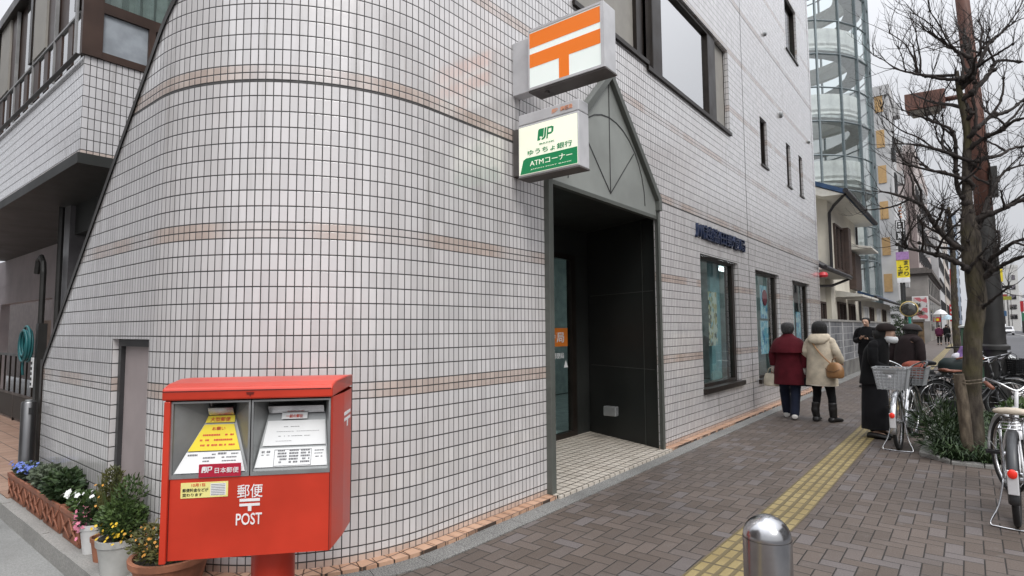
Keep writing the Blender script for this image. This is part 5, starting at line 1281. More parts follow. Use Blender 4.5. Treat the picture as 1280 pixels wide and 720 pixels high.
far_person('distant pedestrian in a wine-red jacket walking away along the pavement', (-1.85, 55, 0), .05, M['wine'], M['blackcloth'], h=1.0)
far_person('distant pedestrian in black close behind the wine-red jacket', (-1.45, 57.5, 0), .0, M['blackcloth'], M['blackcloth'], h=1.03)
far_person('very distant pedestrian with white shirt among the shop banners', (-1.5, 88, 0), PI, M['white'], M['blackcloth'], h=1.08)
far_person('very distant dark-clothed pedestrian, left of the group past the banners', (-2.2, 90, 0), 0, M['darkgrey_cloth'], M['blackcloth'], h=1.1)
far_person('very distant pedestrian in purple jacket at the end of the pavement', (-.9, 93, 0), PI, M['purple'], M['blackcloth'], h=1.08)
# ------------------------------------------------------------------ bicycles (local +X forward, wheels on the X axis, rear axle at origin)
def bicycle(label, loc, heading, frame='bike_silver', guard='bike_silver', saddle='brownleather', rear_basket=False, front_basket=False, steer=0., lean=0., rguard=None, grip='bike_black', lamp=True, reflector=True, group='bicycles parked by the tree', stand=True, cut=None):
    t = thing('bicycle', label, 'bicycle', loc, heading, group); t.rotation_euler = (lean, 0, heading)
    Rw = .33; wb = 1.08
    def wheel(x, z, yaw):
        w = MB().ring((0, 0, 0), Rw - .02, .021, 'Y', 40, 10).build('wheel', M['rubber'], t, smooth=True); w.location = (x, 0, z); w.rotation_euler = (0, 0, yaw)
        rm2 = MB().ring((0, 0, 0), Rw - .045, .012, 'Y', 40, 8); rm2.build('rim', M['chrome'], w, smooth=True)
        sp = MB()
        for k in range(18):
            a = 2 * PI * k / 18; b = a + (.42 if k % 2 else -.42); s = .022 if k % 2 else -.022
            sp.tube([(.025 * math.cos(b), s, .025 * math.sin(b)), ((Rw - .05) * math.cos(a), 0, (Rw - .05) * math.sin(a))], .0016, 4)
        sp.cyl((0, -.045, 0), (0, .045, 0), .022, 12); sp.build('spokes', M['chrome'], w); return w
    wheel(0, Rw, 0); fwh = wheel(.90 + (wb - .90) * math.cos(steer), Rw, steer); fwh.location.y = (wb - .90) * math.sin(steer)
    fm = M[frame]
    f = MB()
    bb = (.46, 0, .28); seat = (.30, 0, .66); head0 = (.90, 0, .62); head1 = (.865, 0, .76)
    f.tube([bb, seat, (.27, 0, .74)], .017, 10); f.tube([(.0, 0, .33), (.2, 0, .30), bb], .012, 8)
    for s in (-1, 1):
        f.tube([(0, s * .055, Rw), (.3, s * .05, .29), (.46, s * .03, .28)], .010, 8); f.tube([(0, s * .055, Rw), (.29, s * .025, .63)], .008, 8)
    f.tube(smooth_path([(*bb, 0), (.62, 0, .31, 0), (.78, 0, .44, 0), (*head0, 0)], 5) and [p[:3] for p in smooth_path([(*bb, 0), (.62, 0, .31, 0), (.78, 0, .44, 0), (*head0, 0)], 5)], .020, 10)
    f.tube([p[:3] for p in smooth_path([(.40, 0, .42, 0), (.60, 0, .40, 0), (.78, 0, .54, 0), (.88, 0, .70, 0)], 5)], .014, 10)
    f.tube([head0, head1], .022, 10); f.build('frame', fm, t, smooth=True)
    # fork + handlebar turn with the steering
    fk = MB()
    for s in (-1, 1): fk.tube([(wb - .915, s * .055, Rw), (.06, s * .052, .52), (.0, s * .035, .62)], .011, 8)
    fk.cyl((0, 0, .60), (-.05, 0, .90), .014, 10)
    fko = fk.build('fork', fm, t, smooth=True); fko.location = (.90, 0, 0); fko.rotation_euler = (0, 0, steer)
    hb = MB(); pth = smooth_path([(-.33, -.27, .955, 0), (-.20, -.27, .985, 0), (-.06, -.21, 1.0, 0), (-.02, -.10, .955, 0), (-.05, 0, .90, 0), (-.02, .10, .955, 0), (-.06, .21, 1.0, 0), (-.20, .27, .985, 0), (-.33, .27, .955, 0)], 5)
    hb.tube([p[:3] for p in pth], .011, 8); hbo = hb.build('handlebar', M['chrome'], t, smooth=True); hbo.location = (.90, 0, 0); hbo.rotation_euler = (0, 0, steer)
    for s in (-1, 1):
        g = MB(); g.tube([(-.36, s * .27, .945), (-.28, s * .27, .966), (-.225, s * .27, .98)], [.015, .017, .016], 10); g.build('grip', M[grip], hbo, smooth=True)
        b = MB(); b.tube([(-.08, s * .20, .985), (-.16, s * .235, .945), (-.25, s * .25, .93)], .006, 6); b.build('brake_lever', M['chrome'], hbo, smooth=True)
    cb = MB(); cb.tube([p[:3] for p in smooth_path([(-.09, .2, .99, 0), (.08, .12, .95, 0), (.10, .03, .8, 0), (.0, .03, .62, 0)], 5)], .004, 5); cb.tube([p[:3] for p in smooth_path([(-.09, -.2, .99, 0), (.07, -.14, .93, 0), (.06, -.03, .75, 0), (-.1, .0, .5, 0)], 5)], .004, 5); cb.build('cable', M['bike_black'], hbo, smooth=True)
    # saddle
    sd = MB(); rings = []
    for x, w_, h in ((.40, .016, .03), (.36, .030, .04), (.28, .055, .05), (.20, .10, .06), (.15, .115, .065), (.11, .10, .06), (.095, .06, .04)):
        rings.append([(x, w_ * math.cos(2 * PI * k / 14), .79 + h * .5 * max(-.55, math.sin(2 * PI * k / 14)) + (.012 if x < .2 else 0)) for k in range(14)])
    sd.loft(rings); so = sd.build('saddle', M[saddle], t, smooth=True)
    spn = MB(); spn.cyl((.27, 0, .74), (.265, 0, .775), .013, 10)
    for s in (-1, 1): spn.tube([(.13, s * .06, .765), (.14, s * .06, .745), (.26, s * .02, .745)], .008, 6)
    spn.build('saddle_spring', M['chrome'], so, smooth=True)
    # mudguards
    def guard_(name, x, a0, a1, mat, par, w_=.034, rr=.354):
        m = MB(); rings = []; n = 18
        for i in range(n + 1):
            a = math.radians(a0 + (a1 - a0) * i / n); c, s = math.cos(a), math.sin(a); q = []
            for (yy, dr) in ((-w_, -.018), (-w_ * .7, 0), (0, .008), (w_ * .7, 0), (w_, -.018), (w_ * .65, -.005), (0, .003), (-w_ * .65, -.005)): q.append((x + (rr + dr) * c, yy, Rw + (rr + dr) * s))
            rings.append(q)
        m.loft(rings); o = m.build(name, mat, par, smooth=True)
        st2 = MB()
        am = math.radians(a1 - 22 if a1 > 150 else a0 + 20)
        for s in (-1, 1): st2.tube([(x, s * .055, Rw), (x + rr * math.cos(am), s * w_, Rw + rr * math.sin(am))], .003, 5)
        st2.build('mudguard_stay', M['chrome'], o); return o
    rg_ = guard_('mudguard', 0, 38, 198, M[rguard or guard], t)
    fg_ = guard_('mudguard', wb - .90, -6, 150, M[guard], fko)
    if reflector:
        a = math.radians(168); px, pz = .384 * math.cos(a), Rw + .384 * math.sin(a)
        hp = MB().obox((px + .002, 0, pz - .03), .012, .06, .17, 0, 0, math.radians(-8)).build('reflector_plate', M['bike_white'], rg_, bevel=.005)
        rf = MB(); rf.lathe([(.030, 0), (.030, .012), (.022, .018), (.001, .020)], n=18); rf.v = [(px - .006 - p[2], p[0] * .9, pz + .03 + p[1] * 1.05) for p in rf.v]; rf.build('reflector', M['reflector'], rg_, smooth=True)
    # drive
    cr_ = MB(); cr_.lathe([(.085, -.004), (.085, .004)], n=26); cr_.v = [(.46 + p[0], -.06 + p[2], .28 + p[1]) for p in cr_.v]
    cr_.tube([(.46, -.075, .28), (.40, -.085, .13)], .009, 6); cr_.tube([(.46, .075, .28), (.52, .085, .43)], .009, 6); cr_.cyl((.46, -.08, .28), (.46, .08, .28), .016, 10); co = cr_.build('crank', M['chrome'], t)
    for (x, y, z) in ((.40, -.14, .13), (.52, .14, .43)):
        pd = MB()
        for s in (-1, 1): pd.obox((x + s * .032, y, z), .016, .095, .022)
        pd.obox((x, y, z), .05, .014, .014); pd.obox((x, y - .04, z), .05, .012, .014); pd.obox((x, y + .04, z), .05, .012, .014); pd.build('pedal', M['bike_black'], t)
    cg = MB(); cg.prism([(-.02, -.075, .35), (.02, -.075, .39), (.44, -.075, .375), (.56, -.075, .33), (.55, -.075, .22), (.44, -.075, .19), (.0, -.075, .27)], (0, -.02, 0)); cg.build('chain_guard', fm if frame != 'bike_silver' else M['bike_silver'], t, bevel=.008)
    # carrier + stand
    ca = MB()
    for y in (-.06, 0, .06): ca.tube([(-.33, y, .735), (.22, y, .735)], .006, 6)
    for x in (-.33, -.15, .03, .2): ca.tube([(x, -.06, .735), (x, .06, .735)], .005, 6)
    for s in (-1, 1): ca.tube([(0, s * .065, Rw), (-.14, s * .065, .735)], .006, 6); ca.tube([(0, s * .065, Rw), (.08, s * .065, .735)], .006, 6)
    ca.build('carrier', M['chrome'] if frame != 'bike_black' else M['bike_black'], t, smooth=True)
    if stand:
        sd2 = MB(); sd2.tube([p[:3] for p in smooth_path([(0, .065, Rw, 0), (-.06, .10, .14, 0), (-.12, .15, .02, 0), (-.14, .10, .008, 0), (-.15, 0, .008, 0), (-.14, -.10, .008, 0), (-.12, -.15, .02, 0), (-.06, -.10, .14, 0), (0, -.065, Rw, 0)], 4)], .007, 7)
        sd2.build('stand', M['chrome'] if frame != 'bike_black' else M['bike_black'], t, smooth=True)
    if lamp:
        lp = MB(); lp.tube([(.05, .0, .68), (.115, 0, .68)], [.028, .035], 14); lp.build('lamp', M['bike_black'], fko, smooth=True)
    def basket(x0, x1, wt, wb_, z0, z1, par, mat):
        """tapered basket of flat slats"""
        m = MB()
        def ringp(k):
            z = z0 + (z1 - z0) * k; hw = (wb_ + (wt - wb_) * k) / 2; dx = .03 * (1 - k); return [(x0 + dx, -hw, z), (x1 - dx, -hw, z), (x1 - dx, hw, z), (x0 + dx, hw, z)]
        for k in (0, .14, .28, .42, .56, .70, .84): 
            a, b = ringp(k), ringp(k + .085)
            for i in range(4):
                j = (i + 1) % 4; m.prism([a[i], a[j], b[j], b[i]], tuple(Vector((0, 0, 1)).cross(Vector(a[j]) - Vector(a[i])).normalized() * .003))
        a, b = ringp(.955), ringp(1.0)
        for i in range(4): j = (i + 1) % 4; m.prism([a[i], a[j], b[j], b[i]], tuple(Vector((0, 0, -1)).cross(Vector(a[j]) - Vector(a[i])).normalized() * .010))
        lo_, hi_ = ringp(0), ringp(1)
        for i in range(4):
            j = (i + 1) % 4
            for q in range(0, 9):
                s = q / 8; A = Vector(lo_[i]).lerp(Vector(lo_[j]), s); B = Vector(hi_[i]).lerp(Vector(hi_[j]), s); m.tube([A, B], .005, 5)
        r0 = ringp(0)
        for q in range(7): s = q / 6; A = Vector(r0[0]).lerp(Vector(r0[3]), s); B = Vector(r0[1]).lerp(Vector(r0[2]), s); m.tube([A, B], .005, 5)
        return m.build('basket', mat, par)
    if rear_basket:
        bo = basket(-.40, -.10, .34, .26, .73, .98, t, M['basket'])
        bp = MB().obox((-.418, 0, .942), .006, .13, .035).build('basket_badge', M['steel_grey'], bo); b2 = MB(); b2.lathe([(.018, 0), (.001, .008)], n=14); b2.v = [(-.41 - p[2], p[0], .88 + p[1]) for p in b2.v]; b2.build('basket_button', M['bike_white'], bo)
    if front_basket:
        basket(.06, .34, .38, .28, .68, .92, fko, M['basket'] if frame != 'bike_black' else M['bike_black'])
    return t
PH = math.radians
bicycle('silver bicycle with grey plastic rear basket and swept handlebar beside the black skirt', (-.72, 8.24, 0), PH(87), rear_basket=True, front_basket=True, steer=PH(-6), saddle='bike_black')
bag_ = thing('cloth_bag', 'rust-red bag bundled in the front basket of the silver bicycle', 'bag', (-.60, 9.38, .74), PH(10))
garment('bag_body', [ering((0, 0, z), rx, ry, 22, 0, .05, 5) for z, rx, ry in ((0, .11, .09), (.06, .13, .11), (.16, .15, .11), (.22, .12, .09), (.25, .05, .04))], pm('rust_red_cloth', (.26, .055, .03), .75, 0, .25, 12.), bag_)
bicycle('bicycle with dark grey rear mudguard, white front mudguard and beige saddle, cut by the frame', (.205, 5.62, 0), PH(86), frame='bike_white', guard='bike_white', rguard='bike_grey', saddle='beige', grip='brownleather', steer=PH(22), lamp=False)
bicycle('black bicycle with rust-brown saddle behind the tree trunk', (-.42, 10.45, 0), PH(42), frame='bike_black', guard='bike_black', saddle='brownleather', grip='brownleather', steer=PH(-20), reflector=False)
bicycle('black bicycle with front basket, second behind the tree', (-.35, 11.75, 0), PH(35), frame='bike_black', guard='bike_black', saddle='bike_black', front_basket=True, reflector=False)
bicycle('dark bicycle with black saddle farthest along the bed', (-.30, 12.8, 0), PH(30), frame='bike_black', guard='bike_grey', saddle='bike_black', reflector=False)
bg = thing('bundle', 'purple and white cloth bundle on the bicycles by the green cabinet', 'bundle', (-.05, 12.2, .82), 0)
garment('cloth', [ering((0.02 * math.sin(z * 40), 0, z), rx, ry, 20, 0, .08, 5) for z, rx, ry in ((0, .15, .12), (.08, .19, .15), (.2, .15, .12), (.3, .07, .07))], pm('purple_cloth', (.20, .11, .30), .8, 0, .3, 14.), bg)
garment('white_flap', [ering((-.13, -.06, z), rx, ry, 16, .5, .08, 5) for z, rx, ry in ((.05, .07, .05), (.12, .11, .07), (.19, .05, .04))], pm('white_cloth', (.6, .58, .64), .8), bg)
bg = thing('bag', 'dark teal bag hanging on the black bicycles left of the tree', 'bag', (-.22, 11.3, .70), PH(20))
garment('bag_body', [ering((0, 0, z), rx, ry, 20, 0, .03, 5) for z, rx, ry in ((0, .16, .10), (.05, .2, .13), (.18, .2, .13), (.26, .12, .08))], pm('dark_teal_cloth', (.005, .014, .014), .7), bg)
# scooter with a long black seat
sc = thing('motor_scooter', 'black motor scooter with long seat and round mirrors behind the bicycles', 'scooter', (-.95, 13.0, 0), PH(40))
for x in (0, 1.15):
    w = MB().ring((x, 0, .24), .17, .055, 'Y', 30, 10).build('wheel', M['rubber'], sc, smooth=True); MB().ring((x, 0, .24), .09, .04, 'Y', 22, 8).build('rim', M['steel_grey'], w, smooth=True)
b = MB(); b.loft([[(x, w_ * math.cos(2 * PI * k / 16), zc + h * math.sin(2 * PI * k / 16)) for k in range(16)] for x, w_, zc, h in ((-.28, .05, .62, .06), (-.2, .13, .60, .12), (.1, .17, .56, .18), (.45, .15, .48, .17), (.6, .14, .32, .08), (.9, .15, .32, .06), (1.0, .17, .5, .18), (1.08, .15, .75, .15), (1.04, .08, .95, .07))])
b.build('body', M['bike_black'], sc, smooth=True)
b = MB(); b.loft([[(x, w_ * math.cos(2 * PI * k / 14), zc + h * math.sin(2 * PI * k / 14)) for k in range(14)] for x, w_, zc, h in ((-.36, .06, .84, .03), (-.3, .13, .84, .06), (.0, .15, .82, .06), (.35, .14, .78, .06), (.5, .09, .76, .04))]); b.build('seat', pm('black_vinyl', (.02, .02, .022), .4), sc, smooth=True)
b = MB(); b.tube([(1.02, -.32, 1.03), (1.04, -.1, 1.05), (1.04, .1, 1.05), (1.02, .32, 1.03)], .016, 8); b.build('handlebar', M['bike_black'], sc, smooth=True)
for s in (-1, 1):
    m = MB(); m.tube([(1.04, s * .2, 1.05), (1.06, s * .27, 1.22)], .006, 6); m.blob((1.05, s * .29, 1.27), .018, .07, .05, 14, 8); m.build('mirror', M['bike_black'], sc, smooth=True)
# ------------------------------------------------------------------ planted bed with bare tree, stake and lamp pole
structure('tree_bed', MB().box(BX0 + .10, BX1, BY0 + .10, BY1, -.12, -.01), M['soil'])
be = thing('bed_kerb', 'pale stone kerb round the planted tree bed', 'kerb', (BX0, BY0, 0), 0)
k_ = MB()
for i in range(4): k_.box(BX0 + .30 + i * .27, BX0 + .565 + i * .27, BY0, BY0 + .12, -.1, .035)
k_.prism([(BX0, BY0 + .35, -.1), (BX0 + .29, BY0, -.1), (BX0 + .29, BY0 + .12, -.1), (BX0 + .13, BY0 + .36, -.1)], (0, 0, .14))
for i in range(6): k_.box(BX0, BX0 + .13, BY0 + .37 + i * .59, BY0 + .955 + i * .59, -.1, .035 + .004 * (i % 2))
k_.build('kerb_stone', M['kerb'], be, world=True, bevel=.01)
g = MB(); rnd = random.Random(3)
for _ in range(520):                                                     # strap-leaved ground cover in tufts
    x, y = rnd.uniform(BX0 + .17, BX1 - .02), BY0 + .12 + (rnd.random() ** 1.4) * 3.7
    if (x - .0) ** 2 + (y - 8.25) ** 2 < .03: continue
    for _k in range(9):
        a = rnd.uniform(0, 2 * PI); L = rnd.uniform(.12, .31); dx, dy = math.cos(a), math.sin(a); h = L * rnd.uniform(.35, .85); w_ = rnd.uniform(.006, .011)
        p = [Vector((x, y, -.01)), Vector((x + dx * L * .35, y + dy * L * .35, h * .75)), Vector((x + dx * L * .7, y + dy * L * .7, h)), Vector((x + dx * L, y + dy * L, h * .72))]; s_ = Vector((-dy, dx, 0)) * w_
        g.add([p[0] - s_, p[0] + s_, p[1] + s_, p[1] - s_, p[2] + s_ * .8, p[2] - s_ * .8, p[3]], [(0, 1, 2, 3), (3, 2, 4, 5), (5, 4, 6)])
tag(g.build('ground_cover', M['leaf_dark']), 'strap-leaved ground cover filling the tree bed', 'ground cover', kind='stuff')
for i, (x, y, h, lab) in enumerate(((.42, 8.55, .62, 'yellow-green broad-leaved shrub behind the tree trunk'), (-.30, 8.35, .55, 'dark spiky shrub left of the wooden stake'), (.55, 9.8, .55, 'low leafy shrub by the lamp pole'))):
    t = thing('shrub', lab, 'shrub', (x, y, 0), 0); f = MB(); foliage(f, (0, 0, h * .5), .30, .30, h * .5, 620, .03 if i != 1 else .014, .07 if i != 1 else .16, .6); stems(f, (0, 0, 0), .2, .2, h * .8, 12, .006); f.build('foliage', M['leaf' if i != 1 else 'leaf_dark'], t)

def limb_tube(mb_, pts, knob=True, rnd=random, n=9, jit=.35, rj=1.):
    """pts with radii; knuckles swell the radius irregularly"""
    P = smooth_path(pts, 5); path = []; rad = []
    for i, p in enumerate(P):
        j = p[3] * jit if 0 < i < len(P) - 1 else 0
        path.append((p[0] + rnd.uniform(-j, j), p[1] + rnd.uniform(-j, j), p[2] + rnd.uniform(-j, j))); rad.append(p[3] * (1 + rj * rnd.uniform(-.1, .16)))
    mb_.tube(path, rad, n)
    return path, rad
def knuckle(mb_, p, r, rnd): mb_.blob(p, r * rnd.uniform(1.2, 1.7), r * rnd.uniform(1.2, 1.7), r * rnd.uniform(1.0, 1.5), 8, 6, .22, rnd)
def shoots(mb_, p, d, rnd, n, L, r, depth=1):
    for _ in range(n):
        v = (Vector(d) + Vector((rnd.uniform(-1, 1), rnd.uniform(-1, 1), rnd.uniform(-.45, 1.)))).normalized(); l = L * rnd.uniform(.45, 1.15)
        q = [Vector(p)]; c = v.copy()
        for k in range(5):
            c = (c + Vector((rnd.uniform(-.28, .28), rnd.uniform(-.28, .28), rnd.uniform(-.12, .32)))).normalized(); q.append(q[-1] + c * l / 5)
        mb_.tube(q, [r, r * .85, r * .7, r * .55, r * .4, r * .25], 4, cap=False)
        if depth:
            for k in (2, 3, 4):
                if rnd.random() < .75: shoots(mb_, q[k], c, rnd, 1, L * .5, r * .55, depth - 1)
def bare_tree(label, base, trunk, limbs, seed, tr, twig_n=3, twig_l=.45, twig_r=.006, depth=1, LK=1.0):
    rnd = random.Random(seed); t = thing('bare_tree', label, 'tree', base, 0)
    m = MB(); limb_tube(m, trunk, rnd=rnd, n=16, jit=.05, rj=.35)
    for k in range(16):                                       # burrs on the trunk
        i = rnd.randrange(len(trunk) - 1); a, b = Vector(trunk[i][:3]), Vector(trunk[i + 1][:3]); s = rnd.random(); q = a.lerp(b, s); r = trunk[i][3] * (1 - s) + trunk[i + 1][3] * s; an = rnd.uniform(0, 2 * PI)
        m.blob((q.x + r * .9 * math.cos(an), q.y + r * .9 * math.sin(an), q.z), r * .16, r * .16, r * .26, 8, 6, .15, rnd)
    m.build('trunk', M['bark'], t, smooth=True, world=True)
    c = MB()
    for L in limbs:
        L = [(*q[:3], q[3] * LK) for q in L]
        q0 = L[0]; best = None
        for ta, tb in zip(trunk[:-1], trunk[1:]):              # root the limb inside the trunk
            if ta[2] <= q0[2] - .10 <= tb[2]: s = (q0[2] - .10 - ta[2]) / (tb[2] - ta[2]); best = tuple(x + (y - x) * s for x, y in zip(ta[:3], tb[:3]))
        if best and (Vector(best) - Vector(q0[:3])).length > .03: L = [(*best, q0[3] * 1.1)] + L
        path, rad = limb_tube(c, L, rnd=rnd, n=8)
        N_ = len(path)
        for i in range(3, N_):
            if rnd.random() < .42 or i == N_ - 1:
                knuckle(c, path[i], rad[i] * (1.05 if i < N_ - 1 else 1.35), rnd)
                d = (Vector(path[i]) - Vector(path[i - 1])).normalized()
                if rnd.random() < .8 or i == N_ - 1: shoots(c, path[i], d, rnd, twig_n if i < N_ - 1 else twig_n + 3, twig_l, twig_r, depth)
            if rnd.random() < .24 and 3 < i < N_ - 2:          # side branch
                d = (Vector(path[i]) - Vector(path[i - 1])).normalized(); v = (d * .55 + Vector((rnd.uniform(-1, 1), rnd.uniform(-1, 1), rnd.uniform(-.35, .9)))).normalized(); l = rnd.uniform(.25, .6) * tr
                pts = [(*path[i], rad[i] * .75)]; q = Vector(path[i])
                for k in range(3): v = (v + Vector((rnd.uniform(-.4, .4), rnd.uniform(-.4, .4), rnd.uniform(-.15, .4)))).normalized(); q = q + v * l / 3; pts.append((*q, rad[i] * (.62 - .12 * k)))
                p2, r2 = limb_tube(c, pts, rnd=rnd, n=6); knuckle(c, p2[-1], r2[-1] * 1.5, rnd); shoots(c, p2[-1], v, rnd, twig_n + 3, twig_l, twig_r, depth); shoots(c, p2[len(p2) // 2], v, rnd, 2, twig_l, twig_r, depth)
    c.build('crown', M['twig'], t, smooth=True, world=True)
    return t
TY = 8.12
trunk = [(-.01, TY, -.05, .122), (-.02, TY, .15, .102), (-.02, TY, .7, .093), (.03, TY, 1.35, .086), (.08, TY, 1.75, .086), (.06, TY, 2.25, .094), (.06, TY + .02, 2.5, .088), (.05, TY + .03, 2.85, .052), (.07, TY + .05, 3.3, .042), (.09, TY + .04, 3.65, .036), (.05, TY + .02, 4.05, .030), (.03, TY, 4.35, .022)]
limbs = [[(0.054, 8.12, 2.248, 0.049600000000000005), (-0.175, 8.024, 2.44, 0.04000000000000001), (-0.322, 7.9, 2.768, 0.032), (-0.507, 7.763, 2.909, 0.024), (-0.703, 7.616, 2.977, 0.0144)], [(0.04, 8.12, 1.963, 0.044000000000000004), (-0.028, 7.972, 2.125, 0.04000000000000001), (-0.297, 7.779, 2.254, 0.0304), (-0.449, 7.565, 2.29, 0.024), (-0.559, 7.337, 2.328, 0.016)], [(0.071, 8.12, 2.714, 0.048), (-0.026, 8.096, 3.024, 0.038400000000000004), (-0.025, 8.064, 3.319, 0.032), (-0.044, 8.029, 3.637, 0.0256), (-0.253, 7.991, 3.814, 0.019200000000000002), (-0.486, 7.952, 3.973, 0.012)], [(0.155, 8.12, 4.233, 0.04000000000000001), (-0.015, 7.992, 4.219, 0.032), (-0.175, 7.826, 4.235, 0.027200000000000002), (-0.332, 7.642, 4.252, 0.0208), (-0.506, 7.445, 4.297, 0.011200000000000002)], [(-0.307, 8.12, 4.405, 0.024), (-0.338, 8.12, 4.57, 0.019200000000000002), (-0.352, 8.12, 4.77, 0.012)], [(0.166, 8.12, 4.453, 0.036), (0.037, 8.078, 4.571, 0.027200000000000002), (-0.079, 8.024, 4.7, 0.0208), (-0.188, 7.963, 4.826, 0.0128)], [(0.181, 8.12, 3.656, 0.044000000000000004), (0.319, 8.368, 3.823, 0.036), (0.49, 8.69, 3.952, 0.0288), (0.684, 9.048, 4.188, 0.020000000000000004)], [(0.183, 8.12, 4.096, 0.04000000000000001), (0.299, 8.302, 4.274, 0.033600000000000005), (0.408, 8.539, 4.507, 0.027200000000000002), (0.618, 8.801, 4.531, 0.019200000000000002)], [(0.165, 8.12, 4.286, 0.04000000000000001), (0.251, 8.235, 4.451, 0.033600000000000005), (0.335, 8.384, 4.671, 0.027200000000000002), (0.439, 8.55, 4.818, 0.0208), (0.589, 8.727, 4.995, 0.011200000000000002)], [(0.202, 8.12, 3.515, 0.04000000000000001), (0.361, 7.977, 3.54, 0.032), (0.471, 7.792, 3.567, 0.0256), (0.603, 7.586, 3.525, 0.016)], [(0.199, 8.12, 2.661, 0.044000000000000004), (0.357, 8.154, 2.716, 0.033600000000000005), (0.494, 8.198, 2.792, 0.0256), (0.657, 8.247, 2.794, 0.016)], [(0.156, 8.12, 2.097, 0.044000000000000004), (0.273, 8.008, 2.218, 0.0368), (0.408, 7.862, 2.317, 0.0288), (0.545, 7.701, 2.325, 0.0176)], [(0.137, 8.12, 1.975, 0.04000000000000001), (0.284, 7.949, 2.074, 0.032), (0.435, 7.728, 2.143, 0.024), (0.567, 7.483, 2.14, 0.016)], [(0.105, 8.12, 1.624, 0.028000000000000004), (0.21, 7.782, 1.731, 0.022400000000000003), (0.311, 7.343, 1.82, 0.0144)], [(0.108, 8.12, 3.034, 0.036), (-0.103, 7.973, 3.149, 0.0288), (-0.288, 7.782, 3.196, 0.022400000000000003), (-0.477, 7.57, 3.247, 0.0128)], [(0.124, 8.12, 2.536, 0.04000000000000001), (0.275, 8.374, 2.964, 0.032), (0.411, 8.703, 3.24, 0.024), (0.641, 9.068, 3.374, 0.016)], [(0.136, 8.12, 3.85, 0.036), (-0.031, 8.318, 4.028, 0.0288), (-0.222, 8.575, 4.196, 0.022400000000000003), (-0.431, 8.861, 4.446, 0.0128)], [(0.166, 8.12, 4.305, 0.04000000000000001), (0.158, 8.306, 4.564, 0.032), (0.134, 8.547, 4.84, 0.024), (0.138, 8.814, 5.089, 0.0128)], [(0.19, 8.12, 3.291, 0.036), (0.334, 8.302, 3.342, 0.0288), (0.486, 8.539, 3.46, 0.022400000000000003), (0.668, 8.801, 3.525, 0.0144)], [(0.12, 8.12, 3.259, 0.032), (-0.126, 7.961, 3.407, 0.027200000000000002), (-0.332, 7.755, 3.471, 0.019200000000000002), (-0.522, 7.526, 3.472, 0.011200000000000002)]]
bare_tree('bare pollarded street tree with knobbly branches in front of the brown lamp pole', (-.02, TY, 0), trunk, limbs, 11, 1.0, 2, .42, .004, 1, .60)
sp = thing('tree_stake', 'short weathered wooden stake leaning beside the tree trunk', 'stake', (-.09, 7.93, 0), 0)
m = MB(); rnd = random.Random(5); m.tube([(.015, 0, -.05), (.005, 0, .3), (-.005, 0, .6), (-.03, 0, .93)], [.055, .056, .055, .050], 12); o = m.build('post', M['stake'], sp, angle=50)
m = MB(); m.tube([(-.09, -.02, .88), (.05, -.045, .86), (.20, .10, .88)], .008, 6); m.tube([(-.08, -.03, .84), (.06, -.05, .83), (.20, .08, .85)], .007, 6); m.build('rope', M['stake'], sp, smooth=True)

lp = thing('street_lamp', 'tall brown street lamp pole with box lantern and dark lower casing', 'street lamp', (.29, 12.4, 0), 0)
MB().tube([(0, 0, 3.2), (-.03, 0, 5.2), (-.12, 0, 7.6), (-.2, 0, 9.6)], [.125, .112, .095, .08], 20).build('pole', M['polebrown'], lp, smooth=True)
MB().tube([(.03, 0, 0), (.02, 0, 1.12), (0, 0, 3.3)], [.165, .155, .135], 20).build('lower_casing', M['poledark'], lp, angle=40)
MB().lathe([(.20, 1.06), (.20, 1.12), (.16, 1.15)], (.02, 0, 0), 20).build('collar', M['poledark'], lp, angle=40)
MB().tube([(-.03, 0, 5.42), (-.45, 0, 5.42)], .042, 10).build('arm', M['polebrown'], lp, smooth=True)
lh = MB(); lh.prism([(-.42, -.15, 5.30), (-.42, -.15, 5.58), (-1.0, -.15, 5.61), (-1.0, -.15, 5.36), (-.97, -.15, 5.30)], (0, .30, 0)); lho = lh.build('lantern', M['polebrown'], lp, bevel=.01)
MB().prism([(-.46, -.13, 5.30), (-.95, -.13, 5.30), (-.90, -.11, 5.22), (-.52, -.11, 5.22)], (0, .24, 0)).build('diffuser', pm('lamp_diffuser', (.22, .20, .17), .35), lho, bevel=.01)
bx = MB(); bx.box(.09, .20, -.12, .10, 3.6, 4.1); bx.build('junction_box', M['poledark'], lp, bevel=.01)

gc = thing('utility_cabinet', 'green metal utility cabinet with pale top behind the tree', 'cabinet', (.12, 14.1, 0), 0)
MB().box(-.26, .26, -.2, .2, .0, 1.42).build('body', M['greenbox'], gc, bevel=.01)
m = MB(); m.loft([[(-.29, -.23, 1.42), (.29, -.23, 1.42), (.29, .23, 1.42), (-.29, .23, 1.42)], [(-.29, -.23, 1.45), (.29, -.23, 1.45), (.29, .23, 1.45), (-.29, .23, 1.45)], [(-.03, -.03, 1.53), (.03, -.03, 1.53), (.03, .03, 1.53), (-.03, .03, 1.53)]]); m.build('cap', pm('pale_cabinet_cap', (.38, .40, .38), .6), gc)
MB().box(-.285, .285, -.215, -.2, .70, .76).build('band', M['poledark'], gc)
MB().box(-.004, .004, -.204, -.2, .05, 1.38).build('seam', M['poledark'], gc)
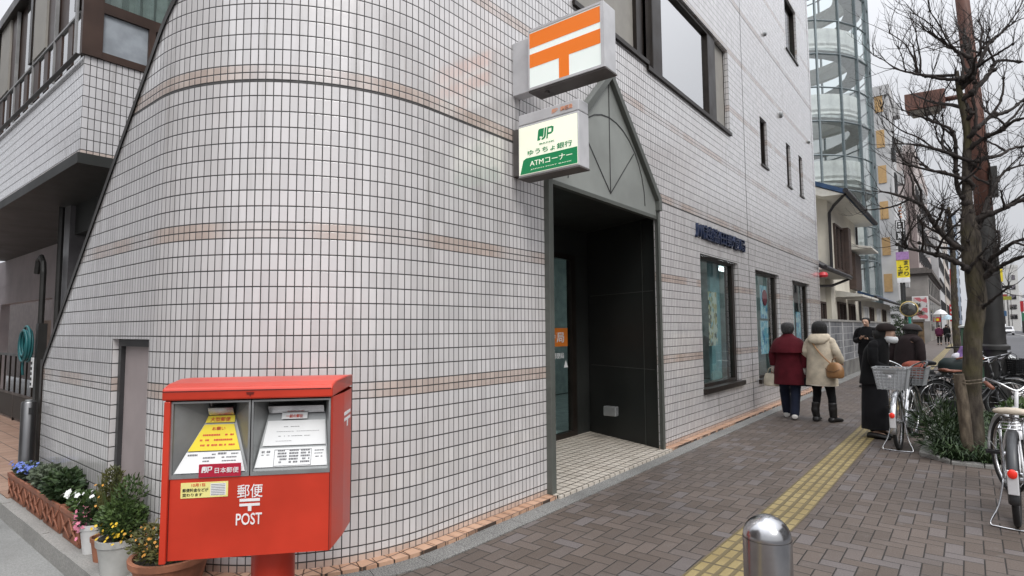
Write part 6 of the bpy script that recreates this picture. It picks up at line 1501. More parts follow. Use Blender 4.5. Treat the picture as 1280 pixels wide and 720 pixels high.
# ------------------------------------------------------------------ grey block wall and the white house
def block_mat():
    k = NT('concrete_blocks'); p = k.sep(k.pos()); u = k.m('DIVIDE', p[1], .4); v = k.m('DIVIDE', k.m('SUBTRACT', p[2], .06), .2); iv = k.m('FLOOR', v)
    uu = k.m('ADD', u, k.m('MULTIPLY', k.m('MODULO', k.m('ADD', iv, 20.), 2.), .0)); fu = k.m('FRACT', uu); fv = k.m('FRACT', v)
    d = k.m('MINIMUM', k.m('MULTIPLY', k.m('MINIMUM', fu, k.m('SUBTRACT', 1., fu)), .4), k.m('MULTIPLY', k.m('MINIMUM', fv, k.m('SUBTRACT', 1., fv)), .2))
    r = k.white(k.comb(k.m('FLOOR', uu), iv, 1.)); n = k.noise(k.pos(), 30., 4.); big = k.noise(k.pos(), 1.2, 4.)
    c = k.mix(r, (.10, .105, .115), (.20, .205, .215)); c = k.mix(k.m('MULTIPLY', k.step(n, .4, .7), .5), c, (.08, .08, .085)); c = k.mix(k.m('MULTIPLY', k.step(big, .5, .75), .4), c, (.3, .3, .3))
    c = k.mix(k.step(d, .005, .010), (.36, .36, .36), c); k.set(c, .9); k.bump(k.m('ADD', k.step(d, 0, .02), n), .6, .008); return k.mat
bwl = thing('block_wall', 'grey concrete block wall with pale mortar beyond the tiled building', 'wall', (-3.0, 16.4, 0))
MB().box(-3.08, -2.93, 16.26, 32.5, .44, 1.60).build('wall', block_mat(), bwl, world=True)
MB().box(-3.10, -2.90, 16.255, 32.5, -.1, .44).build('footing', pm('stained_footing', (.16, .155, .145), .9, 0, .25, 2., .4), bwl, world=True)
MB().box(-3.10, -2.91, 16.255, 32.5, 1.60, 1.66).build('coping', M['kerb'], bwl, world=True)
for y in (17.2, 19.2, 21.2, 24, 27, 30): MB().box(-3.0, -2.922, y, y + .19, .44, 1.60).build('pilaster', pm('pale_pilaster', (.36, .36, .36), .9, 0, .15), bwl, world=True)
cream = pm('cream_render', (.62, .585, .50), .85, 0, .06, 1.5, .15); soff = pm('white_soffit', (.60, .585, .53), .8, 0, .05); slate = pm('blue_roof_tiles', (.03, .07, .15), .45, 0, .15); gut = pm('dark_gutter', (.022, .020, .022), .5); shut = pm('brown_shutter', (.055, .035, .028), .6, 0, .15)
hs_ = thing('white_house', 'cream two-storey house with blue roof edge and dark gutters behind the block wall', 'house', (-5, 21, 0))
MB().box(-9, -3.3, 20., 25.6, 0, 5.45).build('wall', cream, hs_, world=True)
MB().box(-9, -3.45, 16.5, 19.99, 0, 2.95).build('wall', cream, hs_, world=True)
rf = MB(); rf.prism([(-2.72, 19.3, 5.56), (-5.8, 19.3, 7.0), (-9.3, 19.3, 5.4), (-9.3, 19.3, 5.28), (-5.8, 19.3, 6.86), (-2.72, 19.3, 5.42)], (0, 7.1, 0)); ro = rf.build('roof', slate, hs_, world=True)
MB().prism([(-2.75, 19.32, 5.41), (-3.3, 19.32, 5.41), (-5.8, 19.32, 6.5), (-5.8, 19.32, 6.80)], (0, 7.05, 0)).build('soffit', soff, ro, world=True)
MB().prism([(-3.3, 19.98, 5.4), (-9, 19.98, 5.4), (-5.8, 19.98, 6.8)], (0, .05, 0)).build('gable', cream, hs_, world=True)
gt = MB(); gt.tube([(-2.68, 19.28, 5.5), (-2.68, 26.4, 5.5)], .075, 10); gt.tube([(-2.72, 19.45, 5.42), (-3.1, 19.9, 5.2), (-3.24, 19.95, 5.0), (-3.24, 19.95, 3.1)], .045, 8); gt.tube([(-3.24, 25.5, 5.3), (-3.24, 25.5, 0)], .04, 8); gt.build('gutter', gut, hs_, world=True, angle=40)
MB().prism([(-2.85, 16.45, 3.02), (-3.6, 16.45, 3.55), (-3.6, 16.45, 3.48), (-2.85, 16.45, 2.95)], (0, 4.0, 0)).build('lower_roof', gut, hs_, world=True)
MB().prism([(-2.87, 16.46, 2.935), (-3.46, 16.46, 2.935), (-3.46, 16.46, 3.35)], (0, 3.96, 0)).build('soffit', soff, hs_, world=True)
gt = MB(); gt.tube([(-2.82, 16.42, 2.98), (-2.82, 20.48, 2.98)], .06, 10); gt.tube([(-2.85, 20.3, 2.92), (-3.2, 19.6, 2.7), (-3.36, 17.9, 2.6), (-3.38, 17.8, 2.5), (-3.38, 17.8, 0)], .04, 8); gt.build('gutter', gut, hs_, world=True, angle=40)
MB().lathe([(.10, 0), (.12, .05), (.09, .12), (.01, .14)], (-2.86, 16.35, 2.72), 14).build('alarm_lamp', pm('red_lamp_cover', (.5, .03, .04), .4), hs_, world=True, angle=40)
def hwin(y0, y1, z0, z1, x=-3.3, sh=None, canopy=False):
    wo = MB().box(x, x + .02, y0, y1, z0, z1).build('window', M['glass_up'], hs_, world=True)
    f = MB()
    for (a, b, c, d) in ((y0 - .06, y0, z0 - .06, z1 + .06), (y1, y1 + .06, z0 - .06, z1 + .06), (y0, y1, z0 - .06, z0), (y0, y1, z1, z1 + .06), ((y0 + y1) / 2 - .025, (y0 + y1) / 2 + .025, z0, z1)): f.box(x - .01, x + .07, a, b, c, d)
    f.build('frame', shut, wo, world=True)
    if sh: MB().box(x + .01, x + .22, sh[0], sh[1], z0 - .1, z1 + .1).build('shutter_box', shut, hs_, world=True, bevel=.01)
    if canopy: MB().prism([(x, y0 - .3, z1 + .42), (x, y0 - .3, z1 + .2), (x + .75, y0 - .3, z1 + .2), (x + .75, y0 - .3, z1 + .26)], (0, y1 - y0 + .8, 0)).build('canopy', soff, hs_, world=True)
hwin(20.9, 22.3, 3.35, 4.75, sh=(22.36, 22.9)); hwin(23.7, 24.9, 2.9, 4.0, sh=(23.6, 25.0), canopy=True)
hwin(18.4, 19.6, .9, 2.15, x=-3.45, canopy=False); hwin(21.0, 22.2, .9, 2.2, canopy=True); hwin(23.2, 24.2, .9, 2.2, canopy=True)
ex = thing('low_annex', 'low cream annex with dark blue eave behind the far end of the block wall', 'house', (-3.6, 30, 0))
MB().prism([(-6, 25.7, 0), (-3.25, 25.7, 0), (-3.18, 35.5, 0), (-3.35, 35.5, 0), (-3.6, 30.5, 0), (-6, 28.4, 0)], (0, 0, 2.55)).build('wall', cream, ex, world=True)
m = MB(); m.prism([(-2.75, 25.4, 2.62), (-3.9, 25.4, 3.1), (-3.9, 25.4, 3.0), (-2.75, 25.4, 2.52)], (0, 6., 0)); m.prism([(-2.75, 31.4, 2.62), (-3.3, 31.4, 2.9), (-3.3, 31.4, 2.8), (-2.75, 31.4, 2.52)], (0, 4.6, 0)); m.build('roof', slate, ex, world=True)
MB().tube([(-2.72, 25.35, 2.56), (-2.72, 36.1, 2.56)], .06, 8).build('gutter', gut, ex, world=True)
for i, y in enumerate((26.4, 28.0, 30.2, 32.2, 34.)):
    x = -3.25 + .07 * (y - 25.7) / 9.8; wo = MB().box(x, x + .02, y, y + .95, .9, 2.2).build('window', M['glass_up'], ex, world=True)
    f = MB(); f.box(x, x + .06, y - .06, y, .84, 2.26); f.box(x, x + .06, y + .95, y + 1.01, .84, 2.26); f.box(x, x + .06, y - .001, y + .951, 2.2, 2.26); f.box(x, x + .06, y, y + .95, .84, .9); f.box(x, x + .05, y + .45, y + .5, .9, 2.2); f.build('frame', shut if i % 2 else M['white'], wo, world=True)

# ------------------------------------------------------------------ glass stair tower
tw = thing('glass_tower', 'round glass stair tower with steel mullions and white spiral ramps', 'tower', (-8, 34, 0))
TR, TC = 4.6, (-8.0, 34.0); NF = 24; TH = 34.
steel = pm('tower_mullion', (.19, .225, .235), .45, .4, .08)
def tp(a, r, z): return (TC[0] + r * math.cos(a), TC[1] + r * math.sin(a), z)
PHI = math.radians(-7.)
gs = MB()
for k in range(NF): a, b = 2 * PI * k / NF + PHI, 2 * PI * (k + 1) / NF + PHI; gs.quad(tp(a, TR, .3), tp(b, TR, .3), tp(b, TR, TH), tp(a, TR, TH))
gs.build('glazing', M['glass_tower'], tw, world=True)
for k in range(NF):
    a = 2 * PI * k / NF + PHI; c = tp(a, TR + .02, 0)
    MB().obox((c[0], c[1], TH / 2), .12, .07, TH, a).build('mullion', steel, tw, world=True)
zs = [9.7 + 1.68 * i for i in range(-5, 15)]
for i, z in enumerate(zs):
    m = MB(); m.tube([tp(2 * PI * k / NF + PHI, TR + .02, z) for k in range(NF)], .04, 6, closed=True); m.build('transom', steel, tw, world=True)
wcore = pm('tower_white_core', (.78, .77, .72), .7, 0, .04); wslab = pm('tower_landing', (.66, .66, .64), .7, 0, .05); tdark = pm('tower_landing_edge', (.42, .44, .43), .6)
MB().lathe([(.9, 0), (.9, TH)], (TC[0] - .9, TC[1] - .3, 0), 24).build('core', wcore, tw, world=True)
cw = MB()
for k in range(10):
    a = math.radians(95 + k * 10); b = math.radians(95 + (k + 1) * 10); cw.quad(tp(b, TR - .35, .2), tp(a, TR - .35, .2), tp(a, TR - .35, TH), tp(b, TR - .35, TH)); cw.quad(tp(a, TR - .30, .2), tp(b, TR - .30, .2), tp(b, TR - .30, TH), tp(a, TR - .30, TH))
cw.build('rear_wall', wcore, tw, world=True)
for i in range(10):
    z = 1.3 + 3.36 * i; rp = MB(); n = 26
    for k in range(n):
        a, b = math.radians(-170 + k * 10), math.radians(-170 + (k + 1) * 10); z0, z1 = z + 1.68 * k / n, z + 1.68 * (k + 1) / n
        rp.prism([tp(a, 3.1, z0), tp(a, TR - .5, z0), tp(b, TR - .5, z1), tp(b, 3.1, z1)], (0, 0, -.14))
        rp.prism([tp(a, TR - .5, z0 - .25), tp(b, TR - .5, z1 - .25), tp(b, TR - .5, z1 + .75), tp(a, TR - .5, z0 + .75)], tuple(Vector((math.cos(a), math.sin(a), 0)) * -.05))
    rp.build('ramp', wslab, tw, world=True)
    m = MB(); m.loft([[tp(2 * PI * k / 30, r, zz) for k in range(30)] for r, zz in ((TR - .12, z + .24), (TR - .12, z + .36), (3.6, z + .36), (3.6, z + .24), (TR - .12, z + .24))], cap=False)
    if i % 1 == 0: m.build('ring_beam', tdark, tw, world=True)
    m = MB(); q = tp(math.radians(-60), 3.0, z + 2.4); m.blob(q, .22, .22, .26, 12, 8); m.cyl(q, (q[0], q[1], z + 3.2), .02, 6); m.build('pendant_lamp', pm('lamp_globe', (.75, .74, .70), .4), tw, world=True)
MB().lathe([(TR + .15, TH), (TR + .15, TH + .4), (.1, TH + .6)], (TC[0], TC[1], 0), 30).build('roof', steel, tw, world=True)
MB().lathe([(TR + .1, -.1), (TR + .1, .3)], (TC[0], TC[1], 0), 30).build('plinth', M['kerb'], tw, world=True)

# ------------------------------------------------------------------ buildings along the street
def building(name, label, x0, x1, y0, y1, h, wall, floors=None, side='+x', front=True, win=(1.3, 1.5), pitch=3.2, glassm='glass_up', frame=None, z_first=3.6, fl=3.2, cat='building', trim=None, max_w=70):
    t = thing(name, label, cat, ((x0 + x1) / 2, y0, 0)); MB().box(x0, x1, y0, y1, -.2, h).build('wall', wall, t, world=True)
    rp = MB(); e = .12
    for (a, b, c, d) in ((x0 - e, x1 + e, y0 - e, y0 + .05), (x0 - e, x1 + e, y1 - .05, y1 + e), (x0 - e, x0 + .05, y0 + .05, y1 - .05), (x1 - .05, x1 + e, y0 + .05, y1 - .05)): rp.box(a, b, c, d, h - .35, h + .5)
    rp.build('parapet', trim or wall, t, world=True)
    cnt = 0; fr = frame or M['steel_dark']
    wm = fmh = None
    def put(org, ax):
        nonlocal wm, fmh, cnt
        w_, hh = win
        wo = D.objects.new('window', WIN_ME[(ax, glassm, win)]) if (ax, glassm, win) in WIN_ME else None
        if wo is None:
            m = MB()
            if ax == 'x': m.box(0, .03, -w_ / 2, w_ / 2, 0, hh)
            elif ax == '-x': m.box(-.03, 0, -w_ / 2, w_ / 2, 0, hh)
            else: m.box(-w_ / 2, w_ / 2, -.03, 0, 0, hh)
            me = m.mesh('window', M[glassm]); WIN_ME[(ax, glassm, win)] = me; wo = D.objects.new('window', me)
            f = MB(); g = .07
            for (a, b, c, d) in ((-w_ / 2 - g, -w_ / 2, -g, hh + g), (w_ / 2, w_ / 2 + g, -g, hh + g), (-w_ / 2, w_ / 2, -g * 1.6, 0), (-w_ / 2, w_ / 2, hh, hh + g), (-.03, .03, 0, hh)):
                if ax == 'x': f.box(-.02, .12, a, b, c, d)
                elif ax == '-x': f.box(-.12, .02, a, b, c, d)
                else: f.box(a, b, -.12, .02, c, d)
            FR_ME[(ax, glassm, win)] = f.mesh('frame', fr)
        COL.objects.link(wo); wo.parent = t; wo.location = Vector(org) - t.location
        fo_ = D.objects.new('frame', FR_ME[(ax, glassm, win)]); COL.objects.link(fo_); fo_.parent = wo; cnt += 1
    nfl = int((h - z_first - .6) / fl)
    for f in range(nfl):
        z = z_first + f * fl
        if z + win[1] > h - .5: break
        ny = int((y1 - y0 - .8) / pitch)
        for k in range(ny):
            if cnt >= max_w: break
            y = y0 + (y1 - y0) * (k + .5) / ny
            put((x1, y, z) if side == '+x' else (x0, y, z), 'x' if side == '+x' else '-x')
        if front:
            nx = max(1, int((x1 - x0 - .6) / pitch))
            for k in range(nx):
                if cnt >= max_w: break
                put((x0 + (x1 - x0) * (k + .5) / nx, y0, z), 'y')
    return t
WIN_ME = {}; FR_ME = {}
paleg = pm('pale_grey_render', (.50, .50, .50), .8, 0, .08, .5); tanp = pm('tan_panel', (.48, .31, .14), .7, 0, .06); beige = pm('pinkish_beige_cladding', (.50, .44, .42), .8, 0, .06, .4); brownc = pm('mauve_brown_cladding', (.26, .21, .20), .8, 0, .08, .4); stone = pm('grey_stone_cladding', (.30, .28, .26), .8, 0, .12, .8); cornice = pm('dark_cornice', (.13, .115, .105), .8, 0, .12)
b1 = building('office_block', 'slim pale grey block with tan panels stacked on its end wall', -15, -4.45, 57, 62, 21.5, paleg, front=False, pitch=2.4)
for k in range(6): z = 4.35 + 3.08 * k; MB().box(-5.42, -4.84, 56.93, 57.002, z, z + 1.5).build('tan_panel', tanp, b1, world=True)
for k in range(6):
    z = 4.9 + 3.08 * k; m = MB(); m.box(-4.45, -3.95, 60.6, 61.9, z, z + .15); m.box(-4.0, -3.95, 60.6, 61.9, z + .15, z + 1.1); m.box(-4.45, -4.0, 60.6, 60.66, z + .15, z + 1.1); m.build('balcony', paleg, b1, world=True)
MB().box(-4.9, -4.2, 57.3, 58.5, 15.6, 16.6).build('plant_unit', M['steel_dark'], b1, world=True)
b2 = building('department_store', 'beige and mauve-brown clad building with a heavy dark cornice above its stone base', -16, -3.75, 72.2, 98, 20., beige, front=False, pitch=2.6, z_first=8.3)
m = MB(); m.box(-16, -3.0, 70., 99, -.2, 6.5); m.build('stone_base', stone, b2, world=True)
m = MB(); m.box(-16.2, -2.85, 69.85, 99.1, 6.5, 6.72); m.box(-16.4, -2.6, 69.6, 99.3, 6.72, 7.1); m.box(-16.2, -2.95, 70., 99, 7.1, 7.3); m.build('cornice', cornice, b2, world=True)
m = MB(); m.box(-16.1, -2.93, 69.93, 99.05, 4.2, 4.45); m.build('string_course', cornice, b2, world=True)
m = MB(); m.box(-4.55, -3.77, 72.10, 72.198, 7.4, 19.6); m.build('brown_strip', brownc, b2, world=True)
for k in range(8): MB().box(-3.0, -2.96, 71.2 + 3.4 * k, 73.0 + 3.4 * k, 1.0, 4.0).build('window', M['glass_up'], b2, world=True)
for k in range(8): MB().box(-3.0, -2.97, 71.4 + 3.4 * k, 72.8 + 3.4 * k, 4.7, 6.2).build('window', M['dark'], b2, world=True)
for i, (y, z) in enumerate([(74 + 3 * k, 10 + 3.2 * j) for k in range(4) for j in range(3)]):
    MB().box(-3.72, -3.2, y, y + .8, z - .4, z + .15).build('cooling_unit', paleg, b2, world=True)
building('office_block', 'grey street block right behind the cornice building', -16, -3.0, 101, 122, 14.5, paleg, pitch=2.8)
building('office_block', 'tall cream block farther along the left side of the street', -16, -2.9, 125, 150, 18.5, pm('far_cream', (.52, .47, .42), .8), pitch=3.)
building('office_block', 'low grey-brown block past the tall cream one', -16, -2.8, 153, 200, 12., pm('far_greybrown', (.36, .33, .32), .8), pitch=3.4)
building('tower_block', 'slender pale blue-grey tower block far down the street', -4.4, -1.95, 250, 262, 40., pm('far_bluegrey', (.36, .42, .50), .6), pitch=2.4, glassm='glass_up', max_w=60)
building('office_block', 'white building closing the far end of the road', 6.2, 12.3, 232, 250, 19.5, pm('far_white', (.58, .57, .54), .8), side='-x', pitch=2.2, win=(1.5, 1.2), fl=3.0)
building('office_block', 'pale block with rooftop sign left of the far road end', 1.0, 6.0, 262, 280, 17., pm('far_white', (.58, .57, .54), .8), side='-x', pitch=2.2, win=(1.5, 1.2), fl=3.0)
building('office_block', 'purple-grey slab at the right edge of the far street', 13.0, 22, 176, 215, 19.5, pm('far_purplegrey', (.20, .17, .20), .7), side='-x', pitch=3.)
building('office_block', 'tan block on the right side of the far street', 13.2, 22, 120, 172, 11., pm('far_tan', (.38, .33, .28), .8), side='-x', pitch=3.2)

# ------------------------------------------------------------------ shop signs down the street
def board(name, label, x0, x1, y, z0, z1, mat, cat='sign', post=True, dp_=.25):
    t = thing(name, label, cat, ((x0 + x1) / 2, y, (z0 if not post else 0))); MB().box(x0, x1, y, y + dp_, z0, z1).build('board', mat, t, world=True, bevel=.01)
    if post: MB().cyl(((x0 + x1) / 2, y + dp_ / 2, 0), ((x0 + x1) / 2, y + dp_ / 2, z0), .06, 8).build('post', M['steel_dark'], t, world=True)
    return t
def stext(t, s, xc, zc, w_, h_, m, y, **k): return text(s, (xc, y, zc), (1, 0, 0), (0, 0, 1), w_, h_, m, t, extrude=.004, **k)
t = board('shop_sign', 'white vertical sign above the black-and-white one', -4.57, -3.95, 60, 10.75, 12.4, M['white'])
r_ = MB()
for i in range(5): r_.box(-4.36, -4.16, 59.99, 59.999, 11.0 + i * .26, 11.14 + i * .26)
r_.build('small_print', M['orange_print'], t, world=True)
t = board('shop_sign', 'black-framed white vertical sign with two large characters', -4.65, -3.98, 60, 9.10, 10.70, M['inkblack']); MB().box(-4.58, -4.05, 59.985, 59.999, 9.75, 10.62).build('face', M['white'], t, world=True)
stext(t, '日', -4.315, 10.25, .42, .58, M['inkblack'], 59.98, bold=.03); stext(t, '東', -4.315, 9.42, .46, .48, M['white'], 59.995, bold=.02)
t = board('shop_sign', 'yellow vertical sign with purple top and black characters', -4.72, -3.86, 60, 5.75, 7.20, M['yellow']); MB().box(-4.72, -3.86, 59.96, 60.25, 7.20, 7.85).build('top_panel', pm('purple_panel', (.36, .20, .42), .6), t, world=True)
MB().box(-4.72, -3.86, 59.96, 60.25, 5.35, 5.75).build('bottom_panel', M['white'], t, world=True)
for i, ch in enumerate('まつり'): stext(t, ch, -4.06, 6.95 - i * .45, .3, .36, M['inkblack'], 59.99, bold=.02)
for i, ch in enumerate('土曜'): stext(t, ch, -4.46, 6.55 - i * .5, .32, .42, M['inkblack'], 59.99, bold=.02)
for nm_, dz in (('white vertical sign above the black-and-white one', -.68), ('black-framed white vertical sign with two large characters', -.56), ('yellow vertical sign with purple top and black characters', -.34)):
    for o in list(SC.objects):
        if o.parent is None and o.get('label') == nm_: o.location += Vector((.30, -4., dz))
t = board('billboard', 'white framed billboard with red and pale pink picture behind the pine', -3.88, -2.70, 62, 1.9, 4.1, M['white'], 'billboard'); MB().box(-3.78, -2.80, 61.985, 61.999, 2.0, 4.0).build('picture', poster_mat('billboard_print', ((.62, .6, .6), (.55, .16, .18), (.18, .17, .17), (.6, .45, .45)), 3.), t, world=True)
red = pm('red_banner', (.55, .03, .04), .6, 0, .08)
t = board('banner', 'red vertical banner with white circles on the left pavement', -1.74, -1.30, 85, 2.0, 4.0, red, 'banner')
for k in range(3): m = MB().lathe([(.15, 0), (.15, .01)], n=16); m.v = [(-1.52 + p[0], 84.985 - p[2], 3.6 - k * .55 + p[1]) for p in m.v]; m.build('dot', M['white'], t, world=True)
t = board('shop_sign', 'red and yellow shop sign at head height near the white awning', -3.15, -2.6, 84, 1.95, 2.5, red); MB().box(-3.0, -2.75, 83.98, 83.999, 2.08, 2.36).build('panel', M['yellow'], t, world=True)
t = board('shop_sign', 'tall red vertical sign high on the left beyond the cornice', -1.78, -1.12, 100, 5.5, 9.4, red)
for i in range(5): stext(t, '大売出し中'[i], -1.45, 8.9 - i * .72, .45, .5, M['white'], 99.99, bold=.02)
board('shop_sign', 'dark blue sign board below the tall red one', -1.75, -1.0, 104, 2.6, 3.6, M['navy'])
t = board('shop_sign', 'yellow vertical sign on the far end building', 6.65, 7.25, 190, 12.6, 15.8, M['yellow'], post=True)
t = board('shop_sign', 'yellow and green wide sign on the far end building', 6.9, 8.7, 192, 8.0, 8.9, pm('yellowgreen', (.5, .5, .08), .6))
t = board('shop_sign', 'dark wide sign above the yellow-green one', 7.0, 9.0, 193, 11.0, 11.7, M['inkblack'])
for (x0_, x1_, y_, z0_, z1_, col_, lb_) in ((9.6, 10.3, 160, 5.0, 9.5, (.35, .05, .04), 'tall dark red sign set back on the right side of the far road'), (6.9, 7.9, 200, 4.0, 5.4, (.10, .22, .40), 'blue shop sign low on the far end building'), (8.6, 9.6, 205, 13.5, 15.2, (.6, .6, .58), 'white rooftop sign on the far end building'), (10.6, 11.2, 170, 7.5, 11.0, (.55, .42, .06), 'amber vertical sign beside the purple-grey slab'), (9.0, 9.5, 140, 2.6, 4.4, (.06, .10, .26), 'navy vertical sign among the right side poles'), (7.2, 8.6, 210, 9.4, 10.2, (.45, .08, .06), 'red wide sign across the far end building')):
    board('shop_sign', lb_, x0_, x1_, y_, z0_, z1_, pm('sign_%d_%d' % (y_, int(z0_)), col_, .6))
board('shop_sign', 'red vertical sign on the right side of the far road', 8.0, 8.5, 150, 4.2, 6.2, red); board('shop_sign', 'green vertical sign on the right side of the far road', 8.0, 8.5, 148, 2.4, 3.9, pm('green_panel', (.06, .25, .14), .6)); board('shop_sign', 'white vertical sign above the far red one', 8.0, 8.5, 152, 6.4, 8.2, M['white'])
def canopy(label, xc, y, z, r, mat):
    t = thing('awning', label, 'awning', (xc, y, 0)); m = MB(); m.loft([[(xc + rr * math.cos(2 * PI * k / 12), y + rr * math.sin(2 * PI * k / 12), z + zz) for k in range(12)] for rr, zz in ((r, 0), (r * .98, .03), (r * .6, .34), (.03, .52))]); m.build('cover', mat, t, world=True); MB().cyl((xc, y, 0), (xc, y, z + .5), .03, 8).build('pole', M['steel_dark'], t, world=True)
canopy('white parasol-like awning over the left pavement shops', -2.3, 75, 2.7, .62, M['white']); canopy('pale blue parasol-like awning over the left pavement shops', -1.72, 76.5, 2.15, .62, pm('pale_blue_cover', (.42, .55, .62), .6))
mi = thing('traffic_mirror', 'round convex traffic mirror on a white and green post', 'traffic mirror', (-2.0, 30, 0))
MB().cyl((0, 0, 0), (0, 0, 1.45), .05, 10).build('post', M['white'], mi); MB().cyl((0, 0, 1.45), (0, 0, 2.0), .055, 10).build('post_sleeve', pm('teal_sleeve', (.03, .28, .22), .5), mi)
m = MB().lathe([(.30, 0), (.30, .02), (.22, .045), (.001, .06)], n=24); m.v = [(p[0], -.05 - p[2], 2.2 + p[1]) for p in m.v]; o = m.build('mirror', pm('mirror_face', (.16, .16, .15), .15, .8), mi, smooth=True)
m = MB().ring((0, -.04, 2.2), .31, .03, 'Y', 26, 8); m.build('hood', pm('yellow_hood', (.55, .42, .16), .5), mi, smooth=True)
pi_ = thing('gate_pillar', 'mottled brown gate pillar with flat cap by the traffic mirror', 'pillar', (-1.87, 33, 0)); MB().box(-.20, .20, -.2, .2, 0, 1.66).build('shaft', pm('mottled_brown', (.16, .105, .055), .8, 0, .4, 3.), pi_); MB().box(-.25, .25, -.25, .25, 1.66, 1.78).build('cap', cornice, pi_)
he = thing('hedge', 'dark clipped hedge behind the block wall end', 'hedge', (-2.62, 33.6, 0)); f = MB(); foliage(f, (0, 0, 1.0), .42, 1.2, .85, 1500, .06, .09); stems(f, (0, 0, 0), .3, .8, 1.4, 14, .02); f.build('foliage', M['leaf_dark'], he)
pn = thing('pine_tree', 'small dark pine tree with layered boughs beside the annex', 'tree', (-2.55, 36.2, 0)); rnd = random.Random(9); m = MB(); m.tube([(0, 0, 0), (.05, 0, .9), (-.08, 0, 1.7), (.05, 0, 2.6)], [.09, .07, .05, .02], 8); m.build('trunk', M['twig'], pn, smooth=True); f = MB()
for (x, z, r) in ((-.45, 2.35, .34), (-.1, 2.65, .36), (.3, 2.5, .36), (.5, 2.1, .28), (-.5, 1.95, .26), (.1, 2.15, .3)): foliage(f, (x, rnd.uniform(-.2, .2), z), r, .3, .13, 330, .02, .11, .8); f.tube([(0, 0, z - .35), (x * .6, 0, z - .12), (x, 0, z - .02)], [.025, .018, .01], 5)
f.build('crown', M['leaf_dark'], pn)
# second bare tree far along the pavement
rnd = random.Random(21); T2 = (-.45, 31., 0); tk = [(T2[0], T2[1], 0, .14), (T2[0], T2[1], 2.5, .12), (T2[0] + .05, T2[1], 5.0, .09), (T2[0], T2[1], 6.6, .05)]
lm2 = []
for k in range(13):
    a = k * 2.4; z = 4.2 + k * .19; p = Vector((T2[0], T2[1], z)); v = Vector((math.cos(a), math.sin(a), .35)); pts = [(*p, .05)]
    for j in range(4): v = (v + Vector((rnd.uniform(-.4, .4), rnd.uniform(-.4, .4), rnd.uniform(-.2, .35)))).normalized(); p = p + v * .28; pts.append((*p, .042 - .008 * j))
    lm2.append(pts)
bare_tree('smaller bare street tree beyond the lamp pole, seen between the near branches', T2, tk, lm2, 23, .6, 1, .4, .005, 1, .8)
for i, (x, y, h, lab) in enumerate(((13.0, 165, 9., 'grey utility pole on the right side of the far road, nearest of three'), (12.9, 188, 9.5, 'grey utility pole on the right side of the far road, second of three'), (12.8, 214, 9.5, 'grey utility pole on the right side of the far road, farthest of three'))):
    t = thing('utility_pole', lab, 'pole', (x, y, -.1), 0, 'utility poles along the far road'); MB().tube([(0, 0, 0), (0, 0, h)], [.17, .12], 10).build('pole', M['kerb'], t, smooth=True); MB().box(-1.1, .2, -.05, .05, h - 1.2, h - 1.05).build('crossarm', M['steel_dark'], t); MB().lathe([(.25, 0), (.25, .7)], (-.35, 0, h - 2.3), 12).build('transformer', M['kerb'], t, angle=40)
rnd = random.Random(41); T4 = (9.2, 135., -.1); lm4 = []
for k in range(9):
    a = k * 2.4; z = 4.0 + k * .35; p = Vector((T4[0], T4[1], z)); v = Vector((math.cos(a), math.sin(a), .4)); pts = [(*p, .07)]
    for j in range(4): v = (v + Vector((rnd.uniform(-.4, .4), rnd.uniform(-.4, .4), rnd.uniform(-.2, .35)))).normalized(); p = p + v * .5; pts.append((*p, .06 - .01 * j))
    lm4.append(pts)
bare_tree('distant bare tree standing on the right side of the road', T4, [(T4[0], T4[1], -.1, .16), (T4[0], T4[1], 4, .12), (T4[0], T4[1], 7.6, .05)], lm4, 43, .9, 2, .9, .014, 0)
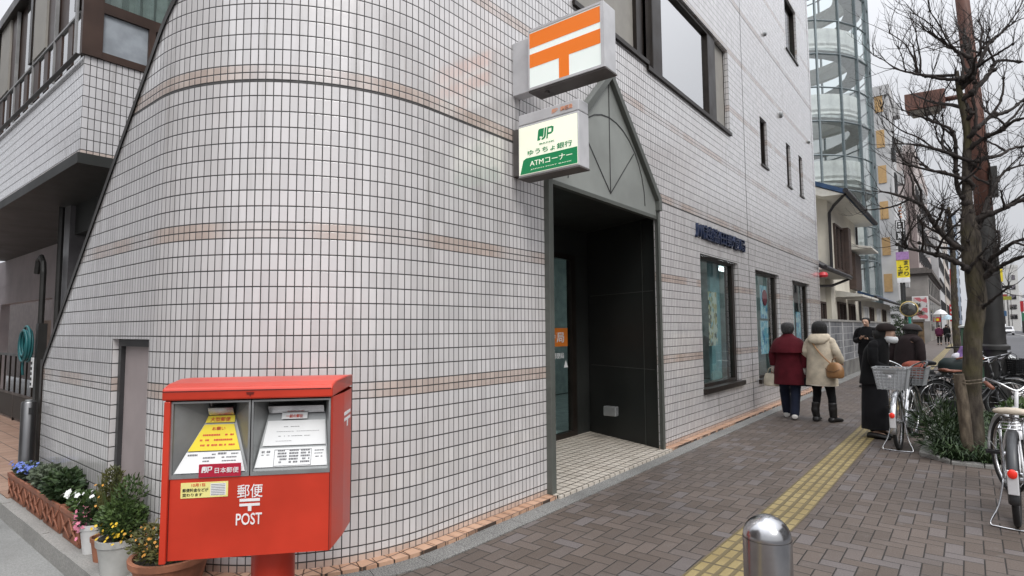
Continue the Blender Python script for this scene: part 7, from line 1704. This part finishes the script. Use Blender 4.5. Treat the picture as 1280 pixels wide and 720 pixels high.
# ------------------------------------------------------------------ cars on the road
def car(label, loc, rz, body, van=False, group='cars far along the road'):
    t = thing('car', label, 'car', loc, rz, group); hgt = 1.9 if van else 1.48; W2 = .84
    if van: side = [(-2.2, .35), (2.2, .35), (2.22, .8), (1.95, 1.05), (1.45, 1.75), (1.2, hgt), (-2.1, hgt), (-2.22, 1.0)]
    else: side = [(-2.1, .35), (2.15, .35), (2.18, .7), (1.9, .88), (1.0, .98), (.35, 1.42), (-.2, hgt), (-1.1, 1.45), (-1.85, 1.02), (-2.15, .9)]
    m = MB(); sec = []
    for y, k in ((-W2, .93), (-W2 * .97, 1.), (W2 * .97, 1.), (W2, .93)): sec.append([(x * (k if z > .9 else 1), y * (1 - .14 * max(0, z - .95)), z) for x, z in side])
    m.loft(sec); bo = m.build('body', body, t, bevel=.06, angle=35)
    g = MB()
    wz = (1.1, 1.7) if van else (1.0, 1.40)
    fx = ((1.90, wz[0]), (1.50, wz[1])) if van else ((1.04, wz[0]), (.42, wz[1]))
    for s in (-1, 1): y = lambda z: s * (W2 * (1 - .14 * max(0, z - .95)) + .012); g.poly([(fx[0][0] - .15, y(wz[0]), wz[0]), (fx[1][0] - .1, y(wz[1]), wz[1]), (-1.0 if not van else -2.0, y(wz[1]), wz[1]), (-1.6 if not van else -2.1, y(wz[0]), wz[0])])
    g.build('side_glass', M['bike_black'], t)
    MB().prism([(fx[0][0] + .03, -.66, wz[0]), (fx[0][0] + .03, .66, wz[0]), (fx[1][0] + .05, .58, wz[1]), (fx[1][0] + .05, -.58, wz[1])], (.02, 0, .01)).build('windscreen', M['bike_black'], t)
    for s in (-1, 1): MB().obox((2.17 if not van else 2.2, s * .62, .68), .06, .28, .14).build('headlight', pm('headlight_glass', (.7, .7, .68), .2), t, bevel=.02)
    MB().obox((2.18, 0, .5), .05, .9, .18).build('grille', M['bike_black'], t)
    for x in (-1.3, 1.35):
        for s in (-1, 1): w_ = MB().ring((x, s * .74, .31), .22, .09, 'Y', 22, 8).build('wheel', M['rubber'], t, smooth=True); m = MB(); m.cyl((x, s * .70, .31), (x, s * .80, .31), .17, 14); m.build('rim', M['steel_grey'], w_)
    return t
car('white car driving towards the camera far along the road', (4.95, 128, -.13), PI * 1.5, M['bike_white'])
car('white van behind the oncoming white car', (4.75, 146, -.13), PI * 1.5, M['bike_white'], True)

# ------------------------------------------------------------------ buildings across the street and across the lane (behind the camera, mirrored in tiles and glass)
building('office_block', 'grey office block across the street, mirrored in the ground floor windows', 14.5, 26, 3., 24, 13., pm('opp_grey', (.26, .25, .25), .8), side='-x', pitch=2.8)
building('office_block', 'brown tiled block across the street, mirrored in the far shop windows', 14.5, 26, 25, 52, 17., pm('opp_brown', (.20, .15, .13), .7), side='-x', pitch=3.)
building('office_block', 'pale block across the street beyond the brown tiled one', 14.5, 26, 53, 100, 14., pm('opp_pale', (.36, .34, .32), .8), side='-x', pitch=3.2)
building('shop_house', 'dark shop house across the side lane, mirrored in the left tiled wall', -16, -5.5, -16, -5.2, 8.5, pm('opp_dark', (.16, .14, .13), .8), side='+x', front=False)
building('shop_house', 'grey shop house across the side lane farther back', -34, -16.5, -16, -5.2, 10.5, pm('opp_grey', (.26, .25, .25), .8), side='+x', front=False)
